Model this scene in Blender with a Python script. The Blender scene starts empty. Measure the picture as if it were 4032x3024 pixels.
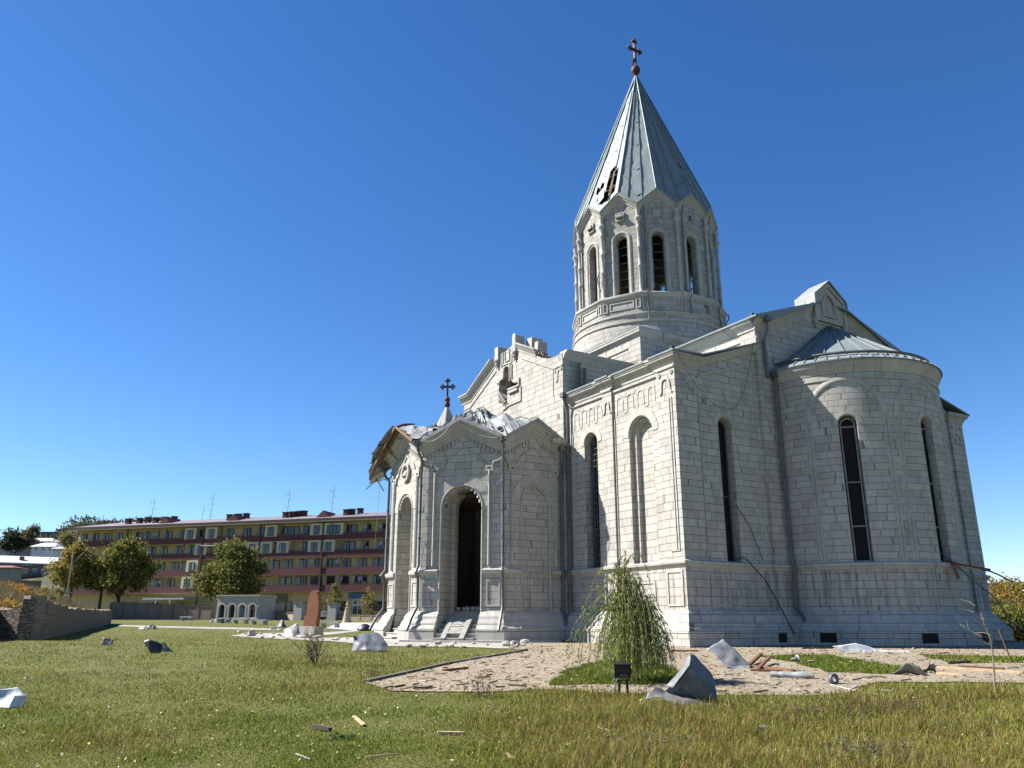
import bpy, bmesh, math, random
import numpy as np
from mathutils import Vector, Matrix, noise
from mathutils.geometry import delaunay_2d_cdt
R = math.radians
scene = bpy.context.scene
col = scene.collection

# ---------------------------------------------------------------- camera
CAM = Vector((30.546, -26.775, 0.737))
_a, _p, _r = R(30.971), R(16.489), R(0.072)
RIGHT0 = Vector((math.sin(_a), math.cos(_a), 0)); FWD = Vector((-math.cos(_a), math.sin(_a), 0))
_f = FWD*math.cos(_p) + Vector((0, 0, 1))*math.sin(_p)
_u = -FWD*math.sin(_p) + Vector((0, 0, 1))*math.cos(_p)
_rt = RIGHT0*math.cos(_r) + _u*math.sin(_r); _up = -RIGHT0*math.sin(_r) + _u*math.cos(_r)
cd = bpy.data.cameras.new('camera'); cam = bpy.data.objects.new('camera', cd); col.objects.link(cam)
m = Matrix((( _rt.x, _up.x, -_f.x, CAM.x), (_rt.y, _up.y, -_f.y, CAM.y), (_rt.z, _up.z, -_f.z, CAM.z), (0, 0, 0, 1)))
cam.matrix_world = m
cd.sensor_width = 36; cd.lens = 3158.48/4032*36; cd.clip_start = 0.1; cd.clip_end = 6000
scene.camera = cam

# ---------------------------------------------------------------- light
SUN_EL = 44.0
SUN_H = Vector((-0.625, -0.781, 0)).normalized()
sd = bpy.data.lights.new('sun', 'SUN'); sun = bpy.data.objects.new('sun', sd); col.objects.link(sun)
sd.energy = 5.0; sd.angle = R(0.5); sd.color = (1.0, 0.96, 0.895)
SUN_DIR = SUN_H*math.cos(R(SUN_EL)) + Vector((0, 0, math.sin(R(SUN_EL))))
sun.rotation_euler = SUN_DIR.to_track_quat('Z', 'Y').to_euler()
w = bpy.data.worlds.new('World'); scene.world = w; w.use_nodes = True
nt = w.node_tree; bg = nt.nodes['Background']
sky = nt.nodes.new('ShaderNodeTexSky'); sky.sky_type = 'NISHITA'; sky.sun_disc = False
sky.sun_elevation = R(SUN_EL); sky.sun_rotation = math.atan2(SUN_H.x, SUN_H.y)
sky.altitude = 1400; sky.air_density = 1.0; sky.dust_density = 0.2; sky.ozone_density = 3.0
hs = nt.nodes.new('ShaderNodeHueSaturation'); hs.inputs['Saturation'].default_value = 1.26; hs.inputs['Hue'].default_value = 0.506
nt.links.new(sky.outputs[0], hs.inputs['Color']); nt.links.new(hs.outputs[0], bg.inputs[0]); bg.inputs[1].default_value = 0.067
scene.view_settings.view_transform = 'Standard'; scene.view_settings.look = 'None'
scene.view_settings.exposure = 1.42; scene.view_settings.gamma = 1.0
scene.cycles.max_bounces = 6

# ---------------------------------------------------------------- scene helpers
def tag(o, label=None, cat=None, group=None, kind=None):
    if label: o['label'] = label
    if cat: o['category'] = cat
    if group: o['group'] = group
    if kind: o['kind'] = kind
    return o
def thing(name, label, cat, loc=(0, 0, 0), rz=0.0, group=None):
    o = bpy.data.objects.new(name, None); col.objects.link(o)
    o.location = loc; o.rotation_euler = (0, 0, rz); o.empty_display_size = 0.3
    return tag(o, label, cat, group)
def copy_tree(o, loc=None, rz=None, parent=None, label=None):
    c = o.copy(); col.objects.link(c)
    if parent is not None: c.parent = parent; c.matrix_parent_inverse = o.matrix_parent_inverse.copy()
    if loc is not None: c.location = loc
    if rz is not None: c.rotation_euler = (0, 0, rz)
    if label: c['label'] = label
    for ch in list(o.children): copy_tree(ch, parent=c)
    return c

class MB:
    """collects polygons (world or local coordinates) and links them as one mesh"""
    def __init__(s): s.v = []; s.f = []; s.uv = []; s.key = {}
    def vi(s, p):
        k = (round(p[0], 4), round(p[1], 4), round(p[2], 4)); i = s.key.get(k)
        if i is None: i = len(s.v); s.v.append((p[0], p[1], p[2])); s.key[k] = i
        return i
    def face(s, pts, uv=None):
        pts = [Vector(p) for p in pts]
        ids = [s.vi(p) for p in pts]
        keep = [i for i in range(len(ids)) if ids[i] != ids[i-1]]
        if len(keep) < 3: return
        ids2 = [ids[i] for i in keep]
        if len(set(ids2)) < len(ids2): return
        if uv is None:
            n = Vector((0, 0, 0))
            for i in range(len(pts)):
                a, b = pts[i], pts[(i+1) % len(pts)]
                n += a.cross(b)
            if n.length < 1e-12: n = Vector((0, 0, 1))
            n.normalize()
            if abs(n.z) > 0.8: uv = [(p.x, p.y) for p in pts]
            else:
                t = Vector((-n.y, n.x, 0)).normalized()
                uv = [(p.dot(t), p.z) for p in pts]
        s.f.append(ids2); s.uv.append([uv[i] for i in keep])
    def quad(s, a, b, c, d, uv=None): s.face([a, b, c, d], uv)
    def box(s, c, size, rot=None, taper=1.0):
        c = Vector(c); hx, hy, hz = size[0]/2, size[1]/2, size[2]/2
        P = []
        for z in (-1, 1):
            k = taper if z > 0 else 1
            for x, y in ((-1, -1), (1, -1), (1, 1), (-1, 1)):
                v = Vector((x*hx*k, y*hy*k, z*hz))
                if rot is not None: v = rot @ v
                P.append(c + v)
        for q in ((3, 2, 1, 0), (4, 5, 6, 7), (0, 1, 5, 4), (1, 2, 6, 5), (2, 3, 7, 6), (3, 0, 4, 7)):
            s.face([P[i] for i in q])
    def bar(s, a, b, w, h=None, up=Vector((0, 0, 1))):
        a, b = Vector(a), Vector(b); h = h or w
        d = (b-a); L = d.length
        if L < 1e-6: return
        d.normalize()
        x = d.cross(up)
        if x.length < 1e-3: x = d.cross(Vector((1, 0, 0)))
        x.normalize(); y = x.cross(d)
        rot = Matrix((x, d, y)).transposed()
        s.box((a+b)/2, (w, L, h), rot)
    def tube(s, pts, r, n=8, cap=True):
        pts = [Vector(p) for p in pts]
        rr = r if isinstance(r, (list, tuple)) else [r]*len(pts)
        rings = []; ref = None
        for i, p in enumerate(pts):
            d = (pts[min(i+1, len(pts)-1)] - pts[max(i-1, 0)])
            if d.length < 1e-7: d = Vector((0, 0, 1))
            d.normalize()
            if ref is None:
                ref = Vector((0, 0, 1)) if abs(d.z) < .9 else Vector((1, 0, 0))
            x = d.cross(ref).normalized(); y = d.cross(x); ref = y.cross(d)*-1 if False else ref
            rings.append([p + (x*math.cos(2*math.pi*k/n) + y*math.sin(2*math.pi*k/n))*rr[i] for k in range(n)])
        for i in range(len(rings)-1):
            for k in range(n):
                s.face([rings[i][k], rings[i][(k+1) % n], rings[i+1][(k+1) % n], rings[i+1][k]])
        if cap: s.face(rings[0][::-1]); s.face(rings[-1])
    def lathe(s, c, prof, n=12, a0=0.0, a1=2*math.pi, cap=True):
        c = Vector(c)
        full = abs(a1-a0-2*math.pi) < 1e-6
        for j in range(len(prof)-1):
            (r0, z0), (r1, z1) = prof[j], prof[j+1]
            for k in range(n):
                t0 = a0+(a1-a0)*k/n; t1 = a0+(a1-a0)*(k+1)/n
                P = [(r0, t0, z0), (r0, t1, z0), (r1, t1, z1), (r1, t0, z1)]
                rm = max(prof[0][0], .3)
                s.face([c+Vector((r*math.cos(t), r*math.sin(t), z)) for r, t, z in P], [(t*rm, c.z+z) for r, t, z in P])
    def build(s, name, mat, parent=None, smooth=None, world=True, label=None):
        me = bpy.data.meshes.new(name); me.from_pydata(s.v, [], s.f)
        ul = me.uv_layers.new(name='UVMap')
        flat = [c for f in s.uv for p in f for c in p]
        ul.data.foreach_set('uv', flat)
        me.materials.append(mat)
        o = bpy.data.objects.new(name, me); col.objects.link(o)
        if smooth:
            me.polygons.foreach_set('use_smooth', [True]*len(me.polygons))
            me.set_sharp_from_angle(angle=R(smooth))
        if parent is not None:
            o.parent = parent
            if world:
                bpy_m = world_matrix(parent); o.matrix_parent_inverse = bpy_m.inverted()
        if label: o['label'] = label
        return o
def world_matrix(o):
    mm = Matrix.LocRotScale(o.location, o.rotation_euler, o.scale)
    if o.parent: return world_matrix(o.parent) @ o.matrix_parent_inverse @ mm
    return mm

def planar(P0, udir, nin):
    """maps (u,z,d): u along udir, d inwards"""
    P0, udir, nin = Vector(P0), Vector(udir), Vector(nin)
    return lambda u, z, d=0.0: Vector((P0.x+udir.x*u+nin.x*d, P0.y+udir.y*u+nin.y*d, z))
def cyl(cx, cy, rad):
    """u is arc length measured from azimuth 0"""
    return lambda u, z, d=0.0: Vector((cx+(rad-d)*math.cos(u/rad), cy+(rad-d)*math.sin(u/rad), z))
def pl(*pts):
    """piecewise linear function"""
    xs = [p[0] for p in pts]; ys = [p[1] for p in pts]
    return lambda u: float(np.interp(u, xs, ys))
def arch_hole(uc, w, zb, zs, depth, back=False, ry=None, inner=None):
    r = w/2; ry = ry or r
    us = [uc - r*math.cos(math.pi*i/12) for i in range(13)]
    return dict(u0=uc-r, u1=uc+r, us=us, zb=lambda u: zb, zt=lambda u: zs+ry*math.sqrt(max(0, 1-((u-uc)/r)**2)), depth=depth, back=back, inner=inner)
def rect_hole(u0, u1, z0, z1, depth, back=False):
    return dict(u0=u0, u1=u1, us=[u0, u1], zb=lambda u: z0, zt=lambda u: z1, depth=depth, back=back, inner=None)
def strip_wall(mb, M, u0, u1, bot, top, holes=(), us=(), step=None, flip=False):
    U = {round(u0, 5), round(u1, 5)}
    for u in us: U.add(round(u, 5))
    for h in holes:
        for u in h['us']: U.add(round(u, 5))
    if step:
        n = max(1, int(round((u1-u0)/step)))
        for i in range(n+1): U.add(round(u0+(u1-u0)*i/n, 5))
    U = sorted(u for u in U if u0-1e-4 <= u <= u1+1e-4)
    def q(pts):
        P = [M(*p) for p in pts]; uv = [(p[0], p[1]) for p in pts]
        if flip: P = P[::-1]; uv = uv[::-1]
        mb.face(P, uv)
    for a, b in zip(U, U[1:]):
        if b-a < 1e-4: continue
        mid = (a+b)/2
        hs = sorted([h for h in holes if h['u0'] < mid < h['u1']], key=lambda h: h['zb'](mid))
        ca, cb = bot(a), bot(b)
        for h in hs:
            q([(a, ca, 0), (b, cb, 0), (b, h['zb'](b), 0), (a, h['zb'](a), 0)])
            d = h['depth']
            za, zb_ = h['zb'](a), h['zb'](b); ta, tb = h['zt'](a), h['zt'](b)
            P = [M(a, za, 0), M(b, zb_, 0), M(b, zb_, d), M(a, za, d)]; mb.face(P if not flip else P[::-1], [(a, 0), (b, 0), (b, d), (a, d)])
            P = [M(a, ta, d), M(b, tb, d), M(b, tb, 0), M(a, ta, 0)]; mb.face(P if not flip else P[::-1], [(a, d), (b, d), (b, 0), (a, 0)])
            ca, cb = ta, tb
        q([(a, ca, 0), (b, cb, 0), (b, top(b), 0), (a, top(a), 0)])
    for h in holes:
        d = h['depth']
        for u, sgn in ((h['u0'], 1), (h['u1'], -1)):
            z0, z1 = h['zb'](u), h['zt'](u)
            if z1-z0 < 1e-3: continue
            P = [M(u, z0, 0), M(u, z0, d), M(u, z1, d), M(u, z1, 0)]; uv = [(0, z0), (d, z0), (d, z1), (0, z1)]
            if (sgn < 0) != flip: P = P[::-1]; uv = uv[::-1]
            mb.face(P, uv)
        if h['back'] or h['inner']:
            M2 = lambda u, z, dd=0.0, d=d: M(u, z, d+dd)
            strip_wall(mb, M2, h['u0'], h['u1'], h['zb'], h['zt'], h['inner'] or (), us=h['us'], flip=flip)
def sweep_rel(mb, M, pts, prof, closed=False, cap=True):
    """moulding on a wall: path (u,z), profile (n,d): n to the left of the path, d outwards"""
    n = len(pts); rows = []
    for i in range(n):
        if closed: a, b, c = pts[i-1], pts[i], pts[(i+1) % n]
        else: a, b, c = pts[max(i-1, 0)], pts[i], pts[min(i+1, n-1)]
        def nrm(p, q):
            dx, dy = q[0]-p[0], q[1]-p[1]; L = math.hypot(dx, dy)
            return None if L < 1e-9 else (-dy/L, dx/L)
        n1, n2 = nrm(a, b), nrm(b, c)
        n1 = n1 or n2; n2 = n2 or n1
        mx, my = n1[0]+n2[0], n1[1]+n2[1]; L2 = mx*mx+my*my
        if L2 < 0.15: k = 1.0; mx, my = n1
        else: k = 2/L2
        rows.append([M(b[0]+mx*k*pn, b[1]+my*k*pn, -pd) for pn, pd in prof])
    L = 0.0; m_ = len(prof)
    rng = range(n if closed else n-1)
    for i in rng:
        j = (i+1) % n
        l2 = L + math.hypot(pts[j][0]-pts[i][0], pts[j][1]-pts[i][1]); acc = 0
        for k in range(m_-1):
            a2 = acc + math.hypot(prof[k+1][0]-prof[k][0], prof[k+1][1]-prof[k][1])
            mb.face([rows[i][k], rows[i][k+1], rows[j][k+1], rows[j][k]], [(L, acc), (L, a2), (l2, a2), (l2, acc)])
            acc = a2
        L = l2
    if cap and not closed and m_ > 2:
        mb.face(rows[0][::-1]); mb.face(rows[-1])
def sweep_plan(mb, pts, prof, closed=False, cap=True, zoff=0.0):
    """horizontal moulding: plan path, outside on the right, profile (out, z)"""
    n = len(pts); rows = []
    for i in range(n):
        if closed: a, b, c = pts[i-1], pts[i], pts[(i+1) % n]
        else: a, b, c = pts[max(i-1, 0)], pts[i], pts[min(i+1, n-1)]
        def nrm(p, q):
            dx, dy = q[0]-p[0], q[1]-p[1]; L = math.hypot(dx, dy)
            return None if L < 1e-9 else (dy/L, -dx/L)
        n1, n2 = nrm(a, b), nrm(b, c); n1 = n1 or n2; n2 = n2 or n1
        mx, my = n1[0]+n2[0], n1[1]+n2[1]; L2 = mx*mx+my*my; k = 2/max(L2, .2)
        rows.append([Vector((b[0]+mx*k*o, b[1]+my*k*o, z+zoff)) for o, z in prof])
    L = 0.0
    for i in range(n if closed else n-1):
        j = (i+1) % n
        l2 = L + math.hypot(pts[j][0]-pts[i][0], pts[j][1]-pts[i][1])
        for k in range(len(prof)-1):
            mb.face([rows[i][k], rows[j][k], rows[j][k+1], rows[i][k+1]],
                    [(L, prof[k][1]), (l2, prof[k][1]), (l2, prof[k+1][1]+.001), (L, prof[k+1][1]+.001)])
        L = l2
    if cap and not closed and len(prof) > 2: mb.face(rows[0]); mb.face(rows[-1][::-1])
def bead(w, d, k=3):
    """half round profile of width w and projection d"""
    return [(w/2*math.cos(math.pi*(1-i/k)), d*math.sin(math.pi*i/k)) for i in range(k+1)]
def frame_prof(w, d): return [(-w/2, 0), (-w/2, d), (w/2, d), (w/2, 0)]

# ---------------------------------------------------------------- terrain height and pixel-to-ground helper
def ground(x, y):
    px, py = x-CAM.x, y-CAM.y
    d = px*FWD.x+py*FWD.y; s = px*RIGHT0.x+py*RIGHT0.y
    g = float(np.interp(d, [-30, 0, 8, 20, 26, 32, 45, 70, 100, 150, 300, 900], [-.95, -.87, -.62, -.16, -.03, 0, 0, .25, .82, 1.15, 1.6, 3]))
    if d > 34 and s > 12: g -= min(6, (d-34)*.07)*min(1, (s-12)/6)
    if d > 20 and s < -12:
        # earth bank behind the old rubble wall
        q = ((s+19)*-60 + (d-30)*-26)/65.4
        g += 2.5*max(0, min(1, (q-.3)/4.5))*max(0, min(1, (125-d)/25))
    return g
def gp(px, py, dmin=4, dmax=240):
    """ground point seen in the photograph at (px,py), source pixels"""
    r = _f*3158.48 + _rt*(px-2016) - _up*(py-1512); h = r.dot(FWD); r = r/h
    lo = dmin; prev = None
    d = dmin
    while d < dmax:
        P = CAM + r*d; e = P.z-ground(P.x, P.y)
        if e <= 0: break
        lo = d; d *= 1.02
    hi = d
    for _ in range(30):
        mid = (lo+hi)/2; P = CAM+r*mid
        if P.z-ground(P.x, P.y) > 0: lo = mid
        else: hi = mid
    P = CAM+r*hi
    return Vector((P.x, P.y, ground(P.x, P.y)))
def at(px, py, d):
    """point seen at (px,py) at distance d along the view direction"""
    r = _f*3158.48 + _rt*(px-2016) - _up*(py-1512)
    return CAM + r*(d/r.dot(FWD))
# ---------------------------------------------------------------- materials
KA = .70    # the sun here is strong against the sky: base colours sit in the lower part of their real range
class NT:
    def __init__(s, name):
        s.m = bpy.data.materials.new(name); s.m.use_nodes = True; s.t = s.m.node_tree
        s.b = s.t.nodes['Principled BSDF']
    def n(s, typ, **kw):
        o = s.t.nodes.new(typ)
        for k, v in kw.items(): setattr(o, k, v)
        return o
    def link(s, a, b): s.t.links.new(a, b)
    def setv(s, sock, v):
        if hasattr(v, 'is_linked'): s.link(v, sock)
        else: sock.default_value = v
    def math(s, op, a, b=0.0, c=None):
        o = s.n('ShaderNodeMath', operation=op); s.setv(o.inputs[0], a); s.setv(o.inputs[1], b)
        if c is not None: s.setv(o.inputs[2], c)
        return o.outputs[0]
    def noise(s, vec, scale, detail=3, rough=.55, dim='3D', dist=0.0):
        o = s.n('ShaderNodeTexNoise', noise_dimensions=dim); o.inputs['Scale'].default_value = scale
        o.inputs['Detail'].default_value = detail; o.inputs['Roughness'].default_value = rough
        o.inputs['Distortion'].default_value = dist
        if vec is not None: s.link(vec, o.inputs['Vector'])
        return o.outputs[0]
    def ramp(s, fac, stops, interp='LINEAR'):
        o = s.n('ShaderNodeValToRGB'); o.color_ramp.interpolation = interp
        e = o.color_ramp.elements
        while len(e) < len(stops): e.new(0.5)
        for i, (p, c) in enumerate(stops):
            e[i].position = p; e[i].color = (*c, 1) if len(c) == 3 else c
        s.setv(o.inputs[0], fac); return o.outputs[0]
    def mix(s, fac, a, b, mode='MIX'):
        o = s.n('ShaderNodeMix', data_type='RGBA', blend_type=mode)
        s.setv(o.inputs[0], fac)
        for i, v in ((6, a), (7, b)):
            if hasattr(v, 'is_linked'): s.link(v, o.inputs[i])
            else: o.inputs[i].default_value = (*v, 1)
        return o.outputs[2]
    def mapr(s, v, a, b, c=0.0, d=1.0):
        o = s.n('ShaderNodeMapRange'); s.setv(o.inputs[0], v)
        for i, x in enumerate((a, b, c, d)): o.inputs[1+i].default_value = x
        return o.outputs[0]
    def pos(s): return s.n('ShaderNodeNewGeometry').outputs['Position']
    def objc(s): return s.n('ShaderNodeTexCoord').outputs['Object']
    def uv(s): return s.n('ShaderNodeTexCoord').outputs['UV']
    def mapping(s, vec, scale=(1, 1, 1), rot=(0, 0, 0)):
        o = s.n('ShaderNodeMapping'); s.link(vec, o.inputs[0]); o.inputs['Scale'].default_value = scale; o.inputs['Rotation'].default_value = rot
        return o.outputs[0]
    def bump(s, h, strength=.5, dist=.02):
        o = s.n('ShaderNodeBump'); o.inputs['Strength'].default_value = strength; o.inputs['Distance'].default_value = dist
        s.link(h, o.inputs['Height']); s.link(o.outputs[0], s.b.inputs['Normal'])
    def done(s, color, rough=.8, metal=0.0, spec=.5, k=None):
        k = KA if k is None else k
        if hasattr(color, 'is_linked'): color = s.mix(1.0, color, (k, k, k), 'MULTIPLY')
        else: color = tuple(x*k for x in color)
        s.setv(s.b.inputs['Base Color'], color if hasattr(color, 'is_linked') else (*color, 1))
        s.setv(s.b.inputs['Roughness'], rough); s.b.inputs['Metallic'].default_value = metal
        s.b.inputs['Specular IOR Level'].default_value = spec
        return s.m
def simple(name, c, rough=.7, metal=0.0, var=.25, scale=6.0, bump=0.0):
    t = NT(name); p = t.objc(); n = t.noise(p, scale, 4)
    colr = t.mix(t.mapr(n, .3, .7, 0, 1), tuple(x*(1-var) for x in c), tuple(min(1, x*(1+var)) for x in c))
    if bump: t.bump(n, bump, .03)
    return t.done(colr, rough, metal)
def ashlar(name, h=.25, w=.52, light=(.61, .585, .52), dark=(.445, .42, .37), mortar=(.12, .112, .10), stain=True, mw=.0115, bumpd=.016):
    t = NT(name); uv = t.uv(); sx = t.n('ShaderNodeSeparateXYZ'); t.link(uv, sx.inputs[0])
    u, v0 = sx.outputs[0], sx.outputs[1]
    v = t.math('ADD', v0, t.math('MULTIPLY', t.math('SINE', t.math('MULTIPLY', v0, 2.3)), .05))
    vr = t.math('DIVIDE', v, h); row = t.math('FLOOR', vr); fv = t.math('FRACT', vr)
    wn = t.n('ShaderNodeTexWhiteNoise', noise_dimensions='1D'); t.link(row, wn.inputs['W']); hr = wn.outputs['Value']
    u1 = t.math('ADD', t.math('MULTIPLY', t.math('DIVIDE', u, w), t.math('ADD', .75, t.math('MULTIPLY', hr, .5))), t.math('MULTIPLY', hr, 37.0))
    nz = t.n('ShaderNodeTexNoise', noise_dimensions='2D'); nz.inputs['Scale'].default_value = .8; nz.inputs['Detail'].default_value = 0
    cb = t.n('ShaderNodeCombineXYZ'); t.link(u1, cb.inputs[0]); t.link(t.math('MULTIPLY', row, 5.37), cb.inputs[1]); t.link(cb.outputs[0], nz.inputs['Vector'])
    u2 = t.math('ADD', u1, t.math('MULTIPLY', t.math('SUBTRACT', nz.outputs[0], .5), 1.1))
    idx = t.math('FLOOR', u2); fu = t.math('FRACT', u2)
    du = t.math('MULTIPLY', t.math('MINIMUM', fu, t.math('SUBTRACT', 1.0, fu)), w)
    dv = t.math('MULTIPLY', t.math('MINIMUM', fv, t.math('SUBTRACT', 1.0, fv)), h)
    pos = t.pos()
    wob = t.math('MULTIPLY', t.math('SUBTRACT', t.noise(pos, 9, 3), .5), .012)
    dist = t.math('ADD', t.math('MINIMUM', du, dv), wob)
    joint = t.mapr(dist, mw*.35, mw*1.25, 1, 0)
    cb2 = t.n('ShaderNodeCombineXYZ'); t.link(idx, cb2.inputs[0]); t.link(row, cb2.inputs[1])
    wn2 = t.n('ShaderNodeTexWhiteNoise', noise_dimensions='2D'); t.link(cb2.outputs[0], wn2.inputs['Vector'])
    hb = wn2.outputs['Value']
    n1 = t.noise(pos, 2.2, 5, .6, dist=1.2); n2 = t.noise(pos, .35, 3); n3 = t.noise(pos, 14, 4, .65)
    f = t.math('ADD', t.math('MULTIPLY', hb, .44), t.math('ADD', t.math('MULTIPLY', n1, .6), t.math('MULTIPLY', t.math('SUBTRACT', n2, .5), .5)))
    c = t.mix(t.mapr(f, .2, .85), dark, light)
    c = t.mix(t.mapr(n3, .58, .76, 0, .38), c, tuple(x*.6 for x in dark))
    n4 = t.noise(pos, .8, 5, .68, dist=.8); c = t.mix(t.mapr(n4, .52, .72, 0, .32), c, tuple(x*.70 for x in dark))
    # a few tawny blocks
    c = t.mix(t.mapr(hb, .88, .95, 0, .4), c, (.47, .40, .32)); c = t.mix(t.mapr(hb, .04, .0, 0, .3), c, (.30, .285, .26))
    sp = t.n('ShaderNodeSeparateXYZ'); t.link(pos, sp.inputs[0])
    if stain:
        # rust-brown run-off streaks, kept to the lower wall under the string course and above the plinth
        m2 = t.mapping(pos, (7, 7, .55)); st = t.noise(m2, 1.0, 4, .6)
        lo = t.math('MULTIPLY', t.mapr(sp.outputs[2], .95, 1.3), t.mapr(sp.outputs[2], 2.35, 2.62, 1, 0))
        lo2 = t.math('MULTIPLY', t.mapr(sp.outputs[2], .0, .1), t.mapr(sp.outputs[2], .3, .42, .8, 0))
        patch = t.mapr(t.noise(pos, .55, 2), .40, .62)
        k = t.math('MULTIPLY', t.mapr(st, .47, .66), t.math('MULTIPLY', t.math('MAXIMUM', lo, lo2), t.math('ADD', .35, t.math('MULTIPLY', patch, .6))))
        c = t.mix(t.math('MULTIPLY', k, .85), c, (.235, .19, .145))
        m3 = t.mapping(pos, (5, 5, .25)); st2 = t.noise(m3, 1.0, 3, .6)
        k2 = t.math('MULTIPLY', t.mapr(st2, .60, .78), t.mapr(t.noise(pos, .25, 2), .5, .7))
        c = t.mix(t.math('MULTIPLY', k2, .7), c, (.30, .27, .235))
    gr = t.math('MULTIPLY', t.mapr(t.noise(t.mapping(pos, (3, 3, .9)), 1.0, 5, .65), .48, .75), .42)
    c = t.mix(gr, c, (.27, .25, .215))
    c = t.mix(t.math('MULTIPLY', joint, .8), c, mortar)
    hgt = t.math('ADD', t.math('MULTIPLY', t.math('SUBTRACT', 1.0, joint), 1.0), t.math('ADD', t.math('MULTIPLY', n3, .25), t.math('MULTIPLY', hb, .3)))
    t.bump(hgt, .45, bumpd)
    return t.done(c, .88, 0, .25)
STONE = ashlar('limestone_ashlar')
STONE_TRIM = ashlar('limestone_trim', h=9.0, w=.95, light=(.60, .58, .52), dark=(.44, .42, .375), stain=False, mw=.008, bumpd=.012)
STONE_DRUM = ashlar('limestone_drum', h=.27, w=.42, light=(.55, .53, .48), dark=(.37, .355, .32), stain=False)
def make_metal(name, c, c2, rough=.42, metal=.55, scale=1.6, dirt=0.0):
    t = NT(name); p = t.pos(); n = t.noise(p, scale, 5, .6, dist=.6); n2 = t.noise(t.mapping(p, (6, 6, .8)), 1.2, 3)
    f = t.math('ADD', t.math('MULTIPLY', n, .7), t.math('MULTIPLY', n2, .3))
    cc = t.mix(t.mapr(f, .35, .65), c, c2)
    if dirt:
        cc = t.mix(t.math('MULTIPLY', t.mapr(t.noise(p, 4.5, 5, .7), .5, .68), dirt), cc, (.16, .12, .085))
        cc = t.mix(t.math('MULTIPLY', t.mapr(t.noise(t.mapping(p, (1, 1, 3)), 11, 4, .7), .58, .7), dirt*.8), cc, (.07, .065, .06))
    t.bump(t.noise(p, 2.6, 3), .22, .05)
    return t.done(cc, t.mapr(n2, .3, .7, rough-.08, rough+.14), metal, .5)
ZINC = make_metal('zinc_roofing', (.19, .235, .245), (.275, .32, .325), .62, .12, 1.2, .18)
TIN = make_metal('galvanised_sheet', (.28, .29, .295), (.40, .41, .41), .55, .15, 2.5, .75)
TIN_DARK = make_metal('weathered_sheet', (.11, .118, .12), (.27, .275, .27), .6, .1, 6, .7)
TIN_BLUE = make_metal('blue_grey_sheet', (.10, .12, .145), (.17, .19, .215), .6, .12, 3, .5)
PIPE = make_metal('downpipe_metal', (.10, .105, .11), (.19, .195, .20), .45, .4)
IRON = simple('dark_iron', (.035, .033, .03), .55, .3)
RUST = simple('rusty_iron', (.075, .028, .02), .7, .2, .5, 12)
DARK = simple('dark_interior', (.012, .010, .009), .95)  # near-black colour stands for the shade inside windows, drum, spire and openings
PLASTER = simple('shadowed_plaster', (.15, .11, .07), .95)  # dark brown base puts the shade of the insides into the colour
RUBBLE = simple('rubble_stone', (.46, .43, .38), .95, 0, .35, 7, .8)
RUBBLE_CORE = simple('rubble_core', (.24, .205, .165), .97, 0, .4, 9, .9)
def wood(name, c):
    t = NT(name); p = t.objc(); n = t.noise(t.mapping(p, (3, 3, 22)), 2, 4, .6)
    return t.done(t.mix(t.mapr(n, .3, .7), tuple(x*.6 for x in c), tuple(min(1, x*1.25) for x in c)), .8)
WOOD = wood('old_timber', (.24, .13, .06)); WOOD_PALE = wood('split_pale_timber', (.62, .45, .25)); WOOD_DARK = wood('charred_timber', (.075, .05, .035))
WOOD_RED = wood('brown_timber', (.20, .085, .045)); WOOD_GREY = wood('grey_timber', (.36, .345, .31))
GLASS = NT('window_glass'); GLASS = GLASS.done((.03, .035, .04), .12, 0, .7)
# ---------------------------------------------------------------- ground, paving, hill
def attr_mat(name, rough=.9, trans=0.0, name_attr='Col', var=True):
    t = NT(name); a = t.n('ShaderNodeAttribute'); a.attribute_name = name_attr
    c = a.outputs['Color']
    t.done(c, rough, 0, .2, 1.0)
    if trans:
        tr = t.n('ShaderNodeBsdfTranslucent'); t.link(c, tr.inputs['Color'])
        mx = t.n('ShaderNodeMixShader'); mx.inputs[0].default_value = trans
        t.link(t.b.outputs[0], mx.inputs[1]); t.link(tr.outputs[0], mx.inputs[2])
        t.link(mx.outputs[0], t.t.nodes['Material Output'].inputs['Surface'])
    return t.m
LEAFMAT = attr_mat('leaf', .7, .35)
GRASSMAT = attr_mat('grass_blade', .85, .25)
def mesh_np(name, V, F, C, mat, parent=None, world=True, nper=None):
    """numpy mesh: V (n,3), F (m,k) faces, C (n,3) colours"""
    me = bpy.data.meshes.new(name); k = F.shape[1]
    me.vertices.add(len(V)); me.vertices.foreach_set('co', V.astype(np.float32).ravel())
    me.loops.add(F.size); me.loops.foreach_set('vertex_index', F.astype(np.int32).ravel())
    me.polygons.add(len(F)); me.polygons.foreach_set('loop_start', np.arange(0, F.size, k, dtype=np.int32))
    me.update(calc_edges=True)
    at_ = me.color_attributes.new('Col', 'FLOAT_COLOR', 'POINT')
    at_.data.foreach_set('color', np.concatenate([C, np.ones((len(C), 1))], 1).astype(np.float32).ravel())
    me.materials.append(mat)
    o = bpy.data.objects.new(name, me); col.objects.link(o)
    if parent is not None:
        o.parent = parent
        if world: o.matrix_parent_inverse = world_matrix(parent).inverted()
    return o
t = NT('lawn_soil'); p = t.pos()
n1 = t.noise(p, .35, 5, .6); n2 = t.noise(p, 6, 5, .7); n3 = t.noise(t.mapping(p, (1, 1, 1)), 40, 3, .6)
c = t.mix(t.mapr(n1, .38, .62), (.105, .135, .028), (.155, .15, .045))
c = t.mix(t.mapr(n2, .35, .7), c, (.19, .18, .07)); c = t.mix(t.mapr(n3, .45, .7, 0, .6), c, (.07, .075, .025))
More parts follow.
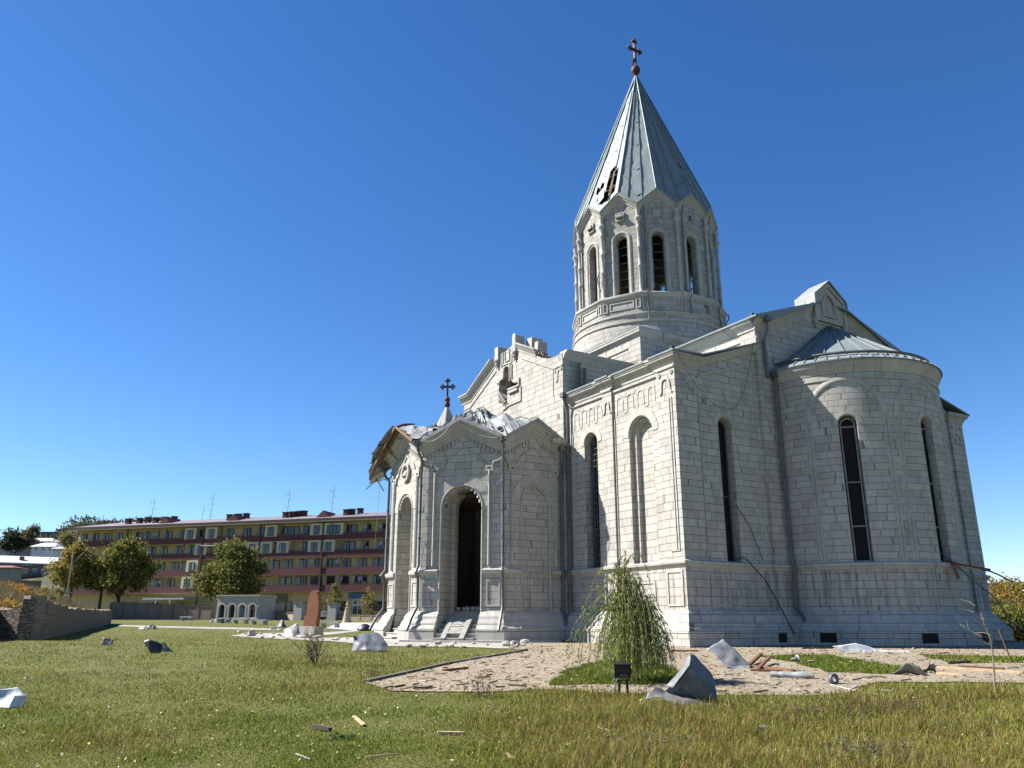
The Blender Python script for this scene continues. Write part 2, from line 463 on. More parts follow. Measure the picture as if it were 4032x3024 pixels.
t.bump(n2, .8, .06); SOIL = t.done(c, .97, 0, .1)
def wp(d, s): return (CAM.x+FWD.x*d+RIGHT0.x*s, CAM.y+FWD.y*d+RIGHT0.y*s)
gm = MB()
ds = [-15, -5] + list(np.arange(0, 46, .75)) + list(np.arange(46, 160, 3)) + [160, 200, 260, 400, 700, 1500, 3000]
prev = None
def srow(d): return [-3000*max(1, 0)]+list(np.linspace(-max(24, d*1.05), max(24, d*1.05), 56))+[3000]
for da, db in zip(ds, ds[1:]):
    sa_, sb = srow(da), srow(db)
    for i in range(len(sa_)-1):
        P4 = []
        for d_, s_ in ((da, sa_[i]), (da, sa_[i+1]), (db, sb[i+1]), (db, sb[i])):
            x, y = wp(d_, s_); P4.append((x, y, ground(x, y)))
        gm.face(P4)
o = gm.build('ground', SOIL, None, 60); tag(o, kind='structure')
def region(pxs=None, xy=None):
    return [tuple(gp(*q)[:2]) for q in pxs] if pxs else xy
def rough(poly, amp=.10, step=.4):
    out_ = []
    for i in range(len(poly)):
        a, b = Vector(poly[i]), Vector(poly[(i+1) % len(poly)]); k = max(1, int((b-a).length/step)) if (b-a).length < 14 else 1
        for j in range(k):
            v = a.lerp(b, j/k); q = noise.noise_vector(Vector((v.x*1.7, v.y*1.7, 2.2)))*amp*1.6+noise.noise_vector(Vector((v.x*5, v.y*5, 7)))*amp*.8; out_.append((v.x+q.x, v.y+q.y))
    return out_
def inside(poly, x, y):
    """numpy point in polygon"""
    x = np.asarray(x); y = np.asarray(y); c_ = np.zeros(x.shape, bool); n = len(poly)
    for i in range(n):
        x0, y0 = poly[i]; x1, y1 = poly[i-1]
        cond = ((y0 > y) != (y1 > y))
        with np.errstate(divide='ignore', invalid='ignore'):
            xi = (x1-x0)*(y-y0)/(y1-y0)+x0
        c_ ^= cond & (x < xi)
    return c_
def sheet(name, poly, holes, mat, h=.018, step=.7):
    pts = []; edges = []
    for lp in [poly]+holes:
        dn = []
        for i in range(len(lp)):
            a, b = Vector(lp[i]), Vector(lp[(i+1) % len(lp)]); k = max(1, int((b-a).length/step))
            dn += [a.lerp(b, j/k) for j in range(k)]
        b0 = len(pts); pts += dn; edges += [(b0+i, b0+(i+1) % len(dn)) for i in range(len(dn))]
    xs = [p[0] for p in poly]; ys = [p[1] for p in poly]
    gx, gy = np.meshgrid(np.arange(min(xs), max(xs), step), np.arange(min(ys), max(ys), step))
    gx = gx.ravel()+.013; gy = gy.ravel()+.017
    m_ = inside(poly, gx, gy)
    for q in holes: m_ &= ~inside(q, gx, gy)
    pts += [Vector((float(a), float(b))) for a, b in zip(gx[m_], gy[m_])]
    v, e, f, *_ = delaunay_2d_cdt([Vector(p) for p in pts], edges, [], 0, 1e-5)
    mb = MB()
    for q in f:
        cx = sum(v[i].x for i in q)/len(q); cy = sum(v[i].y for i in q)/len(q)
        if not inside(poly, np.array([cx]), np.array([cy]))[0]: continue
        if any(inside(hh, np.array([cx]), np.array([cy]))[0] for hh in holes): continue
        mb.face([(v[i].x, v[i].y, ground(v[i].x, v[i].y)+h) for i in q])
    return tag(mb.build(name, mat, None, 60), kind='structure')
# cobbled paving
t = NT('worn_paving'); p = t.pos()
vo = t.n('ShaderNodeTexVoronoi', feature='DISTANCE_TO_EDGE'); vo.inputs['Scale'].default_value = 6.5; t.link(p, vo.inputs['Vector'])
vc = t.n('ShaderNodeTexVoronoi', feature='F1'); vc.inputs['Scale'].default_value = 6.5; t.link(p, vc.inputs['Vector'])
sx = t.n('ShaderNodeSeparateXYZ'); t.link(vc.outputs['Color'], sx.inputs[0])
n1 = t.noise(p, 1.1, 4, .6); n2 = t.noise(p, 18, 4, .65)
c = t.mix(sx.outputs[0], (.32, .255, .175), (.45, .375, .27)); c = t.mix(t.mapr(n2, .4, .75, 0, .6), c, (.20, .16, .11))
st_ = t.noise(t.mapping(p, (1, 1, 1), (0, 0, .6)), 9, 4, .7); c = t.mix(t.mapr(st_, .56, .72, 0, .55), c, (.13, .10, .07))
c = t.mix(t.mapr(vo.outputs['Distance'], .01, .035, .75, 0), c, (.12, .105, .075))
c = t.mix(t.mapr(n1, .5, .72, 0, .6), c, (.36, .32, .26))
t.bump(t.math('ADD', t.mapr(vo.outputs['Distance'], 0, .06), t.math('MULTIPLY', n2, .4)), .7, .02)
PAVE = t.done(c, .93, 0, .2)
t = NT('dusty_paving'); p = t.pos(); n1 = t.noise(p, .9, 5, .65); n2 = t.noise(p, 14, 5, .7)
c = t.mix(t.mapr(n1, .35, .65), (.34, .31, .265), (.50, .47, .42)); c = t.mix(t.mapr(n2, .45, .75, 0, .55), c, (.24, .22, .19)); t.bump(n2, .6, .03)
DUST = t.done(c, .95, 0, .2)
far_r = [(wp(32, 22)), (wp(33, 12)), (14.0, 9.6)]
pave_main = region([(1447, 2690), (1560, 2665), (1760, 2620), (2066, 2565), (2020, 2556)]) + [(5.6, -12.3), (5.2, -8.2), (9, -6), (12, 9.8)] + far_r[:2][::-1] + region([(4100, 2692), (3665, 2690), (3461, 2690), (3326, 2732), (3180, 2742), (3032, 2741), (2840, 2740), (2700, 2742), (2560, 2738), (2420, 2736), (2250, 2718), (2110, 2717), (1900, 2731), (1550, 2722)])
isl1 = region([(2140, 2706), (2200, 2662), (2290, 2617), (2420, 2602), (2600, 2622), (2705, 2655), (2695, 2697), (2350, 2699)])
isl2 = region([(2985, 2585), (3240, 2579), (3420, 2606), (3560, 2632), (3650, 2650), (3480, 2658), (3260, 2650), (3130, 2612)])
isl3 = region([(3600, 2580), (4060, 2590), (4060, 2612), (3730, 2612)])
pave_main = rough(pave_main, .09); isl1 = rough(isl1, .16); isl2 = rough(isl2, .2); isl3 = rough(isl3, .2)
sheet('paving', pave_main, [isl1, isl2, isl3], PAVE)
pave_left = region([(2020, 2556), (1800, 2549), (1500, 2546), (1330, 2528), (1180, 2521), (1000, 2512), (900, 2504), (960, 2496), (1150, 2492), (1300, 2490), (1420, 2480), (1530, 2470)]) + [(-6.5, -16.0), (-6.5, -8), (0, -8), (5.2, -8.2), (5.6, -12.3)]
pave_left = rough(pave_left, .16)
sheet('terrace', pave_left, [], DUST)
far_path = region([(470, 2462), (900, 2471), (1100, 2476), (1100, 2483), (860, 2478), (470, 2467)])
sheet('path', far_path, [], DUST, .02, 1.5)
plaza = region([(1280, 2474), (1335, 2452), (1560, 2453), (1560, 2486), (1400, 2484)])
sheet('forecourt', plaza, [], simple('pale_forecourt', (.52, .51, .49), .9), .02, 1.5)
road = [wp(118, -45), wp(114, -8), wp(128, -5), wp(133, -48)]
sheet('road', road, [], simple('street_asphalt', (.10, .10, .10), .9), .03, 3)
kb = MB()   # kerb stones along the path
kp = [gp(*q) for q in ((1440, 2690), (1560, 2664), (1760, 2618), (1960, 2584), (2075, 2562))]
for a, b in zip(kp, kp[1:]):
    n = max(1, int((b-a).length/1.0))
    for i in range(n):
        kb.bar(a.lerp(b, i/n+.003)+Vector((0, 0, .0)), a.lerp(b, (i+1)/n-.003)+Vector((0, 0, .0)), .085, .12)
tag(kb.build('kerb', simple('kerb_stone', (.15, .14, .115), .95, 0, .3, 5), None), kind='structure')
PAVED = [(pave_main, [isl1, isl2, isl3]), (pave_left, []), (plaza, []), (road, [])]
# far hill with rock outcrops
hm = MB()
out = [(-400, 2190), (-60, 2160), (60, 2124), (140, 2120), (170, 2106), (200, 2086), (235, 2062), (262, 2054), (300, 2057), (330, 2062), (380, 2054), (420, 2055), (470, 2051), (560, 2055), (640, 2068), (700, 2090), (900, 2180), (1100, 2300)]
def hz(px): return float(np.interp(px, [o_[0] for o_ in out], [o_[1] for o_ in out]))
pxs = list(range(-400, 1101, 12)); dd = [190, 230, 270, 320, 380, 440, 480, 520, 640]
def hpt(px, d):
    zt = at(px, hz(px), 480).z; k = max(0, min(1, (d-190)/290)); k = k**.8 if d <= 480 else max(0, 1-(d-480)/160)
    x = at(px, 2446, d); z = 1.2+(zt-1.2)*k + (noise.noise(Vector((x.x*.035, x.y*.035, 3)))*4+noise.noise(Vector((x.x*.12, x.y*.12, 9)))*1.6)*min(1, k*2)*(1 if d != 480 else .4)
    return (x.x, x.y, z)
for a, b in zip(pxs, pxs[1:]):
    for d0, d1 in zip(dd, dd[1:]): hm.face([hpt(a, d0), hpt(b, d0), hpt(b, d1), hpt(a, d1)])
t = NT('hill_scrub'); p = t.pos(); n1 = t.noise(p, .05, 5, .65); n2 = t.noise(p, .35, 4, .7)
c = t.mix(t.mapr(n1, .4, .6), (.115, .105, .062), (.07, .075, .042)); c = t.mix(t.mapr(n2, .55, .7), c, (.33, .30, .26)); c = t.mix(t.mapr(n2, .3, .42, .9, 0), c, (.045, .05, .03))
tag(hm.build('hill', t.done(c, .97, 0, .1), None), kind='structure')
# ---------------------------------------------------------------- the cathedral (axes: +X east, -Y south)
cath = thing('cathedral', 'pale limestone cathedral with pointed metal spire and shell-torn gable, standing on the paved terrace', 'cathedral', (0, 0, 0))
def P(mb, name, mat, parent=None, smooth=None, label=None): return mb.build(name, mat, parent or cath, smooth, True, label)
ZS0, ZS1 = 2.44, 2.63           # string course
FLARE = [(.46, -.9), (.46, .37), (.43, .385), (.47, .40), (.47, .46), (.40, .56), (.33, .60), (.33, .64), (.31, .70), (.22, .80), (.20, .84), (.20, .87), (.17, .94), (.07, 1.03), (.05, 1.07), (0, 1.10)]
STRING = [(0, ZS0-.02), (.03, ZS0), (.05, ZS0+.05), (.11, ZS0+.10), (.12, ZS0+.17), (.10, ZS0+.19), (0, ZS0+.22)]
CORN = [(0, 0), (.03, 0), (.03, .07), (.06, .10), (.12, .22), (.20, .28), (.22, .36), (.24, .36), (.24, .42), (0, .45)]
def corn(z, k=1.0): return [(o*k, z+h*k) for o, h in CORN]
RAKE = [(-.02, 0), (0, .03), (.07, .04), (.10, .07), (.22, .13), (.28, .20), (.36, .22), (.36, .25), (.42, .25), (.44, 0)]

south = lambda yw: planar((0, yw, 0), (1, 0, 0), (0, 1, 0))       # u = x
east = lambda xw: planar((xw, 0, 0), (0, 1, 0), (-1, 0, 0))       # u = y
north = lambda yw: planar((0, yw, 0), (-1, 0, 0), (0, -1, 0))     # u = -x
west = lambda xw: planar((xw, 0, 0), (0, -1, 0), (1, 0, 0))       # u = -y
c0 = lambda v: (lambda u: v)
YC, XE, W_ARM, C_PED = 8.42, 10.82, 4.38, 4.28

# ---- corner rooms -------------------------------------------------------
walls = MB(); trim = MB()
def window_bars(name, M, uc, w, zb, zs, depth, nv, zbars, parent, arch_top=True, r=.018, bow=0.0, mat=None, sheet=True):
    """glazing frame of a tall arched window, set in its reveal"""
    f = MB(); rr = w/2
    pts = [(uc-rr, zb)] + [(uc-rr*math.cos(math.pi*i/10), zs+rr*math.sin(math.pi*i/10)) for i in range(11)] + [(uc+rr, zb)]
    sweep_rel(f, lambda u, z, d=0.0: M(u, z, depth+d), pts, [(-.05, 0), (-.05, .05), (0.0, .05), (0.0, 0)], closed=True)
    top = lambda u: zs + (rr*math.sqrt(max(0, 1-((u-uc)/rr)**2)) if arch_top else 0)
    bw = lambda z: bow*math.sin(math.pi*max(0, min(1, (z-zb)/(zs-zb))))
    for i in range(1, nv+1):
        u = uc-rr+w*i/(nv+1)
        n = 8 if bow else 1
        zz = [zb+(top(u)-zb)*k/n for k in range(n+1)]
        f.tube([M(u, z, depth-.03-bw(z)) for z in zz], r, 4)
    for z in zbars:
        if z > zs: hw = rr*math.sqrt(max(0, 1-((z-zs)/rr)**2))
        else: hw = rr
        f.tube([M(uc-hw, z, depth-.03-bw(z)), M(uc+hw, z, depth-.03-bw(z))], r*1.1, 4)
    return P(f, name, mat or IRON, parent)
def dark_pane(M, uc, w, zb, zs, depth, parent, name='window'):
    f = MB(); strip_wall(f, lambda u, z, d=0: M(u, z, depth), uc-w/2, uc+w/2, c0(zb), (lambda u: zs+math.sqrt(max(0, (w/2)**2-(u-uc)**2))), us=[uc-w/2*math.cos(math.pi*i/12) for i in range(13)])
    return P(f, name, DARK, parent)  # black sheet behind the frame, its colour stands for the unlit room
# south wall of the south-east corner room
S = south(-YC)
win_s = arch_hole(5.92, .84, 2.66, 7.37, .42)
niche_s = arch_hole(8.9, 1.3, 2.66, 7.17, .17, back=False, inner=[arch_hole(8.95, 1.0, 2.66, 7.14, .16, back=True)])
strip_wall(walls, S, W_ARM, XE, c0(-.9), c0(9.3), [win_s, niche_s])
# pilasters of the south wall and the corner
def pier(x0, y0, x1, y1, z0=-.9, z1=9.32):
    for a, b in (((x0, y0), (x1, y0)), ((x1, y0), (x1, y1)), ((x1, y1), (x0, y1)), ((x0, y1), (x0, y0))):
        ax, ay = a; bx, by = b
        L = abs(bx-ax)+abs(by-ay); k = ax+ay
        walls.face([(ax, ay, z0), (bx, by, z0), (bx, by, z1), (ax, ay, z1)], [(k, z0), (k+L, z0), (k+L, z1), (k, z1)])
pier(6.86, -8.52, 7.42, -8.40)
pier(9.98, -8.52, 10.92, -7.53)
# recessed frames round the bays, blind arcades
def arcade(mb, M, u0, n, pitch, z, h, wd=.045, dp=.02, leg=.16):
    pts = []
    for i in range(n):
        a = u0+i*pitch; r = pitch*.30; c = a+pitch/2
        pts += [(c-r-.06, z-leg), (c-r, z-leg+.06), (c-r, z+h-r)]
        pts += [(c-r*math.cos(math.pi*k/6), z+h-r+r*math.sin(math.pi*k/6)) for k in range(1, 6)]
        pts += [(c+r, z+h-r), (c+r, z-leg+.06), (c+r+.06, z-leg)]
    sweep_rel(mb, M, pts, frame_prof(wd, dp))
for u0 in (4.78, 7.52): arcade(trim, S, u0, 4, .5 if u0 < 5 else .59, 8.28, .5)
for u0, u1 in ((4.74, 6.80), (7.48, 9.92)):
    sweep_rel(trim, S, [(u0, 2.9), (u0, 8.0)], bead(.06, .045)); sweep_rel(trim, S, [(u1, 8.0), (u1, 2.9)], bead(.06, .03))
    sweep_rel(trim, S, [(u0-.1, 9.06), (u1+.1, 9.06)], [(-.05, 0), (-.02, .06), (.05, .06), (.05, 0)])
def voussoir(mb, M, uc, r, zs, zb=None, wd=.2, dp=.035):
    pts = [(uc-r*math.cos(math.pi*i/14), zs+r*math.sin(math.pi*i/14)) for i in range(15)]
    if zb is not None: pts = [(uc-r, zb)]+pts+[(uc+r, zb)]
    sweep_rel(mb, M, pts, frame_prof(wd, dp))
voussoir(trim, S, 5.92, .84/2+.16, 7.37, None, .26, .022)
voussoir(trim, S, 8.9, 1.3/2+.17, 7.17, None, .28, .022)
S2 = south(-8.52)
for uu in ((7.02, 7.27), (10.25, 10.66)):   # little sunk arches on the pilasters
    c = (uu[0]+uu[1])/2; r = (uu[1]-uu[0])/2
    sweep_rel(trim, S2, [(c-r-.1, 8.28), (c-r-.02, 8.36), (c-r, 8.62)]+[(c-r*math.cos(math.pi*k/6), 8.62+r*math.sin(math.pi*k/6)) for k in range(1, 6)]+[(c+r, 8.62), (c+r+.02, 8.36), (c+r+.1, 8.28)], frame_prof(.07, .045))
for c in (10.14, 10.76):
    sweep_rel(trim, S2, [(c+.06*math.cos(k*math.pi/4), 9.0+.06*math.sin(k*math.pi/4)) for k in range(8)], frame_prof(.045, .04), closed=True)
sweep_rel(trim, S2, [(10.02, 9.17), (10.92, 9.17)], [(-.05, 0), (-.02, .05), (.05, .05), (.05, 0)])
sweep_rel(trim, S2, [(6.86, 9.17), (7.42, 9.17)], [(-.05, 0), (-.02, .05), (.05, .05), (.05, 0)])
sweep_rel(trim, S2, [(10.6, 2.95), (10.6, 8.1)], bead(.04, .035)); sweep_rel(trim, S2, [(10.72, 8.1), (10.72, 2.95), (10.3, 2.95)], bead(.04, .035))
# relief panels below the string course
for (u0, u1, z0, z1) in ((8.0, 9.3, 1.45, 2.0), (10.05, 10.75, 1.25, 2.3), (4.9, 6.6, 1.3, 2.2)):
    sweep_rel(trim, S2 if u0 > 10 else S, [(u0, z0), (u1, z0), (u1, z1), (u0, z1)], frame_prof(.07, .03), closed=True)
# east wall of the corner room, top sloping up towards the arm
Ew = east(XE)
win_e = arch_hole(-6.2, .66, 2.66, 7.32, .36)
ew_top = pl((-8.5, 9.3), (-7.5, 9.3), (-4.3, 10.42))
strip_wall(walls, Ew, -7.6, -3.4, c0(-.9), ew_top, [win_e, rect_hole(-5.05, -4.62, .08, .40, .6, True)])
voussoir(trim, Ew, -6.2, .33+.13, 7.32, None, .2, .022)
sweep_rel(trim, Ew, [(-7.42, 2.9), (-7.42, 8.5)], bead(.06, .045)); sweep_rel(trim, Ew, [(-4.6, 9.2), (-4.6, 2.9)], bead(.06, .04))
sweep_rel(trim, Ew, [(-7.42, 8.4), (-7.42, 8.85), (-7.25, 9.05), (-5.0, 9.75), (-4.75, 9.7), (-4.68, 9.4)], frame_prof(.1, .05))
for (u0, u1, z0, z1) in ((-7.35, -6.6, 1.25, 2.2), (-6.2, -5.2, 1.4, 2.0)):
    sweep_rel(trim, Ew, [(u0, z0), (u1, z0), (u1, z1), (u0, z1)], frame_prof(.06, .025), closed=True)
E92 = east(10.92)
for c in (-8.33, -7.72): sweep_rel(trim, E92, [(c+.06*math.cos(k*math.pi/4), 9.0+.06*math.sin(k*math.pi/4)) for k in range(8)], frame_prof(.045, .04), closed=True)
sweep_rel(trim, E92, [(-8.2, 8.3), (-8.2, 8.55), (-8.02, 8.7), (-7.85, 8.55), (-7.85, 8.3)], frame_prof(.06, .04), closed=True)
sweep_rel(trim, E92, [(-8.52, 9.17), (-7.53, 9.17)], [(-.05, 0), (-.02, .05), (.05, .05), (.05, 0)])
# cornices
sweep_plan(trim, [(W_ARM, -YC), (6.80, -YC), (6.80, -8.52), (7.48, -8.52), (7.48, -YC), (9.92, -YC), (9.92, -8.52), (10.92, -8.52), (10.92, -7.5), (10.82, -7.5)], corn(9.2))
sweep_rel(trim, Ew, [(-7.5, 9.28), (-4.3, 10.42)], [(-.02, 0), (0, .05), (.10, .10), (.24, .2), (.27, .2), (.27, 0)])
# string course and flared plinth round the outside of the south-east room, apse and north-east room
AR = 3.58
def apse_pts(r, a0=-88, a1=88, n=36): return [(10.9+r*math.cos(R(a0+(a1-a0)*i/n)), r*math.sin(R(a0+(a1-a0)*i/n))) for i in range(n+1)]
ring_path = [(W_ARM, -YC), (6.86, -YC), (6.86, -8.52), (7.42, -8.52), (7.42, -YC), (9.98, -YC), (9.98, -8.52), (10.92, -8.52), (10.92, -7.53), (10.82, -7.53), (10.82, -4.44), (10.95, -4.44), (10.95, -3.57)]
ring_path = ring_path + apse_pts(AR) + [(10.95, 3.57), (10.95, 4.44), (10.82, 4.44), (10.82, 7.53), (10.92, 7.53), (10.92, 8.52), (4.38, 8.52), (4.38, 8.6), (-4.38, 8.6)]
sweep_plan(trim, ring_path, STRING)
pl_path = [(W_ARM, -8.5), (10.92, -8.5), (10.92, -3.6)] + apse_pts(AR) + [(10.92, 3.6), (10.92, 8.52), (-4.38, 8.6)]
plinth = MB(); sweep_plan(plinth, pl_path, FLARE)
P(plinth, 'plinth', STONE, smooth=35)
# other corner rooms (north-east is seen past the apse)
strip_wall(walls, Ew, 3.4, 7.6, c0(-.9), pl((4.3, 10.42), (7.5, 9.3), (8.5, 9.3)), [arch_hole(6.2, .66, 2.66, 7.32, .5, True)])
pier(9.98, 7.53, 10.92, 8.52)
strip_wall(walls, north(8.42), -XE, XE, c0(-.9), c0(9.3))
strip_wall(walls, west(-XE), -8.42, 8.42, c0(-.9), c0(9.3))
strip_wall(walls, S, -XE, -W_ARM, c0(-.9), c0(9.3))
sweep_plan(trim, [(10.82, 7.5), (10.92, 7.5), (10.92, 8.52), (9.9, 8.52), (9.9, 8.42), (-10.9, 8.42), (-10.9, -8.42), (-4.4, -8.42)], corn(9.2))
sweep_rel(trim, Ew, [(4.3, 10.42), (7.5, 9.28)], [(-.02, 0), (0, .05), (.10, .10), (.24, .2), (.27, .2), (.27, 0)])
for c in (7.72, 8.33): sweep_rel(trim, E92, [(c+.06*math.cos(k*math.pi/4), 9.0+.06*math.sin(k*math.pi/4)) for k in range(8)], frame_prof(.045, .04), closed=True)
sweep_rel(trim, E92, [(7.85, 8.3), (7.85, 8.55), (8.02, 8.7), (8.2, 8.55), (8.2, 8.3)], frame_prof(.06, .04), closed=True)
# ---- east arm with its gable -------------------------------------------
EG = east(10.95)
strip_wall(walls, EG, -W_ARM, W_ARM, c0(-.9), pl((-4.4, 11.4), (-3.7, 11.4), (0, 13.1), (3.7, 11.4), (4.4, 11.4)), us=(-3.7, 0, 3.7))
for sgn in (-1, 1):
    walls.face([(10.95, sgn*W_ARM, -.9), (10.95, sgn*W_ARM, 11.4), (10.7, sgn*W_ARM, 11.4), (10.7, sgn*W_ARM, -.9)])
sa = planar((0, -4.30, 0), (1, 0, 0), (0, 1, 0))
strip_wall(walls, sa, 4.2, 10.6, c0(8.5), c0(11.4)); pier(10.2, -4.375, 10.93, -4.2, 9, 11.4)
strip_wall(walls, north(4.30), -10.6, -4.2, c0(8.5), c0(11.4))
sweep_plan(trim, [(4.2, -4.30), (10.14, -4.30), (10.14, -4.38), (10.95, -4.38)], corn(11.28)[:-1]+[(0, 11.73)], zoff=0)
sweep_rel(trim, sa, [(4.3, 11.0), (10.2, 11.0)], [(-.04, 0), (-.02, .05), (.04, .05), (.04, 0)])
EGr = [(-4.42, 11.28), (-3.62, 11.28), (-.95, 12.62)]
sweep_rel(trim, EG, EGr, RAKE); sweep_rel(trim, EG, [(-u, z) for u, z in EGr][::-1], RAKE)
sweep_rel(trim, EG, [(-4.38, 10.98), (-3.75, 10.98), (-.95, 12.36)], [(-.04, 0), (-.02, .04), (.04, .04), (.04, 0)])
for sg in (-1, 1):
    for c in (4.27, 3.88): sweep_rel(trim, EG, [(sg*c+.055*math.cos(k*math.pi/4), 10.82+.055*math.sin(k*math.pi/4)) for k in range(8)], frame_prof(.04, .035), closed=True)
    # raised pilaster of the gable corner
    for y0 in (-4.42, 3.72):
        pass
# peak block on the east gable
blk = MB()
bp = [(-.95, 12.5), (.95, 12.5), (.95, 13.42), (0, 14.14), (-.95, 13.42)]
strip_wall(blk, east(11.06), -.95, .95, c0(12.35), pl((-.95, 13.42), (0, 14.1), (.95, 13.42)), [arch_hole(0, .62, 12.55, 13.2, .06, True, ry=.34)], us=(0,))
blk.face([(11.06, .95, 12.35), (10.3, .95, 12.35), (10.3, .95, 13.42), (11.06, .95, 13.42)])
blk.face([(10.3, -.95, 12.35), (11.06, -.95, 12.35), (11.06, -.95, 13.42), (10.3, -.95, 13.42)])
blk.face([(10.3, .95, 12.35), (10.3, -.95, 12.35), (10.3, -.95, 13.42), (10.3, 0, 14.1), (10.3, .95, 13.42)])
B106 = east(11.06)
sweep_rel(blk, B106, [(-.42, 12.62), (-.42, 13.1), (-.25, 13.42), (0, 13.6), (.25, 13.42), (.42, 13.1), (.42, 12.62)], frame_prof(.08, .04), closed=True)
sweep_rel(blk, B106, [(-.9, 12.4), (-.9, 13.36), (0, 14.0), (.9, 13.36), (.9, 12.4)], frame_prof(.14, .07))
for sg in (-1, 1):
    blk.lathe((11.02, sg*.9, 0), [(.01, 12.0), (.07, 12.05), (.05, 12.12), (.10, 12.2), (.09, 12.27), (.13, 12.35), (.13, 12.4)], 10)
P(blk, 'gable_block', STONE_TRIM)
cap = MB()
for sg in (-1, 1):
    a = [(11.2, sg*1.0, 13.42), (10.2, sg*1.0, 13.42), (10.2, 0, 14.19), (11.2, 0, 14.19)]
    cap.face(a if sg < 0 else a[::-1]); b = [(p[0], p[1], p[2]-.05) for p in a]; cap.face(b[::-1] if sg < 0 else b)
    cap.face([a[0], a[3], b[3], b[0]]); cap.face([a[1], a[2], b[2], b[1]])
    cap.face([(11.2, sg*1.0, 13.44), (10.2, sg*1.0, 13.44), (10.2, sg*1.0, 12.78), (11.2, sg*1.0, 12.9)])
P(cap, 'gable_block_roof', TIN)
# ---- south arm with the blasted gable ----------------------------------
SY = -8.62
SG = south(SY)
blast = dict(u0=-.92, u1=.93, us=[-.92, -.88, -.52, -.5, -.25, -.1, 0, .12, .13, .2, .21, .42, .43, .6, .9, .93],
             zb=pl((-.92, 11.2), (-.88, 11.1), (-.52, 10.75), (-.5, 10.36), (-.12, 10.33), (-.1, 10.85), (0, 10.9), (.03, 11.05), (.9, 10.97), (.93, 11.0)),
             zt=pl((-.92, 11.25), (-.88, 11.62), (-.52, 11.66), (-.5, 12.12), (-.25, 12.2), (.12, 12.02), (.13, 11.9), (.20, 11.42), (.42, 11.2), (.9, 11.15), (.93, 11.1)), depth=.75, back=False, inner=None)
gz = pl((-4.4, 11.45), (-3.7, 11.45), (-1.2, 12.62), (-1.1, 12.75), (-.9, 12.7), (-.6, 12.85), (-.2, 12.95), (.3, 13.05), (.5, 13.1), (1.2, 12.62), (1.8, 12.35), (2.4, 11.95), (2.9, 11.7), (3.3, 11.55), (3.7, 11.5), (4.4, 11.5))
strip_wall(walls, SG, -W_ARM, W_ARM, c0(-.9), gz, [blast], us=(-3.7, -1.2, -1.1, -.9, -.6, -.2, .3, .5, 1.2, 1.8, 2.4, 2.9, 3.3, 3.7))
for sg in (-1, 1):
    wq = [(sg*W_ARM, SY, -.9), (sg*W_ARM, -7.7, -.9), (sg*W_ARM, -7.7, 11.4), (sg*W_ARM, SY, 11.4)]
    walls.face(wq if sg > 0 else wq[::-1]); wq = [(sg*W_ARM, -7.7, 9), (sg*4.3, -7.7, 9), (sg*4.3, -7.7, 11.4), (sg*W_ARM, -7.7, 11.4)]; walls.face(wq if sg > 0 else wq[::-1])
strip_wall(walls, east(4.30), -7.7, -4.2, c0(8.5), c0(11.4))
strip_wall(walls, west(-4.30), 4.2, 7.7, c0(8.5), c0(11.4))
sweep_plan(trim, [(W_ARM, -8.55), (W_ARM, -7.66), (4.3, -7.66), (4.3, -4.2)], corn(11.2)[:-1]+[(-.3, 11.62)])
trim.face([(W_ARM+.23, -8.58, 11.58), (W_ARM-.3, -8.62, 11.5), (W_ARM-.3, -8.62, 11.3), (W_ARM, -8.6, 11.2)])
for zz in (11.0, 10.62): sweep_rel(trim, east(4.30), [(-7.66, zz), (-4.3, zz)], [(-.03, 0), (-.02, .04), (.03, .04), (.03, 0)])
LR = [(-4.62, 11.28), (-3.66, 11.28), (-1.2, 12.46)]
sweep_rel(trim, SG, LR, RAKE)
sweep_rel(trim, SG, [(-4.38, 10.98), (-3.72, 10.98), (-1.15, 12.18)], [(-.04, 0), (-.02, .04), (.04, .04), (.04, 0)])
sweep_rel(trim, SG, [(.78, 12.66), (1.2, 12.46), (2.35, 11.92)], RAKE[:7]+[(.3, 0)])
sweep_rel(trim, SG, [(1.15, 12.18), (3.72, 10.98), (4.38, 10.98)], [(-.04, 0), (-.02, .04), (.04, .04), (.04, 0)])
for sg in (-1, 1):
    sweep_rel(trim, SG, [(sg*3.69, 9.8), (sg*3.69, 10.95)], bead(.05, .03))
    c = sg*4.05; r = .1
    for q in (0, .07): sweep_rel(trim, SG, [(c-r-.08+q, 10.35), (c-r+q, 10.45), (c-r+q, 10.7), (c-r*.6+q, 10.8), (c+q, 10.82)], frame_prof(.045, .035))
    for q in (-.22, .22): sweep_rel(trim, SG, [(c+q+.05*math.cos(k*math.pi/4), 10.85+.05*math.sin(k*math.pi/4)) for k in range(8)], frame_prof(.04, .035), closed=True)
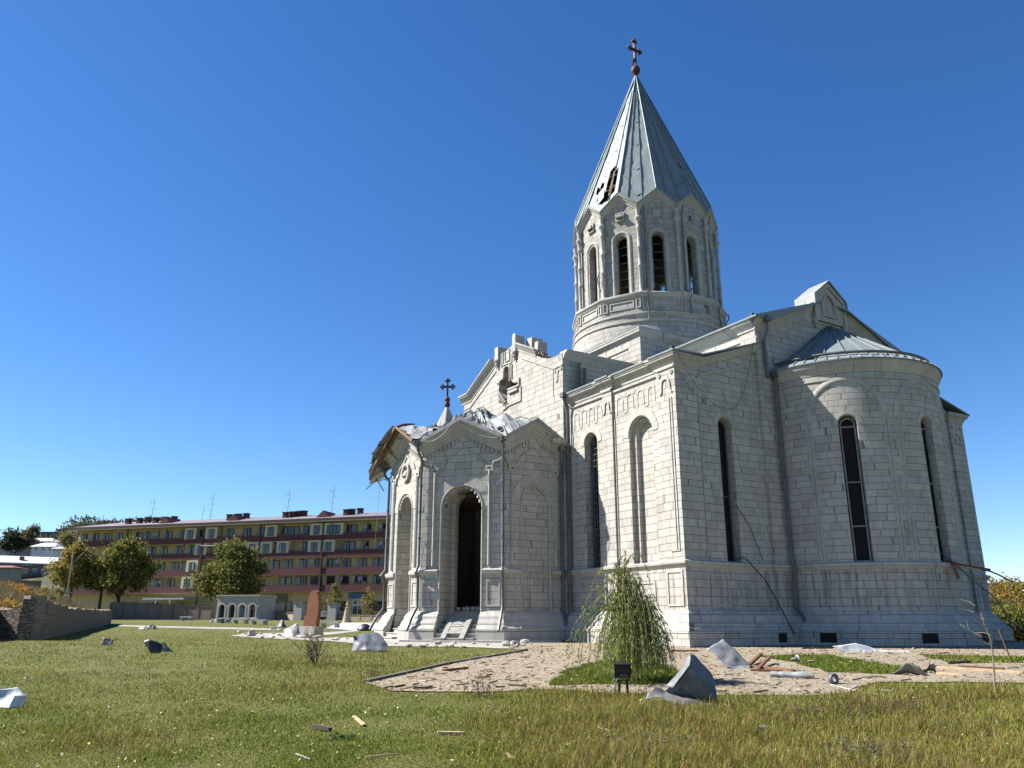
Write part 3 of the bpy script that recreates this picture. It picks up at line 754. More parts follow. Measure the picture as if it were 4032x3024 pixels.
# niche relief, broken frames and surviving corbelled stubs of the gable block
SB = south(SY-.0)
for rr_ in (.62,):
    sweep_rel(trim, SB, [(-.62, 12.9), (-.62, 12.25)], frame_prof(.05, .05)); sweep_rel(trim, SB, [(-.5, 12.95), (-.5, 12.3), (.28, 12.25), (.32, 13.0)], frame_prof(.05, .04))
sweep_rel(trim, SB, [(-.32, 12.9), (-.32, 12.42), (.1, 12.4), (.1, 12.95)], frame_prof(.04, .05))
sweep_rel(trim, SB, [(.15, 12.2), (.15, 11.35)], frame_prof(.05, .07)); sweep_rel(trim, SB, [(.3, 12.15), (.3, 11.45)], frame_prof(.06, .06))
sweep_rel(trim, SB, [(.0, 10.98), (.98, 10.96), (.98, 11.3)], frame_prof(.07, .08)); sweep_rel(trim, SB, [(.05, 10.82), (.85, 10.80)], frame_prof(.12, .10))
sweep_rel(trim, SB, [(-.5, 10.1), (.05, 10.22), (1.1, 10.22), (1.1, 10.9)], frame_prof(.06, .05))
def rock(mb, c, s, rnd, flat=.7):
    n = 7; pts = []
    bm = bmesh.new(); bmesh.ops.create_icosphere(bm, subdivisions=1, radius=1)
    rot = Matrix.Rotation(rnd.uniform(0, 6), 3, 'Z') @ Matrix.Rotation(rnd.uniform(-.4, .4), 3, 'X')
    sc = (s*rnd.uniform(.7, 1.3), s*rnd.uniform(.6, 1.0), s*flat*rnd.uniform(.6, 1.1))
    off = {v.index: rnd.uniform(.7, 1.15) for v in bm.verts}
    for f in bm.faces:
        mb.face([Vector(c)+rot @ Vector((max(-.75, min(.75, v.co.x*off[v.index]))*sc[0], max(-.75, min(.75, v.co.y*off[v.index]))*sc[1], max(-.7, min(.7, v.co.z*off[v.index]))*sc[2])) for v in f.verts])
    bm.free()
stub = MB()
def stub_block(x0, x1, z0, z1, back=.8):
    stub.box(((x0+x1)/2, SY-.12+back/2, (z0+z1)/2), (x1-x0, back, z1-z0))
    stub.lathe(((x0+x1)/2, SY-.08, 0), [(.01, z0-.42), (.06, z0-.38), (.04, z0-.3), (.10, z0-.22), (.08, z0-.15), (.13, z0-.06), (.13, z0)], 10)
stub_block(-1.12, -.82, 12.66, 13.30, .7); P(stub, 'broken_gable_block', STONE_TRIM); stub = MB(); stub_block(.50, .78, 12.62, 13.42, .5)
stub.face([(.5, SY-.12, 13.42), (.78, SY-.12, 13.42), (.72, SY-.12, 13.52), (.55, SY-.12, 13.5)])
stub.box((1.03, SY+.75, 12.9), (.52, .6, .72), Matrix.Rotation(.06, 3, 'Y')); stub.box((1.48, SY+.8, 12.72), (.36, .5, .5), Matrix.Rotation(.12, 3, 'Y')); P(stub, 'broken_gable_block', STONE_TRIM)
rb = MB(); rnd = random.Random(4)
for i in range(46):
    x = rnd.uniform(1.0, 4.0) if i < 34 else rnd.uniform(-.8, .5); z = gz(x)-.02
    rock(rb, (x, SY+rnd.uniform(.12, .8), z), rnd.uniform(.12, .26), rnd)
hole_edge = [(-.5, 12.05), (.1, 11.95), (.15, 11.5), (.5, 11.2), (.85, 11.1), (.5, 11.0), (.0, 10.95), (-.12, 10.5), (-.3, 10.38), (-.5, 10.6), (-.85, 11.15), (-.88, 11.55), (-.55, 11.7)]
for i in range(70):   # jagged core round the blast hole
    e = rnd.choice(hole_edge); rock(rb, (e[0]*1.05+rnd.uniform(-.08, .08), SY+rnd.uniform(.08, .75), e[1]+rnd.uniform(-.08, .08)), rnd.uniform(.06, .17), rnd)
P(rb, 'rubble_core', RUBBLE_CORE)
strp = MB()   # splintered laths in the hole
for a, b in (((-.86, 11.1), (-.1, 10.4)), ((-.7, 10.9), (-.25, 10.25)), ((-.9, 10.95), (-.5, 10.5)), ((-.5, 10.8), (-.2, 10.3)), ((-.95, 10.7), (-.6, 10.6))):
    strp.bar((a[0], SY-.05, a[1]), (b[0], SY-.12, b[1]), .06, .04)
P(strp, 'splintered_lath', WOOD_GREY)
# inner shell of the south arm (dark sheet added behind the hole to darken it, daylight through the torn roof on the right)
ins = MB()
ins.face([(-4.2, SY+.9, 9.9), (4.2, SY+.9, 9.9), (4.2, -3, 9.9), (-4.2, -3, 9.9)])
ins.face([(-4.2, -4.4, 9.9), (4.2, -4.4, 9.9), (4.2, -4.4, 12.0), (-4.2, -4.4, 12.0)])
P(ins, 'vault_top', RUBBLE_CORE)
ins = MB(); ins.face([(-1.6, SY+1.1, 9.9), (.35, SY+1.2, 9.9), (.3, SY+1.2, 11.4), (.1, SY+1.2, 12.3), (-1.6, SY+1.1, 12.3)]); ins.face([(.35, SY+1.2, 9.9), (1.6, SY+1.2, 9.9), (1.6, SY+1.2, 11.0), (.33, SY+1.2, 11.0)]); P(ins, 'dark_backing', PLASTER)
# ---- west and north arms (out of sight, plain) --------------------------
for Mx, sgn in ((west(-10.9), 1), (north(8.6), 1)):
    strip_wall(walls, Mx, -W_ARM, W_ARM, c0(-.9), pl((-4.4, 11.4), (0, 13.3), (4.4, 11.4)), us=(0,))
strip_wall(walls, south(-4.3), -10.9, -4.2, c0(8.5), c0(11.4)); strip_wall(walls, north(4.3), 4.2, 10.9, c0(8.5), c0(11.4))
strip_wall(walls, east(4.3), 4.2, 8.6, c0(8.5), c0(11.4)); strip_wall(walls, west(-4.3), -8.6, -4.2, c0(8.5), c0(11.4))
# ---- crossing pedestal ---------------------------------------------------
cp = C_PED
for Mx in (south(-cp), east(cp), north(cp), west(-cp)):
    strip_wall(walls, Mx, -cp, cp, c0(9), c0(13.3))
sweep_plan(trim, [(-cp, -cp), (cp, -cp), (cp, cp), (-cp, cp)], [(0, 13.12), (.03, 13.14), (.06, 13.2), (.16, 13.28), (.17, 13.4), (.19, 13.4), (.19, 13.46), (0, 13.47)], closed=True)
sweep_rel(trim, south(-cp), [(-1, 12.75), (3.4, 12.75)], [(-.04, 0), (-.02, .05), (.04, .05), (.04, 0)])
P(walls, 'ashlar_wall', STONE, smooth=20)
P(trim, 'carved_trim', STONE_TRIM, smooth=25)
# ---- apse ----------------------------------------------------------------
ap = MB(); apt = MB(); A = cyl(10.9, 0, AR); k_ = AR
AZW = [R(-49.5), R(-1.5), R(47)]
holes = [arch_hole(a*k_, .62, 2.64, 7.38, .26) for a in AZW]
for hh in holes: hh['zb'] = (lambda u: 2.64)
lowh = [rect_hole(R(-27)*k_, R(-27)*k_+.62, .10, .42, .6, True), rect_hole(R(-67)*k_, R(-67)*k_+.4, .1, .4, .6, True), rect_hole(R(14)*k_, R(14)*k_+.6, .1, .42, .6, True)]
strip_wall(ap, A, R(-92)*k_, R(92)*k_, c0(-.9), c0(9.5), holes, step=.14)
P(ap, 'apse_wall', STONE, smooth=40)
for a in AZW:
    uc = a*k_
    voussoir(apt, A, uc, .31+.10, 7.38, None, .14, .02)
    r = 1.30; zs = 7.6
    sweep_rel(apt, A, [(uc-r*math.cos(math.pi*i/20), zs+r*1.08*math.sin(math.pi*i/20)) for i in range(21)], [(-.10, 0), (-.09, .03), (-.03, .05), (.05, .035), (.08, .018), (.10, .018), (.10, 0)])
    for q in (-.06, .06):
        sweep_rel(apt, A, [(uc-r+q, 2.7), (uc-r+q, zs)], bead(.10, .03)); sweep_rel(apt, A, [(uc+r+q, zs), (uc+r+q, 2.7)], bead(.10, .03))
sweep_plan(apt, apse_pts(AR), [(0, 9.22), (.02, 9.23), (.02, 9.27), (.04, 9.30), (.06, 9.36), (.12, 9.46), (.15, 9.50), (.16, 9.62), (.18, 9.62), (.18, 9.68), (0, 9.7)])
sweep_plan(apt, apse_pts(AR), [(0, 8.98), (.04, 8.99), (.04, 9.04), (0, 9.05)])
P(apt, 'apse_moulding', STONE_TRIM, smooth=40)
ar = MB()   # standing-seam apse roof with a snow guard ring
prof = [(AR+.22, 9.66), (AR+.22, 9.70), (AR-.25, 9.98), (AR-.3, 10.0), (.05, 12.22)]
for j in range(len(prof)-1):
    n = 48
    for i in range(n):
        t0, t1 = R(-90+180*i/n), R(-90+180*(i+1)/n); (r0, z0), (r1, z1) = prof[j], prof[j+1]
        ar.face([(10.9+r*math.cos(t), r*math.sin(t), z) for r, t, z in ((r0, t0, z0), (r0, t1, z0), (r1, t1, z1), (r1, t0, z1))])
P(ar, 'apse_roof', ZINC, smooth=30)
se = MB()
for i in range(14):
    t = R(-84+12.9*i); c, s_ = math.cos(t), math.sin(t)
    se.bar((10.9+(AR-.35)*c, (AR-.35)*s_, 10.06), (10.9+.15*c, .15*s_, 12.22), .035, .05)
for i in range(30):
    t = R(-86+5.9*i); c, s_ = math.cos(t), math.sin(t)
    se.bar((10.9+(AR+.21)*c, (AR+.21)*s_, 9.72), (10.9+(AR-.25)*c, (AR-.25)*s_, 10.0), .03, .04)
P(se, 'roof_seam', ZINC)
sg_ = MB(); sg_.tube([(10.9+(AR-.12)*math.cos(R(t)), (AR-.12)*math.sin(R(t)), 10.02) for t in range(-88, 90, 6)], .055, 6)
P(sg_, 'roof_gutter', PIPE, smooth=40)
for i, a in enumerate(AZW[:2]):
    uc = a*k_
    d = dark_pane(A, uc, .70, 2.6, 7.38, .30, cath)
    fr = window_bars('window_frame', A, uc, .54, 2.66, 7.36, .24, 0, [7.30, 5.35, 3.85], d, r=.026, mat=TIN)
d = dark_pane(Ew, -6.2, .74, 2.6, 7.32, .4, cath)
window_bars('window_frame', Ew, -6.2, .62, 2.66, 7.32, .34, 0, [4.9], d, r=.02, mat=PIPE)
d = dark_pane(S, 5.92, .84, 2.6, 7.37, .7, cath)
window_bars('window_grille', S, 5.92, .80, 2.66, 7.37, .33, 5, [2.9+.24*i for i in range(20)], d, r=.014, bow=.10, mat=PIPE)
ds = MB(); 
for r in (.24, .12): ds.tube([S(5.92-r*math.cos(math.pi*i/10), 7.37+r*math.sin(math.pi*i/10), .29) for i in range(11)], .014, 4)
P(ds, 'window_grille', PIPE, d)
for uu, z0 in ((R(-29)*k_, .09), (R(-73)*k_, .09), (R(8)*k_, .09)):
    bmv = MB(); Af = cyl(10.9, 0, AR+.475); uu = uu*(AR+.475)/AR
    strip_wall(bmv, Af, uu, uu+.52, c0(z0), c0(z0+.31), [rect_hole(uu+.004, uu+.516, z0+.004, z0+.306, .3, True)], step=.13)
    bmv2 = MB(); strip_wall(bmv2, Af, uu-.01, uu+.53, c0(z0), c0(z0+.30), step=.13); P(bmv2, 'basement_shade_patch', DARK)  # flat near-black patch on the plinth, painted shade of an opening
bmv2 = MB(); bmv2.face([(11.395, -5.05, .08), (11.395, -4.66, .08), (11.395, -4.66, .38), (11.395, -5.05, .38)]); P(bmv2, 'basement_shade_patch', DARK)  # same painted dark patch beside the east wall
# ---- arm and corner-room roofs -------------------------------------------
rf = MB()
def roof_sheet(pts, th=.06):
    n = Vector(pts[1])-Vector(pts[0]); n = n.cross(Vector(pts[2])-Vector(pts[0])).normalized()
    if n.z < 0: pts = pts[::-1]; n = -n
    a = [Vector(p) for p in pts]; b = [p-n*th for p in a]
    rf.face(a); rf.face(b[::-1])
    for i in range(len(a)): j = (i+1) % len(a); rf.face([a[i], b[i], b[j], a[j]])
# south-east room: lean-to rising to the east arm
for x0, x1, yy in ((4.4, 6.75, -8.70), (6.75, 7.53, -8.80), (7.53, 9.87, -8.70), (9.87, 11.2, -8.80)):
    x2 = min(x1, 11.1)
    roof_sheet([(x0, yy, 9.68), (x1, yy, 9.68), (x1, -7.4, 9.73), (x0, -7.4, 9.73)])
    roof_sheet([(x0, -7.4, 9.728), (x2, -7.4, 9.728), (x2, -4.3, 10.76), (x0, -4.3, 10.76)])
roof_sheet([(4.4, 8.7, 9.67), (11.2, 8.8, 9.65), (11.1, 4.3, 10.9), (4.4, 4.3, 10.95)])
roof_sheet([(-11.1, -8.7, 9.67), (-4.4, -8.7, 9.67), (-4.4, -4.3, 10.95), (-11.1, -4.3, 10.95)])
roof_sheet([(-11.1, 8.7, 9.67), (-4.4, 8.7, 9.67), (-4.4, 4.3, 10.95), (-11.1, 4.3, 10.95)])
for sg in (-1, 1):   # east arm
    roof_sheet([(4.0, sg*4.60, 11.72), (11.30, sg*4.66, 11.72), (11.30, sg*3.75, 11.76), (11.30, sg*.9, 13.02), (10.9, 0, 13.40), (4.0, 0, 13.40)])
    roof_sheet([(-4.0, sg*4.62, 11.72), (-11.2, sg*4.62, 11.72), (-11.2, 0, 13.5), (-4.0, 0, 13.5)])
    roof_sheet([(sg*4.6, 4.0, 11.72), (sg*4.6, 8.9, 11.72), (0, 8.9, 13.5), (0, 4.0, 13.5)])
roof_sheet([(-4.6, -4.0, 11.68), (-4.6, -8.6, 11.68), (-1.2, -8.6, 13.0), (-1.2, -6.0, 13.0), (-.6, -4.0, 13.3)])
for a, b in (((-4.47, -4.47), (4.47, -4.47)), ((4.47, -4.47), (4.47, 4.47)), ((4.47, 4.47), (-4.47, 4.47)), ((-4.47, 4.47), (-4.47, -4.47))):
    roof_sheet([(a[0], a[1], 13.50), (b[0], b[1], 13.50), (b[0]*.62, b[1]*.62, 14.15), (a[0]*.62, a[1]*.62, 14.15)], .05)
P(rf, 'metal_roof', ZINC)
chm = MB()
for p in ((10.95, -4.45, 11.75), (11.0, -8.65, 9.66)): chm.box((p[0]-.05, p[1]+.05, p[2]+.08), (.14, .14, .2))
P(chm, 'roof_vent', IRON)
# ---- drum ----------------------------------------------------------------
drum = MB(); dtr = MB()
drum.lathe((0, 0, 0), [(4.22, 13.3), (4.16, 13.9), (4.02, 14.4), (4.0, 14.6)], 60)
drum.lathe((0, 0, 0), [(3.97, 14.6), (3.97, 15.1)], 60)
P(drum, 'drum_base', STONE_DRUM, smooth=30)
dtr.lathe((0, 0, 0), [(4.0, 14.55), (4.06, 14.58), (4.06, 14.66), (3.98, 14.7)], 60); dtr.lathe((0, 0, 0), [(3.97, 14.95), (4.03, 14.98), (4.03, 15.05), (3.9, 15.12)], 60)
def poly12(r, ph=15): return [(r*math.cos(R(ph+30*i)), r*math.sin(R(ph+30*i))) for i in range(12)]
dr2 = MB(); r12 = 3.96; ap12 = r12*math.cos(R(15)); hw12 = r12*math.sin(R(15))
CW = 3.68; apW = CW*math.cos(R(15)); hwW = CW*math.sin(R(15))
def facet(i, apo):
    t = R(30*i); n = Vector((math.cos(t), math.sin(t), 0)); u = Vector((-math.sin(t), math.cos(t), 0))
    return planar(n*apo, u, -n)
missing = {0: True}
for i in range(12):
    F = facet(i, ap12)
    hs = [rect_hole(.30, .62, 15.3, 15.72, .12, True)] if i == 0 else []
    strip_wall(dr2, F, -hw12, hw12, c0(15.05), c0(15.98), hs)
    if i != 0: sweep_rel(dtr, F, [(-.6, 15.38), (.6, 15.38), (.6, 15.74), (-.6, 15.74)], frame_prof(.06, .04), closed=True)
    for q in (-.86, .86): sweep_rel(dtr, F, [(q-.1, 15.35), (q+.1, 15.35), (q+.1, 15.8), (q-.1, 15.8)], frame_prof(.05, .05), closed=True)
    # window wall with a pointed gable
    F = facet(i, apW)
    hs = [arch_hole(0, .62, 16.28, 19.18, .42)]
    if i == 0: hs.append(rect_hole(-.10, .14, 20.35, 20.7, .15, True))
    strip_wall(dr2, F, -hwW, hwW, c0(15.9), pl((-hwW, 20.95), (0, 21.72), (hwW, 20.95)), hs, us=(0,))
    # inner face
    Fi = facet(i, apW-.42)
    strip_wall(dr2, Fi, -hwW+.09, hwW-.09, c0(15.9), c0(21.0), [arch_hole(0, .62, 16.28, 19.18, .002)], flip=True)
    r = .455
    sweep_rel(dtr, F, [(-r, 16.25)]+[(-r*math.cos(math.pi*k/12), 19.2+r*math.sin(math.pi*k/12)) for k in range(13)]+[(r, 16.25)], bead(.15, .06, 4))
    for sgn in (1,):
        zt = lambda s_: None
    g0, g1 = 20.82, 21.62; G = facet(i, apW); hg = hwW+.06
    sweep_rel(dtr, G, [(-hg, g0), (0, g1), (hg, g0)], [(-.17, 0), (-.15, .04), (-.06, .05), (-.03, .10), (.05, .15), (.08, .22), (.13, .22), (.14, 0)])
    if i in (10, 9):   # carved cross plaques
        sweep_rel(dtr, G, [(-.2, 20.32), (.2, 20.32), (.2, 20.72), (-.2, 20.72)], frame_prof(.06, .1), closed=True)
        dtr.box(G(0, 20.52, -.03), (.38, .38, .1), Matrix.Rotation(R(30*i), 3, 'Z'))
        for a, b in (((0, 20.40), (0, 20.66)), ((-.09, 20.55), (.09, 20.55))): dtr.bar(G(a[0], a[1], -.10), G(b[0], b[1], -.10), .05)
    if i == 11: dtr.box(G(0, 20.52, -.03), (.06, .42, .42), Matrix.Rotation(R(30*i), 3, 'Z'))
sweep_plan(dtr, poly12(r12), [(0, 15.84), (.04, 15.86), (.07, 15.94), (.13, 16.0), (.14, 16.08), (.10, 16.12), (-.35, 16.24)], closed=True)
P(dr2, 'drum_wall', STONE_DRUM); P(dtr, 'drum_trim', STONE_TRIM, smooth=30)
colp = [(.16, 16.14), (.15, 16.2), (.125, 16.24), (.10, 16.3), (.092, 16.35), (.088, 17.5), (.12, 17.54), (.13, 17.58), (.12, 17.62), (.09, 17.66), (.085, 18.5), (.118, 18.54), (.128, 18.58), (.118, 18.62), (.086, 18.66), (.085, 19.55), (.12, 19.6), (.13, 19.64), (.10, 19.7), (.095, 20.0), (.17, 20.1), (.19, 20.14), (.19, 20.2), (.12, 20.26), (.11, 20.55), (.16, 20.7)]
cproto = None
for i in range(12):
    t = R(15+30*i)
    if cproto is None:
        mbc = MB(); mbc.lathe((0, 0, 0), colp, 10); cproto = mbc.build('colonnette', STONE_TRIM, cath, 40, False); o = cproto
    else:
        o = cproto.copy(); col.objects.link(o)
    o.location = (3.80*math.cos(t), 3.80*math.sin(t), 0)
    # window glazing bars of the facet
for i in range(12):
    F = facet(i, apW); f = MB()
    for z in [16.35+.44*k for k in range(7)]: f.bar(F(-.31, z, .36), F(.31, z, .36), .035, .03)
    f.bar(F(-.29, 16.3, .36), F(-.29, 19.2, .36), .03); f.bar(F(.29, 16.3, .36), F(.29, 19.2, .36), .03)
    P(f, 'window_grille', PIPE)
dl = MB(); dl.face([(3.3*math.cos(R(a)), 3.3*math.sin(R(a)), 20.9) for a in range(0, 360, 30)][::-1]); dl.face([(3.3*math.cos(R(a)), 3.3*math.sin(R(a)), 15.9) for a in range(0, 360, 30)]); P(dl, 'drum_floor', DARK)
# ---- spire -----------------------------------------------------------------
sp = MB(); spw = MB(); spd = MB(); seam = MB()
TIP = Vector((0, 0, 31.45)); rg, zg_, rv, zv = 3.74, 21.86, 3.92, 20.98
def gpt(k): t = R(30*k); return Vector((rg*math.cos(t), rg*math.sin(t), zg_))
def vpt(k): t = R(30*k+15); return Vector((rv*math.cos(t), rv*math.sin(t), zv))
rs = random.Random(11)
NS = 22
for k in range(12):
    a, v, b = gpt(k), vpt(k), gpt(k+1)
    # facet parametrised by s (0..1 across) and t (0 bottom edge, 1 tip)
    def edge(s): return a.lerp(v, s*2) if s < .5 else v.lerp(b, s*2-1)
    nrm = (b-a).cross(TIP-a).normalized()
    dent = {}
    ns = 8
    damaged = (k == 9)
    amp = .022 if k in (9, 10) else .008
    P_ = [[None]*(NS+1) for _ in range(ns+1)]
    for i in range(ns+1):
        for j in range(NS+1):
            t = j/NS; p = edge(i/ns).lerp(TIP, t)
            if 0 < i < ns and 0 < j < NS: p = p + nrm*(noise.noise(p*1.9+Vector((k*7, 0, 0)))*amp*2 + rs.uniform(-.4, .4)*amp*(1-t))
            P_[i][j] = p
    for i in range(ns):
        for j in range(NS):
            if damaged and ((i in (2, 3, 4, 5, 6) and 1 <= j <= 3 and not (i == 3 and j == 3)) or (i in (4, 5) and j in (4, 5)) or (i == 6 and j == 4) or (i == 1 and j == 2)): continue
            if k == 0 and i == 1 and j == 5: continue
            sp.face([P_[i][j], P_[i+1][j], P_[i+1][j+1], P_[i][j+1]])
    for q in ((2, 5) if k != 9 else (6,)):
        seam.tube([P_[q][j]+nrm*.03 for j in range(0, NS-2)], .022, 4)
    seam.tube([P_[0][j]+nrm*.03 for j in range(0, NS+1)], .038, 5)
    for j in range(1, NS-4, 2):
        jj = j; i0 = 2 if j % 4 == 1 else 0
        seam.tube([P_[i][jj]+nrm*.012 for i in range(i0, i0+4)], .012, 4)
    # eaves edge
    seam.tube([a, v, b], .05, 6)
    if damaged:
        for s in (.3, .62, .9):
            p0 = edge(s)-nrm*.16; p1 = p0.lerp(TIP-nrm*.14, .32); spw.bar(p0, p1, .08, .08)
        for t in (.05, .11, .16, .21):
            spw.bar(edge(.02).lerp(TIP, t)-nrm*.1, edge(.98).lerp(TIP, t)-nrm*.1+Vector((0, 0, rs.uniform(-.25, .25))), .04, .03)
        fl = MB()
        q0 = edge(.35).lerp(TIP, .03)+nrm*.03; q1 = edge(.62).lerp(TIP, .05)+nrm*.2; q2 = edge(.6).lerp(TIP, .12)+nrm*.3; q3 = edge(.3).lerp(TIP, .10)+nrm*.1
        sp.face([q0, q1, q2, q3]); sp.face([q3, q2, q1, q0])
    spd.face([(a-nrm*.35)*.94+Vector((0, 0, a.z*.06)), (b-nrm*.35)*.94+Vector((0, 0, b.z*.06)), TIP-Vector((0, 0, 2.5))])  # near-black lining sheet, the dark of the hollow put into its colour
P(sp, 'spire_roof', ZINC, smooth=22); P(spw, 'spire_rafters', WOOD); P(spd, 'spire_dark_lining', DARK); P(seam, 'roof_seam', ZINC)
def cross_mesh(mb, c, h, ax, w=.09, arm=.27):
    """cross with trefoil ends; ax = direction of the arms"""
    c = Vector(c); ax = Vector(ax).normalized(); z = Vector((0, 0, 1))
    mb.bar(c, c+z*h, w, w*.8, ax); zc = h*.66; al = h*arm
    mb.bar(c+z*zc-ax*al, c+z*zc+ax*al, w*.8, w)
    for e, d in ((c+z*h, z), (c+z*zc-ax*al, -ax), (c+z*zc+ax*al, ax)):
        s = ax if d == z else z
        for q in (e+d*w*.9, e+s*w*.9, e-s*w*.9):
            mb.lathe(q, [(.002, -w*.75), (w*.55, -w*.4), (w*.62, 0), (w*.55, w*.4), (.002, w*.75)], 7)
cr = MB()
cr.lathe((0, 0, 0), [(.07, 31.25), (.10, 31.4), (.13, 31.5), (.24, 31.62), (.28, 31.78), (.24, 31.95), (.10, 32.08), (.05, 32.15)], 14)
cr.tube([(-.13*math.sin(t*.35), -.1, 32.3+.22*math.cos(t*.35+2.6)) for t in range(12)], .05, 6)
cross_mesh(cr, (0, 0, 32.1), 1.72, (0, 1, 0), .135, .205)
P(cr, 'spire_cross', RUST, smooth=40)
# ---- downpipes ---------------------------------------------------------------
def downpipe(pts, r=.055, hopper=True, mat=None):
    mb = MB(); mb.tube(pts, r, 8)
    for i in range(len(pts)-1):
        a, b = Vector(pts[i]), Vector(pts[i+1]); L = (b-a).length
        k = int(L//1.3)
        for j in range(1, k+1):
            p = a.lerp(b, j/(k+1)); dd = (b-a).normalized()*.03; mb.tube([p-dd, p+dd], r*1.3, 8)
    if hopper: a = Vector(pts[0]); mb.box(a+Vector((0, 0, .05)), (.24, .24, .2))
    return P(mb, 'downpipe', mat or PIPE, smooth=40)
downpipe([(11.15, -3.72, 9.5), (11.15, -3.72, 9.3), (11.12, -3.74, 9.0), (11.12, -3.74, 2.75), (11.22, -3.76, 2.5), (11.12, -3.74, 2.2), (11.12, -3.74, 1.15), (11.4, -3.78, .9), (11.5, -3.8, .35)], .06)
downpipe([(11.25, -4.02, 11.62), (11.22, -4.02, 11.2), (11.05, -4.05, 10.85), (11.05, -4.0, 9.4)], .055, True)
downpipe([(4.56, -8.72, 9.55), (4.56, -8.66, 9.25), (4.56, -8.56, 8.9), (4.56, -8.56, 2.75), (4.56, -8.68, 2.5), (4.56, -8.58, 2.2), (4.56, -8.6, .8)], .06)
downpipe([(4.44, -7.52, 11.0), (4.44, -7.52, 9.9)], .06, False)
for k in (10, 11, 0, 1):
    t = R(15+30*k+4.5); q = (3.86*math.cos(t), 3.86*math.sin(t)); q2 = (4.16*math.cos(t), 4.16*math.sin(t))
    downpipe([(q[0]*1.02, q[1]*1.02, 20.95), (q[0]*.98, q[1]*.98, 20.5), (q[0]*.97, q[1]*.97, 16.3), (q2[0], q2[1], 16.15), (q2[0], q2[1], 15.9), (q[0]*1.04, q[1]*1.04, 15.7), (q[0]*1.06, q[1]*1.06, 14.6 if k != 11 else 15.0)], .035, False)
t = R(-78); q = (3.66*math.cos(t), 3.66*math.sin(t))
downpipe([(q[0]*1.05, q[1]*1.05, 17.9), (q[0]*1.1, q[1]*1.1, 17.2), (q[0]*1.12, q[1]*1.05, 16.6)], .03, False)
# hanging cable on the east side
cb = MB()
def cable(mb, a, b, sag, r=.008, n=14):
    a, b = Vector(a), Vector(b)
    mb.tube([a.lerp(b, i/n)-Vector((0, 0, sag*4*(i/n)*(1-i/n))) for i in range(n+1)], r, 4, False)
cable(cb, (11.18, -8.6, 9.6), (10.96, -6.2, 7.9), .45); cable(cb, (10.96, -6.2, 7.9), (11.1, -4.9, 9.9), .55); cb.tube([(11.1, -4.9, 9.9), (11.05, -4.6, 10.8), (11.2, -4.5, 11.5)], .008, 4, False)
cable(cb, (4.7, -8.7, 9.3), (6.7, -8.7, 9.35), .25, .008); cable(cb, (7.5, -8.72, 9.25), (8.8, -8.7, 9.3), .2, .008)
cable(cb, (4.5, -8.65, 8.9), (4.62, -8.6, 4.2), .05, .01)
P(cb, 'hanging_cable', IRON)
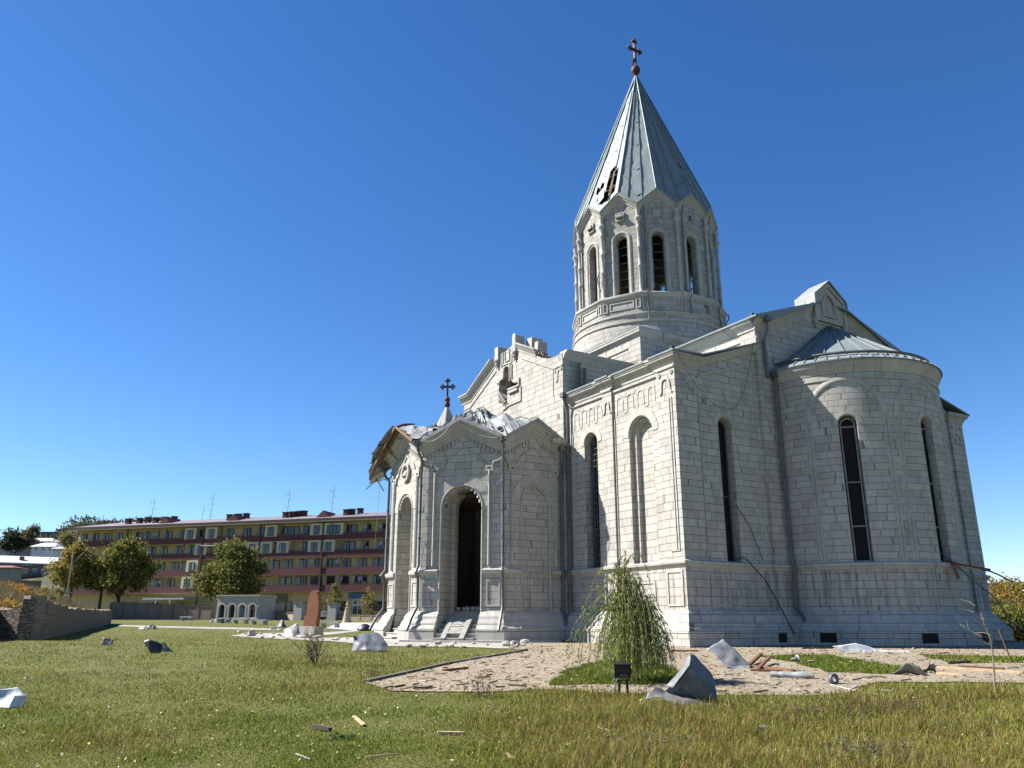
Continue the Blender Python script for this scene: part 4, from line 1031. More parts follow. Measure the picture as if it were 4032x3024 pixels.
# ---------------------------------------------------------------- south porch (polygonal, with a gable over every face)
PO = [(4.22, -8.62), (4.22, -11.35), (1.60, -13.52), (-1.60, -13.52), (-4.22, -11.35), (-4.22, -8.62)]
pw = MB(); pt = MB(); ps = MB()
def pface(i):
    a, b = Vector((*PO[i], 0)), Vector((*PO[i+1], 0)); u = (a-b); L = u.length; u.normalize()   # u runs so that outside is on the right
    n = Vector((u.y, -u.x, 0))
    return planar(b, u, -n), L
GP = {}
specs = []
for i in range(5):
    M, L = pface(i); specs.append((M, L))
    mid = L/2
    top = pl((0, 7.1), (mid, 7.95), (L, 7.1)); hs = []
    # all faces share the arch: springing 4.9, crown 5.83
    r = .82
    if i == 1: hs = [arch_hole(1.69, 1.64, -.5, 4.98, .95, back=False, inner=[arch_hole(1.74, 1.42, -.5, 5.0, .3, back=False)])]
    elif i == 2: hs = [arch_hole(mid, 1.36, -.5, 5.08, .9, back=True)]  # front arch closed at the back, added to keep the inside dark
    elif i == 3: hs = [arch_hole(1.71, 1.64, -.5, 4.98, .95, back=True)]
    else: hs = [arch_hole(1.44 if i == 0 else mid, 1.24, 1.12, 5.2, .06, back=True)]
    strip_wall(pw, M, 0, L, c0(-.9), top, hs, us=(mid,))
    # stepped raking cornice
    rk = [(-.44, 0), (-.42, .05), (-.30, .06), (-.28, .12), (-.18, .13), (-.15, .2), (-.05, .22), (0, .3), (.10, .34), (.14, .36), (.16, 0)]
    e = .12
    sweep_rel(pt, M, [(-e, 7.42), (mid, 8.28), (L+e, 7.42)], rk)
    for sg in (0, 1):   # dentils under the cornice
        for k in range(9):
            u = .12+(mid-.2)*k/9; z = 7.42-.5+.86*u/mid
            uu = u if sg == 0 else L-u
            pt.box(M(uu, z-.05, -.03), (.09, .06, .14), Matrix.Rotation(math.atan2(specs[i][0](1, 0).y-specs[i][0](0, 0).y, specs[i][0](1, 0).x-specs[i][0](0, 0).x), 3, 'Z'))
    # archivolt
    uc = 1.69 if i == 1 else (mid if i in (2, 4) else (1.71 if i == 3 else 1.44)); rr = {1: .82, 3: .82, 2: .68}.get(i, .62); zs = {1: 4.98, 3: 4.98, 2: 5.08}.get(i, 5.2)
    sweep_rel(pt, M, [(uc-rr-.04, 1.1)]+[(uc-(rr+.04)*math.cos(math.pi*k/14), zs+(rr+.04)*math.sin(math.pi*k/14)) for k in range(15)]+[(uc+rr+.04, 1.1)], bead(.085, .05, 4))
    voussoir(pt, M, uc, rr+.26, zs, None, .34, .02)
    # cusps inside the arch
    for k in range(1, 12):
        t = math.pi*k/12; c = (uc-(rr-.05)*math.cos(t), zs+(rr-.05)*math.sin(t))
        if k not in (3, 5, 6) or i != 1: pt.box(M(c[0], c[1], .05), (.10, .10, .12))
    # ogee hood relief with colonnettes
    hw = uc-.36 if i != 2 else uc-.25
    lo, hi = uc-min(1.15, hw+.0), uc+min(1.15, L-uc-.36)
    for cx_ in (lo, hi):
        sweep_rel(pt, M, [(cx_, 2.75), (cx_, 6.35)], bead(.12, .10, 4)); sweep_rel(pt, M, [(cx_-.12, 6.35), (cx_-.12, 6.5), (cx_+.12, 6.5), (cx_+.12, 6.35)], frame_prof(.07, .07), closed=True)
    for cx_, sg in ((lo, -1), (hi, 1)):
        x_end = -.0 if sg < 0 else L
        sweep_rel(pt, M, [(x_end, 6.9), (x_end-sg*.12, 6.75), (cx_-sg*-.16, 6.68), (cx_+sg*.16, 6.55)], frame_prof(.07, .08))
    sweep_rel(pt, M, [(lo+.02, 6.5), (lo+.3, 6.62), (lo+.42, 6.9), (mid-.25, 7.15), (mid, 7.38), (mid+.25, 7.15), (hi-.42, 6.9), (hi-.3, 6.62), (hi-.02, 6.5)], frame_prof(.06, .05))
    # string course pieces beside the opening and panels below
    for a, b in ((0, uc-rr-.1), (uc+rr+.1, L)):
        sweep_rel(pt, M, [(a-.05 if a == 0 else a, 2.48), (b+.05 if b == L else b, 2.48)], [(-.06, 0), (-.04, .05), (.0, .11), (.10, .13), (.14, .1), (.17, 0)])
        if b-a > .5: sweep_rel(pt, M, [(a+.16, 1.3), (b-.14, 1.3), (b-.14, 2.2), (a+.16, 2.2)], frame_prof(.06, .03), closed=True)
pm = specs[2][0]
sweep_rel(pt, pm, [(1.6+.34*math.cos(k*math.pi/8), 6.66+.34*math.sin(k*math.pi/8)) for k in range(16)], frame_prof(.1, .12), closed=True)
pt.lathe(pm(1.6, 6.6, .0), [(.2, -.1), (.17, 0), (.1, .12), (.02, .18)], 10)
P(pw, 'porch_wall', STONE, smooth=20); P(pt, 'porch_trim', STONE_TRIM, smooth=30)
# flared bases of the piers: separate runs so that the openings stay free
def flare_run(pts):
    f_ = MB(); sweep_plan(f_, pts, FLARE); P(f_, 'pier_plinth', STONE_TRIM, smooth=30)
def onface(i, u): v = specs[i][0](u, 0, 0); return (v.x, v.y)
flare_run([onface(1, 1.69+.84), (PO[1]), (PO[0][0], -8.3)])
flare_run([onface(2, 1.6+.70), (PO[2]), onface(1, 1.69-.84)])
flare_run([onface(3, 1.71+.84), (PO[3]), onface(2, 1.6-.70)])
flare_run([(PO[5][0], -8.3), (PO[4]), onface(3, 1.71-.84)])
# inside coloured dark to hold its shade, steps in the openings
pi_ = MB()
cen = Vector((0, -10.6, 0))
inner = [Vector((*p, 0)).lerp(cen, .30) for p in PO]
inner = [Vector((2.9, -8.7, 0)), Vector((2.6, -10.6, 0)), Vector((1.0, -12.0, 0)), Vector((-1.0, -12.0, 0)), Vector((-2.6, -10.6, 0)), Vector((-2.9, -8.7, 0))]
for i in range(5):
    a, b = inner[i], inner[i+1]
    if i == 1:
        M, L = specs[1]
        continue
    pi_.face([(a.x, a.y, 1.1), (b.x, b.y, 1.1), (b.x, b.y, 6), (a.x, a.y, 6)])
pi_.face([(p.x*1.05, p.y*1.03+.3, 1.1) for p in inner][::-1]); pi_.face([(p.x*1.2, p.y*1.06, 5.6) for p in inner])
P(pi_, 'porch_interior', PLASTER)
def steps(i, uc, w, n, name='porch_steps'):
    mb = MB(); M, L = specs[i]; h = 1.1/n
    ang = math.atan2(M(1, 0).y-M(0, 0).y, M(1, 0).x-M(0, 0).x); rot = Matrix.Rotation(ang, 3, 'Z')
    for k in range(n):
        out = .62 - k*.27; dep = 1.6
        c = M(uc, .0, -out+dep/2); mb.box((c.x, c.y, h*k+h/2-.003*k), (w-.002*k, dep, h-.012), rot)
        c = M(uc, 0, -out+dep/2-.015); mb.box((c.x, c.y, h*(k+1)-.012), (w-.002*k, dep+.03, .035), rot)
    return P(mb, name, STONE_TRIM)
steps(1, 1.69, 1.60, 7); steps(2, 1.6, 1.34, 7); steps(3, 1.71, 1.6, 7)
# low platform round the porch
plat = MB()
oc = [(5.0, -8.2), (5.0, -11.8), (2.0, -14.45), (-2.0, -14.45), (-5.0, -11.8), (-5.0, -8.2)]
plat.face([(x, y, .085) for x, y in oc][::-1])
for k in range(5): a, b = oc[k], oc[k+1]; plat.face([(a[0], a[1], .085), (a[0], a[1], -.4), (b[0], b[1], -.4), (b[0], b[1], .085)])
P(plat, 'porch_platform', STONE_TRIM)
# ---- porch roof: crumpled sheet with standing seams --------------------------------
pr = MB(); prs = MB(); prw = MB()
C0 = Vector((.6, -10.6, 9.55)); rr_ = random.Random(5)
def proof(i, tear=False, amp=.12, sagk=0):
    M, L = specs[i]; mid = L/2
    a, p, b = M(-.10, 7.63, -.38), M(mid, 8.49, -.38), M(L+.10, 7.63, -.38)
    back = [Vector((a.x*.25, -10.6, 8.9)), C0, Vector((b.x*.25, -10.6, 8.9))]
    for q0, q1, r0, r1, sd in ((a, p, None, None, 0), (p, b, None, None, 1)):
        # sheet between the rake edge and a line running back to the middle of the roof
        nu, nv = 5, 8
        pk = C0 if True else None
        e0 = q0 if sd == 0 else q1
        hip = Vector((e0.x*.35, -10.7+(e0.y+10.7)*.35, 9.1))
        rows = []
        for j in range(nv+1):
            t = j/nv; row = []
            for k in range(nu+1):
                s = k/nu
                f0 = q0.lerp(q1, s)
                if sd == 0: g0 = hip.lerp(C0, s)
                else: g0 = C0.lerp(hip, s)
                v = f0.lerp(g0, t)
                if 0 < t: v = v + Vector((0, 0, (abs(noise.noise(v*1.1+Vector((i*3, 0, 0))))-.15)*amp*2.4 - sagk*math.sin(math.pi*t)*.35))
                row.append(v)
            rows.append(row)
        for j in range(nv):
            for k in range(nu):
                if tear and rr_.random() < .22: continue
                A_ = [rows[j][k], rows[j][k+1], rows[j+1][k+1], rows[j+1][k]]
                pr.face(A_); pr.face([v-Vector((0, 0, .03)) for v in A_[::-1]])
        for k in range(0, nu+1, 1):
            if not tear: prs.tube([rows[j][k]+Vector((0, 0, .03)) for j in range(nv+1)], .02, 4)
        for j in range(1, nv, 2):
            prw.bar(rows[j][0]-Vector((0, 0, .12)), rows[j][nu]-Vector((0, 0, .12)), .08, .06)
        pr.face([q0, q1, q1-Vector((0, 0, .14)), q0-Vector((0, 0, .14))]); 
    return a, p, b
proof(0, False, .30, .6); proof(1, False, .2, .35); proof(3, True, .2); proof(4, False, .1)
P(prs, 'roof_seam', ZINC)
# torn front gable: sheet lifted off to the left, rafters and laths laid bare
M, L = specs[2]
prt = MB()
for s in np.linspace(0, 1, 9):
    for half in (0, 1):
        a = M(-.15, 7.6, -.5).lerp(M(1.6, 8.5, -.5), s) if half == 0 else M(1.6, 8.5, -.5).lerp(M(3.35, 7.6, -.5), s)
        b = M(-.15, 7.6, .9).lerp(M(1.6, 8.6, .9), s) if half == 0 else M(1.6, 8.6, .9).lerp(M(3.35, 7.6, .9), s)
        if rr_.random() < .75 or s in (0, 1): prt.bar(a, b, .07, .06)
for q in (-.45, -.15, .2, .6):
    prt.bar(M(-.5, 7.36, q), M(1.6, 8.47, q), .06, .09); prt.bar(M(1.6, 8.47, q), M(3.3, 7.62, q), .06, .09)
prt.bar(M(-.7, 7.17, -.62), M(1.62, 8.55, -.62), .05, .10); prt.bar(M(1.58, 8.55, -.62), M(3.4, 7.6, -.62), .05, .09); prt.bar(M(-1.25, 6.75, -.5), M(.3, 7.7, -.55), .04, .07)
for k in range(22):
    u = rr_.uniform(-1.1, 1.5); z = 7.5+.55*u+rr_.uniform(-.25, .1) if u < 1.5 else 8.3; prt.bar(M(u, z, rr_.uniform(-.6, .5)), M(u+rr_.uniform(-.5, .5), z+rr_.uniform(-.6, .1), rr_.uniform(-.7, .3)), .035, .03)
P(prt, 'bare_rafters', WOOD)
def crumple(mb, quad, nu, nv, amp, seed, freq=2.2, th=.02):
    q = [Vector(p) for p in quad]; rows = []
    for j in range(nv+1):
        row = []
        for k in range(nu+1):
            v = q[0].lerp(q[1], k/nu).lerp(q[3].lerp(q[2], k/nu), j/nv)
            n = noise.noise_vector(v*freq+Vector((seed*5.1, seed, 0)))
            row.append(v+n*amp)
        rows.append(row)
    for j in range(nv):
        for k in range(nu):
            A_ = [rows[j][k], rows[j][k+1], rows[j+1][k+1], rows[j+1][k]]
            mb.face(A_)
    d = Vector((0, 0, th))
    for j in range(nv):
        for k in range(nu): mb.face([v-d for v in (rows[j+1][k], rows[j+1][k+1], rows[j][k+1], rows[j][k])])
    return rows
crumple(pr, [M(-1.5, 6.95, -.5), M(.2, 7.95, -.75), M(.6, 8.3, .4), M(-.9, 7.35, .4)], 6, 5, .16, 1)
crumple(pr, [M(-.4, 7.7, -.85), M(1.5, 8.62, -.7), M(1.7, 8.75, .2), M(-.2, 7.9, .2)], 7, 4, .10, 2)
crumple(pr, [M(1.5, 8.62, -.62), M(3.35, 7.68, -.62), M(3.2, 8.0, .5), M(1.6, 8.72, .5)], 8, 6, .17, 3)
crumple(pr, [M(-1.7, 6.6, -.45), M(-.7, 7.1, -.7), M(-.5, 7.35, .1), M(-1.4, 6.9, .2)], 5, 4, .16, 8)
crumple(pr, [M(-.9, 7.3, -.8), M(.4, 8.05, -.85), M(.3, 8.3, -.2), M(-.8, 7.6, -.1)], 6, 4, .16, 9)
crumple(pr, [M(.2, 8.4, .5), M(2.9, 8.3, .4), M(2.6, 8.75, 1.7), M(.4, 8.8, 1.7)], 8, 5, .22, 4)
P(pr, 'porch_roof', TIN, smooth=15)
P(prw, 'roof_battens', WOOD)
brk = MB()
for k in range(16):
    v = Vector((rr_.uniform(-1.0, 2.2), rr_.uniform(-12.6, -11.2), rr_.uniform(8.5, 8.72)))
    bk_ = MB(); rock(bk_, v, rr_.uniform(.1, .24), rr_); P(bk_, 'broken_masonry', RUBBLE)
brk.box((4.35, -9.0, 7.75), (.5, .55, .2), Matrix.Rotation(.3, 3, 'Y')); brk.box((4.3, -9.35, 7.95), (.45, .3, .14), Matrix.Rotation(.35, 3, 'X'))
P(brk, 'broken_masonry', RUBBLE)
for q in (((4.1, -9.9, 8.75), (4.5, -8.85, 8.0)), ((4.2, -10.0, 8.82), (4.35, -9.5, 8.5))):
    pass
# stone pinnacle with a cross
pn = MB(); pcx = (-.3, -11.6)
for k in range(8):
    t0, t1 = R(45*k+10), R(45*k+55)
    pn.face([(pcx[0]+.72*math.cos(t0), pcx[1]+.72*math.sin(t0), 8.4), (pcx[0]+.72*math.cos(t1), pcx[1]+.72*math.sin(t1), 8.4), (pcx[0]+.05*math.cos(t1), pcx[1]+.05*math.sin(t1), 9.85), (pcx[0]+.05*math.cos(t0), pcx[1]+.05*math.sin(t0), 9.85)])
P(pn, 'porch_pinnacle', STONE_TRIM)
cr = MB(); cr.lathe((pcx[0], pcx[1], 0), [(.05, 9.75), (.12, 9.85), (.13, 9.95), (.09, 10.05), (.13, 10.12), (.11, 10.22), (.04, 10.3)], 12)
cross_mesh(cr, (pcx[0], pcx[1], 10.2), .82, (RIGHT0.x, RIGHT0.y, 0), .085)
P(cr, 'porch_cross', RUST, smooth=40)
# porch downpipes
downpipe([(4.42, -11.52, 7.45), (4.42, -11.52, 7.25), (4.30, -11.42, 6.9), (4.30, -11.42, 2.75), (4.40, -11.5, 2.55), (4.30, -11.42, 2.3), (4.30, -11.42, 1.2), (4.5, -11.6, .9), (4.62, -11.75, .5), (4.66, -11.78, .42)], .055)
downpipe([(1.72, -13.85, 7.5), (1.72, -13.85, 7.3), (1.66, -13.62, 6.9), (1.66, -13.62, 2.8), (1.72, -13.76, 2.55), (1.66, -13.62, 2.3), (1.66, -13.62, 1.25), (1.78, -13.9, .85), (1.82, -14.0, .6), (1.86, -14.12, .4)], .06)
downpipe([(-2.0, -13.75, 7.05), (-1.95, -13.7, 6.8), (-1.68, -13.6, 6.5), (-1.68, -13.6, 2.8), (-1.74, -13.78, 2.55), (-1.66, -13.62, 2.3), (-1.66, -13.62, 1.25), (-1.8, -13.9, .8), (-1.84, -14.1, .42)], .06)
downpipe([(4.42, -8.78, 7.35), (4.36, -8.72, 7.0), (4.34, -8.75, 6.6), (4.34, -8.75, 2.75), (4.42, -8.78, 2.5), (4.34, -8.75, 2.2), (4.34, -8.75, 1.1), (4.62, -8.82, .75), (4.7, -8.85, .5)], .06)
cb2 = MB(); M1 = specs[1][0]
cable(cb2, M1(.2, 7.6, -.46), M1(1.5, 8.4, -.46), .32, .014); cable(cb2, M1(1.5, 8.4, -.46), M1(3.3, 7.5, -.46), .22, .014); cable(cb2, (-2.2, -13.8, 7.1), (-2.25, -13.9, 4.0), 0, .008)
P(cb2, 'hanging_cable', TIN)
# ---------------------------------------------------------------- houses, walls, fences behind the church
YEL = simple('ochre_render', (.60, .46, .22), .9, 0, .12, .8); YEL_L = simple('pale_yellow_render', (.66, .58, .36), .9, 0, .1, .8)
BURG = wood('burgundy_boards', (.13, .032, .034)); MAROON = simple('maroon_paint', (.085, .018, .02), .6)
ROOFM = make_metal('maroon_grey_roofing', (.20, .175, .18), (.33, .30, .30), .5, .2, .5)
WINF = simple('dark_window_frame', (.03, .025, .02), .6); WHITE = simple('white_paint', (.72, .72, .70), .6)
def frame_of(pA, pB, z0):
    A, B = Vector((pA.x, pA.y, z0)), Vector((pB.x, pB.y, z0)); u = (B-A); return A, u.length, math.atan2(u.y, u.x)
class Loc:
    """local builder: thing with x along the facade, y inwards, z up"""
    def __init__(s, name, label, cat, A, rz, group=None): s.o = thing(name, label, cat, A, rz, group)
    def add(s, mb, name, mat, parent=None, label=None, smooth=None): return mb.build(name, mat, parent or s.o, smooth, False, label)
A, L, rz = frame_of(at(236, 2446, 152), at(1620, 2446, 132), 1.0)
apt = Loc('apartment_building', 'long ochre apartment block with burgundy balcony bands beyond the boundary wall', 'building', A, rz)
uax = Vector((math.cos(rz), math.sin(rz), 0)); nax = Vector((-math.sin(rz), math.cos(rz), 0))
def fu(px):
    """facade coordinate seen at column px"""
    r = at(px, 2300, 1.0)-CAM; t_ = ((A-CAM).dot(nax))/r.dot(nax); return (CAM+r*t_-A).dot(uax)
mb = MB(); mb.box((L/2, 7.2, 8.0), (L, 12, 16.4)); apt.add(mb, 'facade_wall', YEL)
mb = MB()
for fz in (4.45, 7.27, 10.1, 12.9): mb.box((L/2, .62, fz-.02), (L, 1.16, .14))
apt.add(mb, 'floor_slab', YEL_L)
pipes = [fu(q) for q in (477, 781, 1008, 1259)]
edges_ = [0]+pipes+[L]
for fz in (4.45, 7.27, 10.1, 12.9):
    for a, b in zip(edges_, edges_[1:]):
        mb = MB(); mb.box(((a+b)/2, .02, fz+.5), (b-a-.25, .10, 1.06)); par = apt.add(mb, 'balcony_parapet', BURG)
        mb = MB(); mb.bar((a+.15, .02, fz+1.16), (b-.15, .02, fz+1.16), .05); apt.add(mb, 'hand_rail', MAROON, par)
for q in pipes:
    mb = MB(); mb.box((q, -.08, 8.1), (.22, .2, 16.0)); apt.add(mb, 'downpipe', MAROON)
rw = random.Random(8)
winp = None; winw = None
def window(x, y, z, w_, h_):
    global winp
    if winp is None:
        f = MB(); f.box((0, 0, 0), (1, .1, 1)); f.box((0, -.02, 0), (.05, .12, 1)); winp = f.build('window', WINF, apt.o, None, False)
        g = MB(); g.box((-.25, -.06, 0), (.40, .02, .86)); g.box((.25, -.055, 0), (.38, .02, .86)); pn_ = g.build('pane', GLASS, winp, None, False)
        o = winp
    else:
        o = winp.copy(); col.objects.link(o)
        for ch in winp.children: c_ = ch.copy(); col.objects.link(c_); c_.parent = o
    o.location = (x, y, z); o.scale = (w_, 1, h_); return o
cur = MB(); flush = MB(); posts = MB()
nw = 0
rows_px = {4: (285, 330, 372, 426, 505, 537, 572, 624, 678, 727, 758, 811, 870, 940, 995, 1049, 1102, 1127, 1186, 1232, 1286, 1313, 1357, 1421, 1489),
           3: (300, 390, 450, 565, 613, 670, 724, 775, 980, 1035, 1101, 1182, 1227, 1282, 1354, 1416, 1480),
           2: (300, 400, 555, 609, 664, 712, 748, 1057, 1115, 1174, 1235, 1290, 1349, 1411, 1475),
           1: (300, 420, 548, 599, 655, 706, 735, 1110, 1169, 1230, 1287, 1345, 1407, 1471)}
for fl, lst in rows_px.items():
    z0 = {1: 4.45, 2: 7.27, 3: 10.1, 4: 12.9}[fl]
    for k, px in enumerate(lst):
        u = fu(px); w_ = rw.choice((1.35, 1.45, 2.2)); isflush = fl >= 3 and px in (811, 1049, 1232, 1286, 1313, 1035, 1101, 1227, 1282, 980) or px in (748, 735, 775, 727)
        y = -.02 if isflush else 1.16
        if isflush: pb = MB(); pb.box((u, .52, z0+1.75), (2.4, 1.12, 1.95)); apt.add(pb, 'glazed_bay', YEL_L)
        window(u, y-.05 if isflush else y, z0+1.62, w_ if not isflush else 1.2, 1.8 if not isflush else 1.5); nw += 1
        if rw.random() < .35: pb = MB(); pb.box((u+rw.choice((-.3, .3)), y-.13, z0+1.62), (.3, .02, 1.3)); apt.add(pb, 'curtain', simple('blue_curtain', (.30, .38, .48), .9) if 'blue_curtain' not in bpy.data.materials else bpy.data.materials['blue_curtain'])
    for u in np.linspace(1, L-1, 18): pb = MB(); pb.box((u+rw.uniform(-.6, .6), .12, z0+1.4), (.09, .12, 2.7)); apt.add(pb, 'balcony_divider', MAROON)

for px, w_ in ((1140, 1.3), (1175, 1.8), (1330, 1.0), (1352, 1.2), (1460, 1.3), (1485, 1.6), (1512, 1.0), (870, 1.2), (1120, 1.0), (520, 1.4), (600, 1.4), (700, 1.4)): window(fu(px), 1.1, 2.1, w_, 1.5)
mb = MB(); mb.box((fu(1402), 1.1, 1.6), (1.9, .2, 3.2)); d_ = apt.add(mb, 'shop_door', WHITE)
mb = MB(); mb.box((fu(1402)-.45, .98, 1.4), (.7, .06, 1.5)); mb.box((fu(1402)+.45, .98, 1.4), (.7, .06, 1.5)); mb.box((fu(1402)-.45, .98, 2.7), (.6, .06, .6)); mb.box((fu(1402)+.45, .98, 2.7), (.6, .06, .6)); apt.add(mb, 'pane', GLASS, d_)
mb = MB(); mb.box((fu(1398), .9, 3.75), (2.9, .3, .85)); apt.add(mb, 'shop_sign', simple('blue_sign', (.03, .12, .30), .5))
mb = MB(); mb.box((fu(1098), 1.0, 3.5), (2.2, .3, 1.1)); apt.add(mb, 'shop_sign', simple('brown_sign', (.16, .12, .06), .6))
mb = MB(); mb.box((fu(1035), 1.05, 1.9), (4.6, .3, 3.8)); apt.add(mb, 'shop_front', simple('orange_front', (.50, .15, .04), .6))
mb = MB(); mb.box((fu(1098), 1.0, 1.3), (1.9, .2, 2.5)); apt.add(mb, 'shop_door', GLASS)
mb = MB()   # roof: low hip of ribbed sheet
ev = .9
mb.face([(-ev, -ev, 16.35), (L+ev, -ev, 16.35), (L-4, 7, 18.1), (4, 7, 18.1)]); mb.face([(L+ev, 14+ev, 16.35), (-ev, 14+ev, 16.35), (4, 7, 18.1), (L-4, 7, 18.1)])
mb.face([(-ev, 14+ev, 16.35), (-ev, -ev, 16.35), (4, 7, 18.1)]); mb.face([(L+ev, -ev, 16.35), (L+ev, 14+ev, 16.35), (L-4, 7, 18.1)])
mb.face([(-ev, -ev, 16.3), (-ev, 14+ev, 16.3), (L+ev, 14+ev, 16.3), (L+ev, -ev, 16.3)]); roof = apt.add(mb, 'roof', ROOFM)
mb = MB(); mb.box((L/2, -ev, 16.25), (L+2*ev, .14, .34)); mb.box((-ev, 7, 16.25), (.14, 16, .34)); apt.add(mb, 'eaves_board', MAROON)
mb = MB(); mb.box((L/2, -.3, 15.98), (L, .5, .2)); apt.add(mb, 'eaves_gutter', WHITE)
for k in range(16):
    fl = rw.choice((4.45, 7.27, 10.1, 12.9)); u = rw.uniform(.2, .97)*L; mb = MB(); mb.tube([(u, .34, fl+2.0), (u, .27, fl+2.02)], [.2, .42], 12)
    apt.add(mb, 'satellite_dish', GREYDISH if 'GREYDISH' in globals() else simple('dish_grey', (.38, .36, .32), .7)); GREYDISH = bpy.data.materials['dish_grey']
for px, dz in ((428, .2), (460, .4), (482, .6), (532, .3), (560, .5), (582, .7), (833, .3), (858, .5), (879, .7), (1062, .3), (1080, .5), (1097, .7), (1112, .8), (1306, .4), (1320, .6), (1340, .9)):
    u = fu(px); y = 2.0+dz*4; z = 16.5+y*.2
    mb = MB(); mb.box((u, y, z+.4), (.85, .8, 1.2)); mb.box((u, y, z+1.05), (1.05, 1.0, .12)); apt.add(mb, 'chimney', simple('chimney_maroon', (.10, .025, .025), .8) if px == 428 else bpy.data.materials['chimney_maroon'], roof)
for px in (600, 875, 1238):
    u = fu(px); mb = MB(); w_ = 1.3
    mb.face([(u-w_, 1.2, 16.8), (u+w_, 1.2, 16.8), (u, 1.2, 18.0)]); mb.face([(u-w_, 1.2, 16.8), (u, 1.2, 18.0), (u, 5.5, 18.0), (u-w_, 3, 16.8)]); mb.face([(u, 1.2, 18.0), (u+w_, 1.2, 16.8), (u+w_, 3, 16.8), (u, 5.5, 18.0)])
    apt.add(mb, 'dormer', bpy.data.materials['chimney_maroon'], roof)
for px, hh in ((468, 4.6), (712, 5.0), (678, 2.8), (1030, 5.0), (1215, 5.3)):
    u = fu(px); mb = MB(); mb.bar((u, 6, 17.6), (u+.25, 6, 17.6+hh), .05)
    if hh > 4:
        for k in range(4):
            z = 18.6+k*1.1+ (hh-5.2); mb.bar((u-.45, 6, z), (u+.65, 6, z+.1), .03); mb.bar((u-.45 if k % 2 else u+.65, 6, z), (u-.45 if k % 2 else u+.65, 6, z+.45), .035)
    apt.add(mb, 'aerial', PIPE, roof)
mb = MB(); mb.box((fu(690), -1.2, 3.4), (8.5, 3.0, .35)); mb.box((fu(662), -2.6, 1.6), (.25, .2, 3.2)); mb.box((fu(718), -2.6, 1.6), (.25, .2, 3.2)); apt.add(mb, 'shop_canopy', make_metal('pale_canopy', (.40, .47, .50), (.55, .6, .62), .5, .1))
mb = MB(); mb.box((fu(835), -.35, 12.4), (5.2, .8, .12)); apt.add(mb, 'white_awning', WHITE)
# grey block of flats at the far left
GREYB = simple('grey_tuff', (.20, .165, .14), .95, 0, .15, .4)
A2, L2, rz2 = frame_of(at(-70, 2446, 240), at(238, 2446, 250), 4.0)
gb = Loc('apartment_building', 'shabby grey block of flats with a pale sheet roof at the far left', 'building', A2, rz2)
mb = MB(); mb.box((L2/2, 6, 6.3), (L2, 12, 14)); gb.add(mb, 'wall', GREYB)
mb = MB(); mb.face([(-.8, -.8, 13.2), (L2+.8, -.8, 13.2), (L2+.8, 6.5, 15.6), (-.8, 6.5, 15.6)]); mb.face([(L2+.8, 13, 13.2), (-.8, 13, 13.2), (-.8, 6.5, 15.6), (L2+.8, 6.5, 15.6)]); mb.box((L2/2, -.7, 13.1), (L2+1.6, .2, .3)); rf2 = gb.add(mb, 'roof', make_metal('pale_sheet_roof', (.62, .64, .66), (.72, .74, .76), .6, .0))
for x in (.36, .88):
    mb = MB(); mb.box((L2*x, 2.6, 14.7), (1.3, 1, 1.1)); gb.add(mb, 'chimney', simple('brick_chimney', (.15, .11, .10), .9), rf2)
wq = None
for fl, z in enumerate((5.2, 8.1, 11.0)):
    for k in range(8):
        x = L2*(k+.6)/8.3
        if wq is None:
            f = MB(); f.box((0, -.05, 0), (1.5, .12, 1.5)); wq = f.build('window', WHITE, gb.o, None, False); g = MB(); g.box((-.36, -.13, 0), (.6, .04, 1.25)); g.box((.36, -.13, 0), (.6, .04, 1.25)); g.build('pane', simple('grey_pane', (.12, .15, .19), .2), wq, None, False); o = wq
        else: o = copy_tree(wq, parent=gb.o)
        o.location = (x, 0, z)
        if (k % 3 == 1): mb = MB(); mb.box((x, -.5, z-.9), (2.6, 1.1, 1.0)); gb.add(mb, 'balcony', simple('balcony_grey', (.14, .13, .125), .9)); 
for x in (.44, .80):
    mb = MB(); mb.box((L2*x, -.6, 12.6), (3.0, 1.2, .14)); gb.add(mb, 'awning', WHITE)
# small houses on the slope
def house(label, px0, px1, ytop, ybot, d, wallc, roofc, depth=8, ridge=1.6, flat=False):
    a, b = at(px0, ybot, d), at(px1, ybot, d); A_, L_, r_ = frame_of(a, b, a.z); h = (ybot-ytop)/3250*d
    hs = Loc('house', label, 'house', A_, r_)
    mb = MB(); mb.box((L_/2, depth/2, h/2-2), (L_, depth, h+4)); hs.add(mb, 'wall', simple(label[:18], wallc, .9))
    mb = MB(); e = .5
    mb.face([(-e, -e, h), (L_+e, -e, h), (L_-.2*L_, depth/2, h+ridge), (.2*L_, depth/2, h+ridge)]); mb.face([(-e, depth+e, h), (-e, -e, h), (.2*L_, depth/2, h+ridge)]); mb.face([(L_+e, -e, h), (L_+e, depth+e, h), (L_-.2*L_, depth/2, h+ridge)]); mb.face([(L_+e, depth+e, h), (-e, depth+e, h), (.2*L_, depth/2, h+ridge), (.8*L_, depth/2, h+ridge)])
    mb.face([(-e, -e, h-.12), (-e, depth+e, h-.12), (L_+e, depth+e, h-.12), (L_+e, -e, h-.12)]); hs.add(mb, 'roof', simple(label[:14]+' roof', roofc, .7))
    for k in range(3):
        mb = MB(); mb.box((L_*(k+.6)/3.2, -.04, h*.55), (L_*.11, .1, h*.42)); hs.add(mb, 'window', bpy.data.materials['grey_pane'])
    return hs
house('long grey house with a bright white roof on the slope', 85, 200, 2132, 2152, 300, (.30, .28, .26), (.78, .79, .80))
house('low white house with a white hipped roof behind the flats', 122, 212, 2152, 2172, 275, (.62, .63, .66), (.78, .79, .80))
house('small white annexe house close beside the ochre block', 205, 245, 2160, 2178, 272, (.60, .61, .64), (.75, .76, .77), 6, .8)
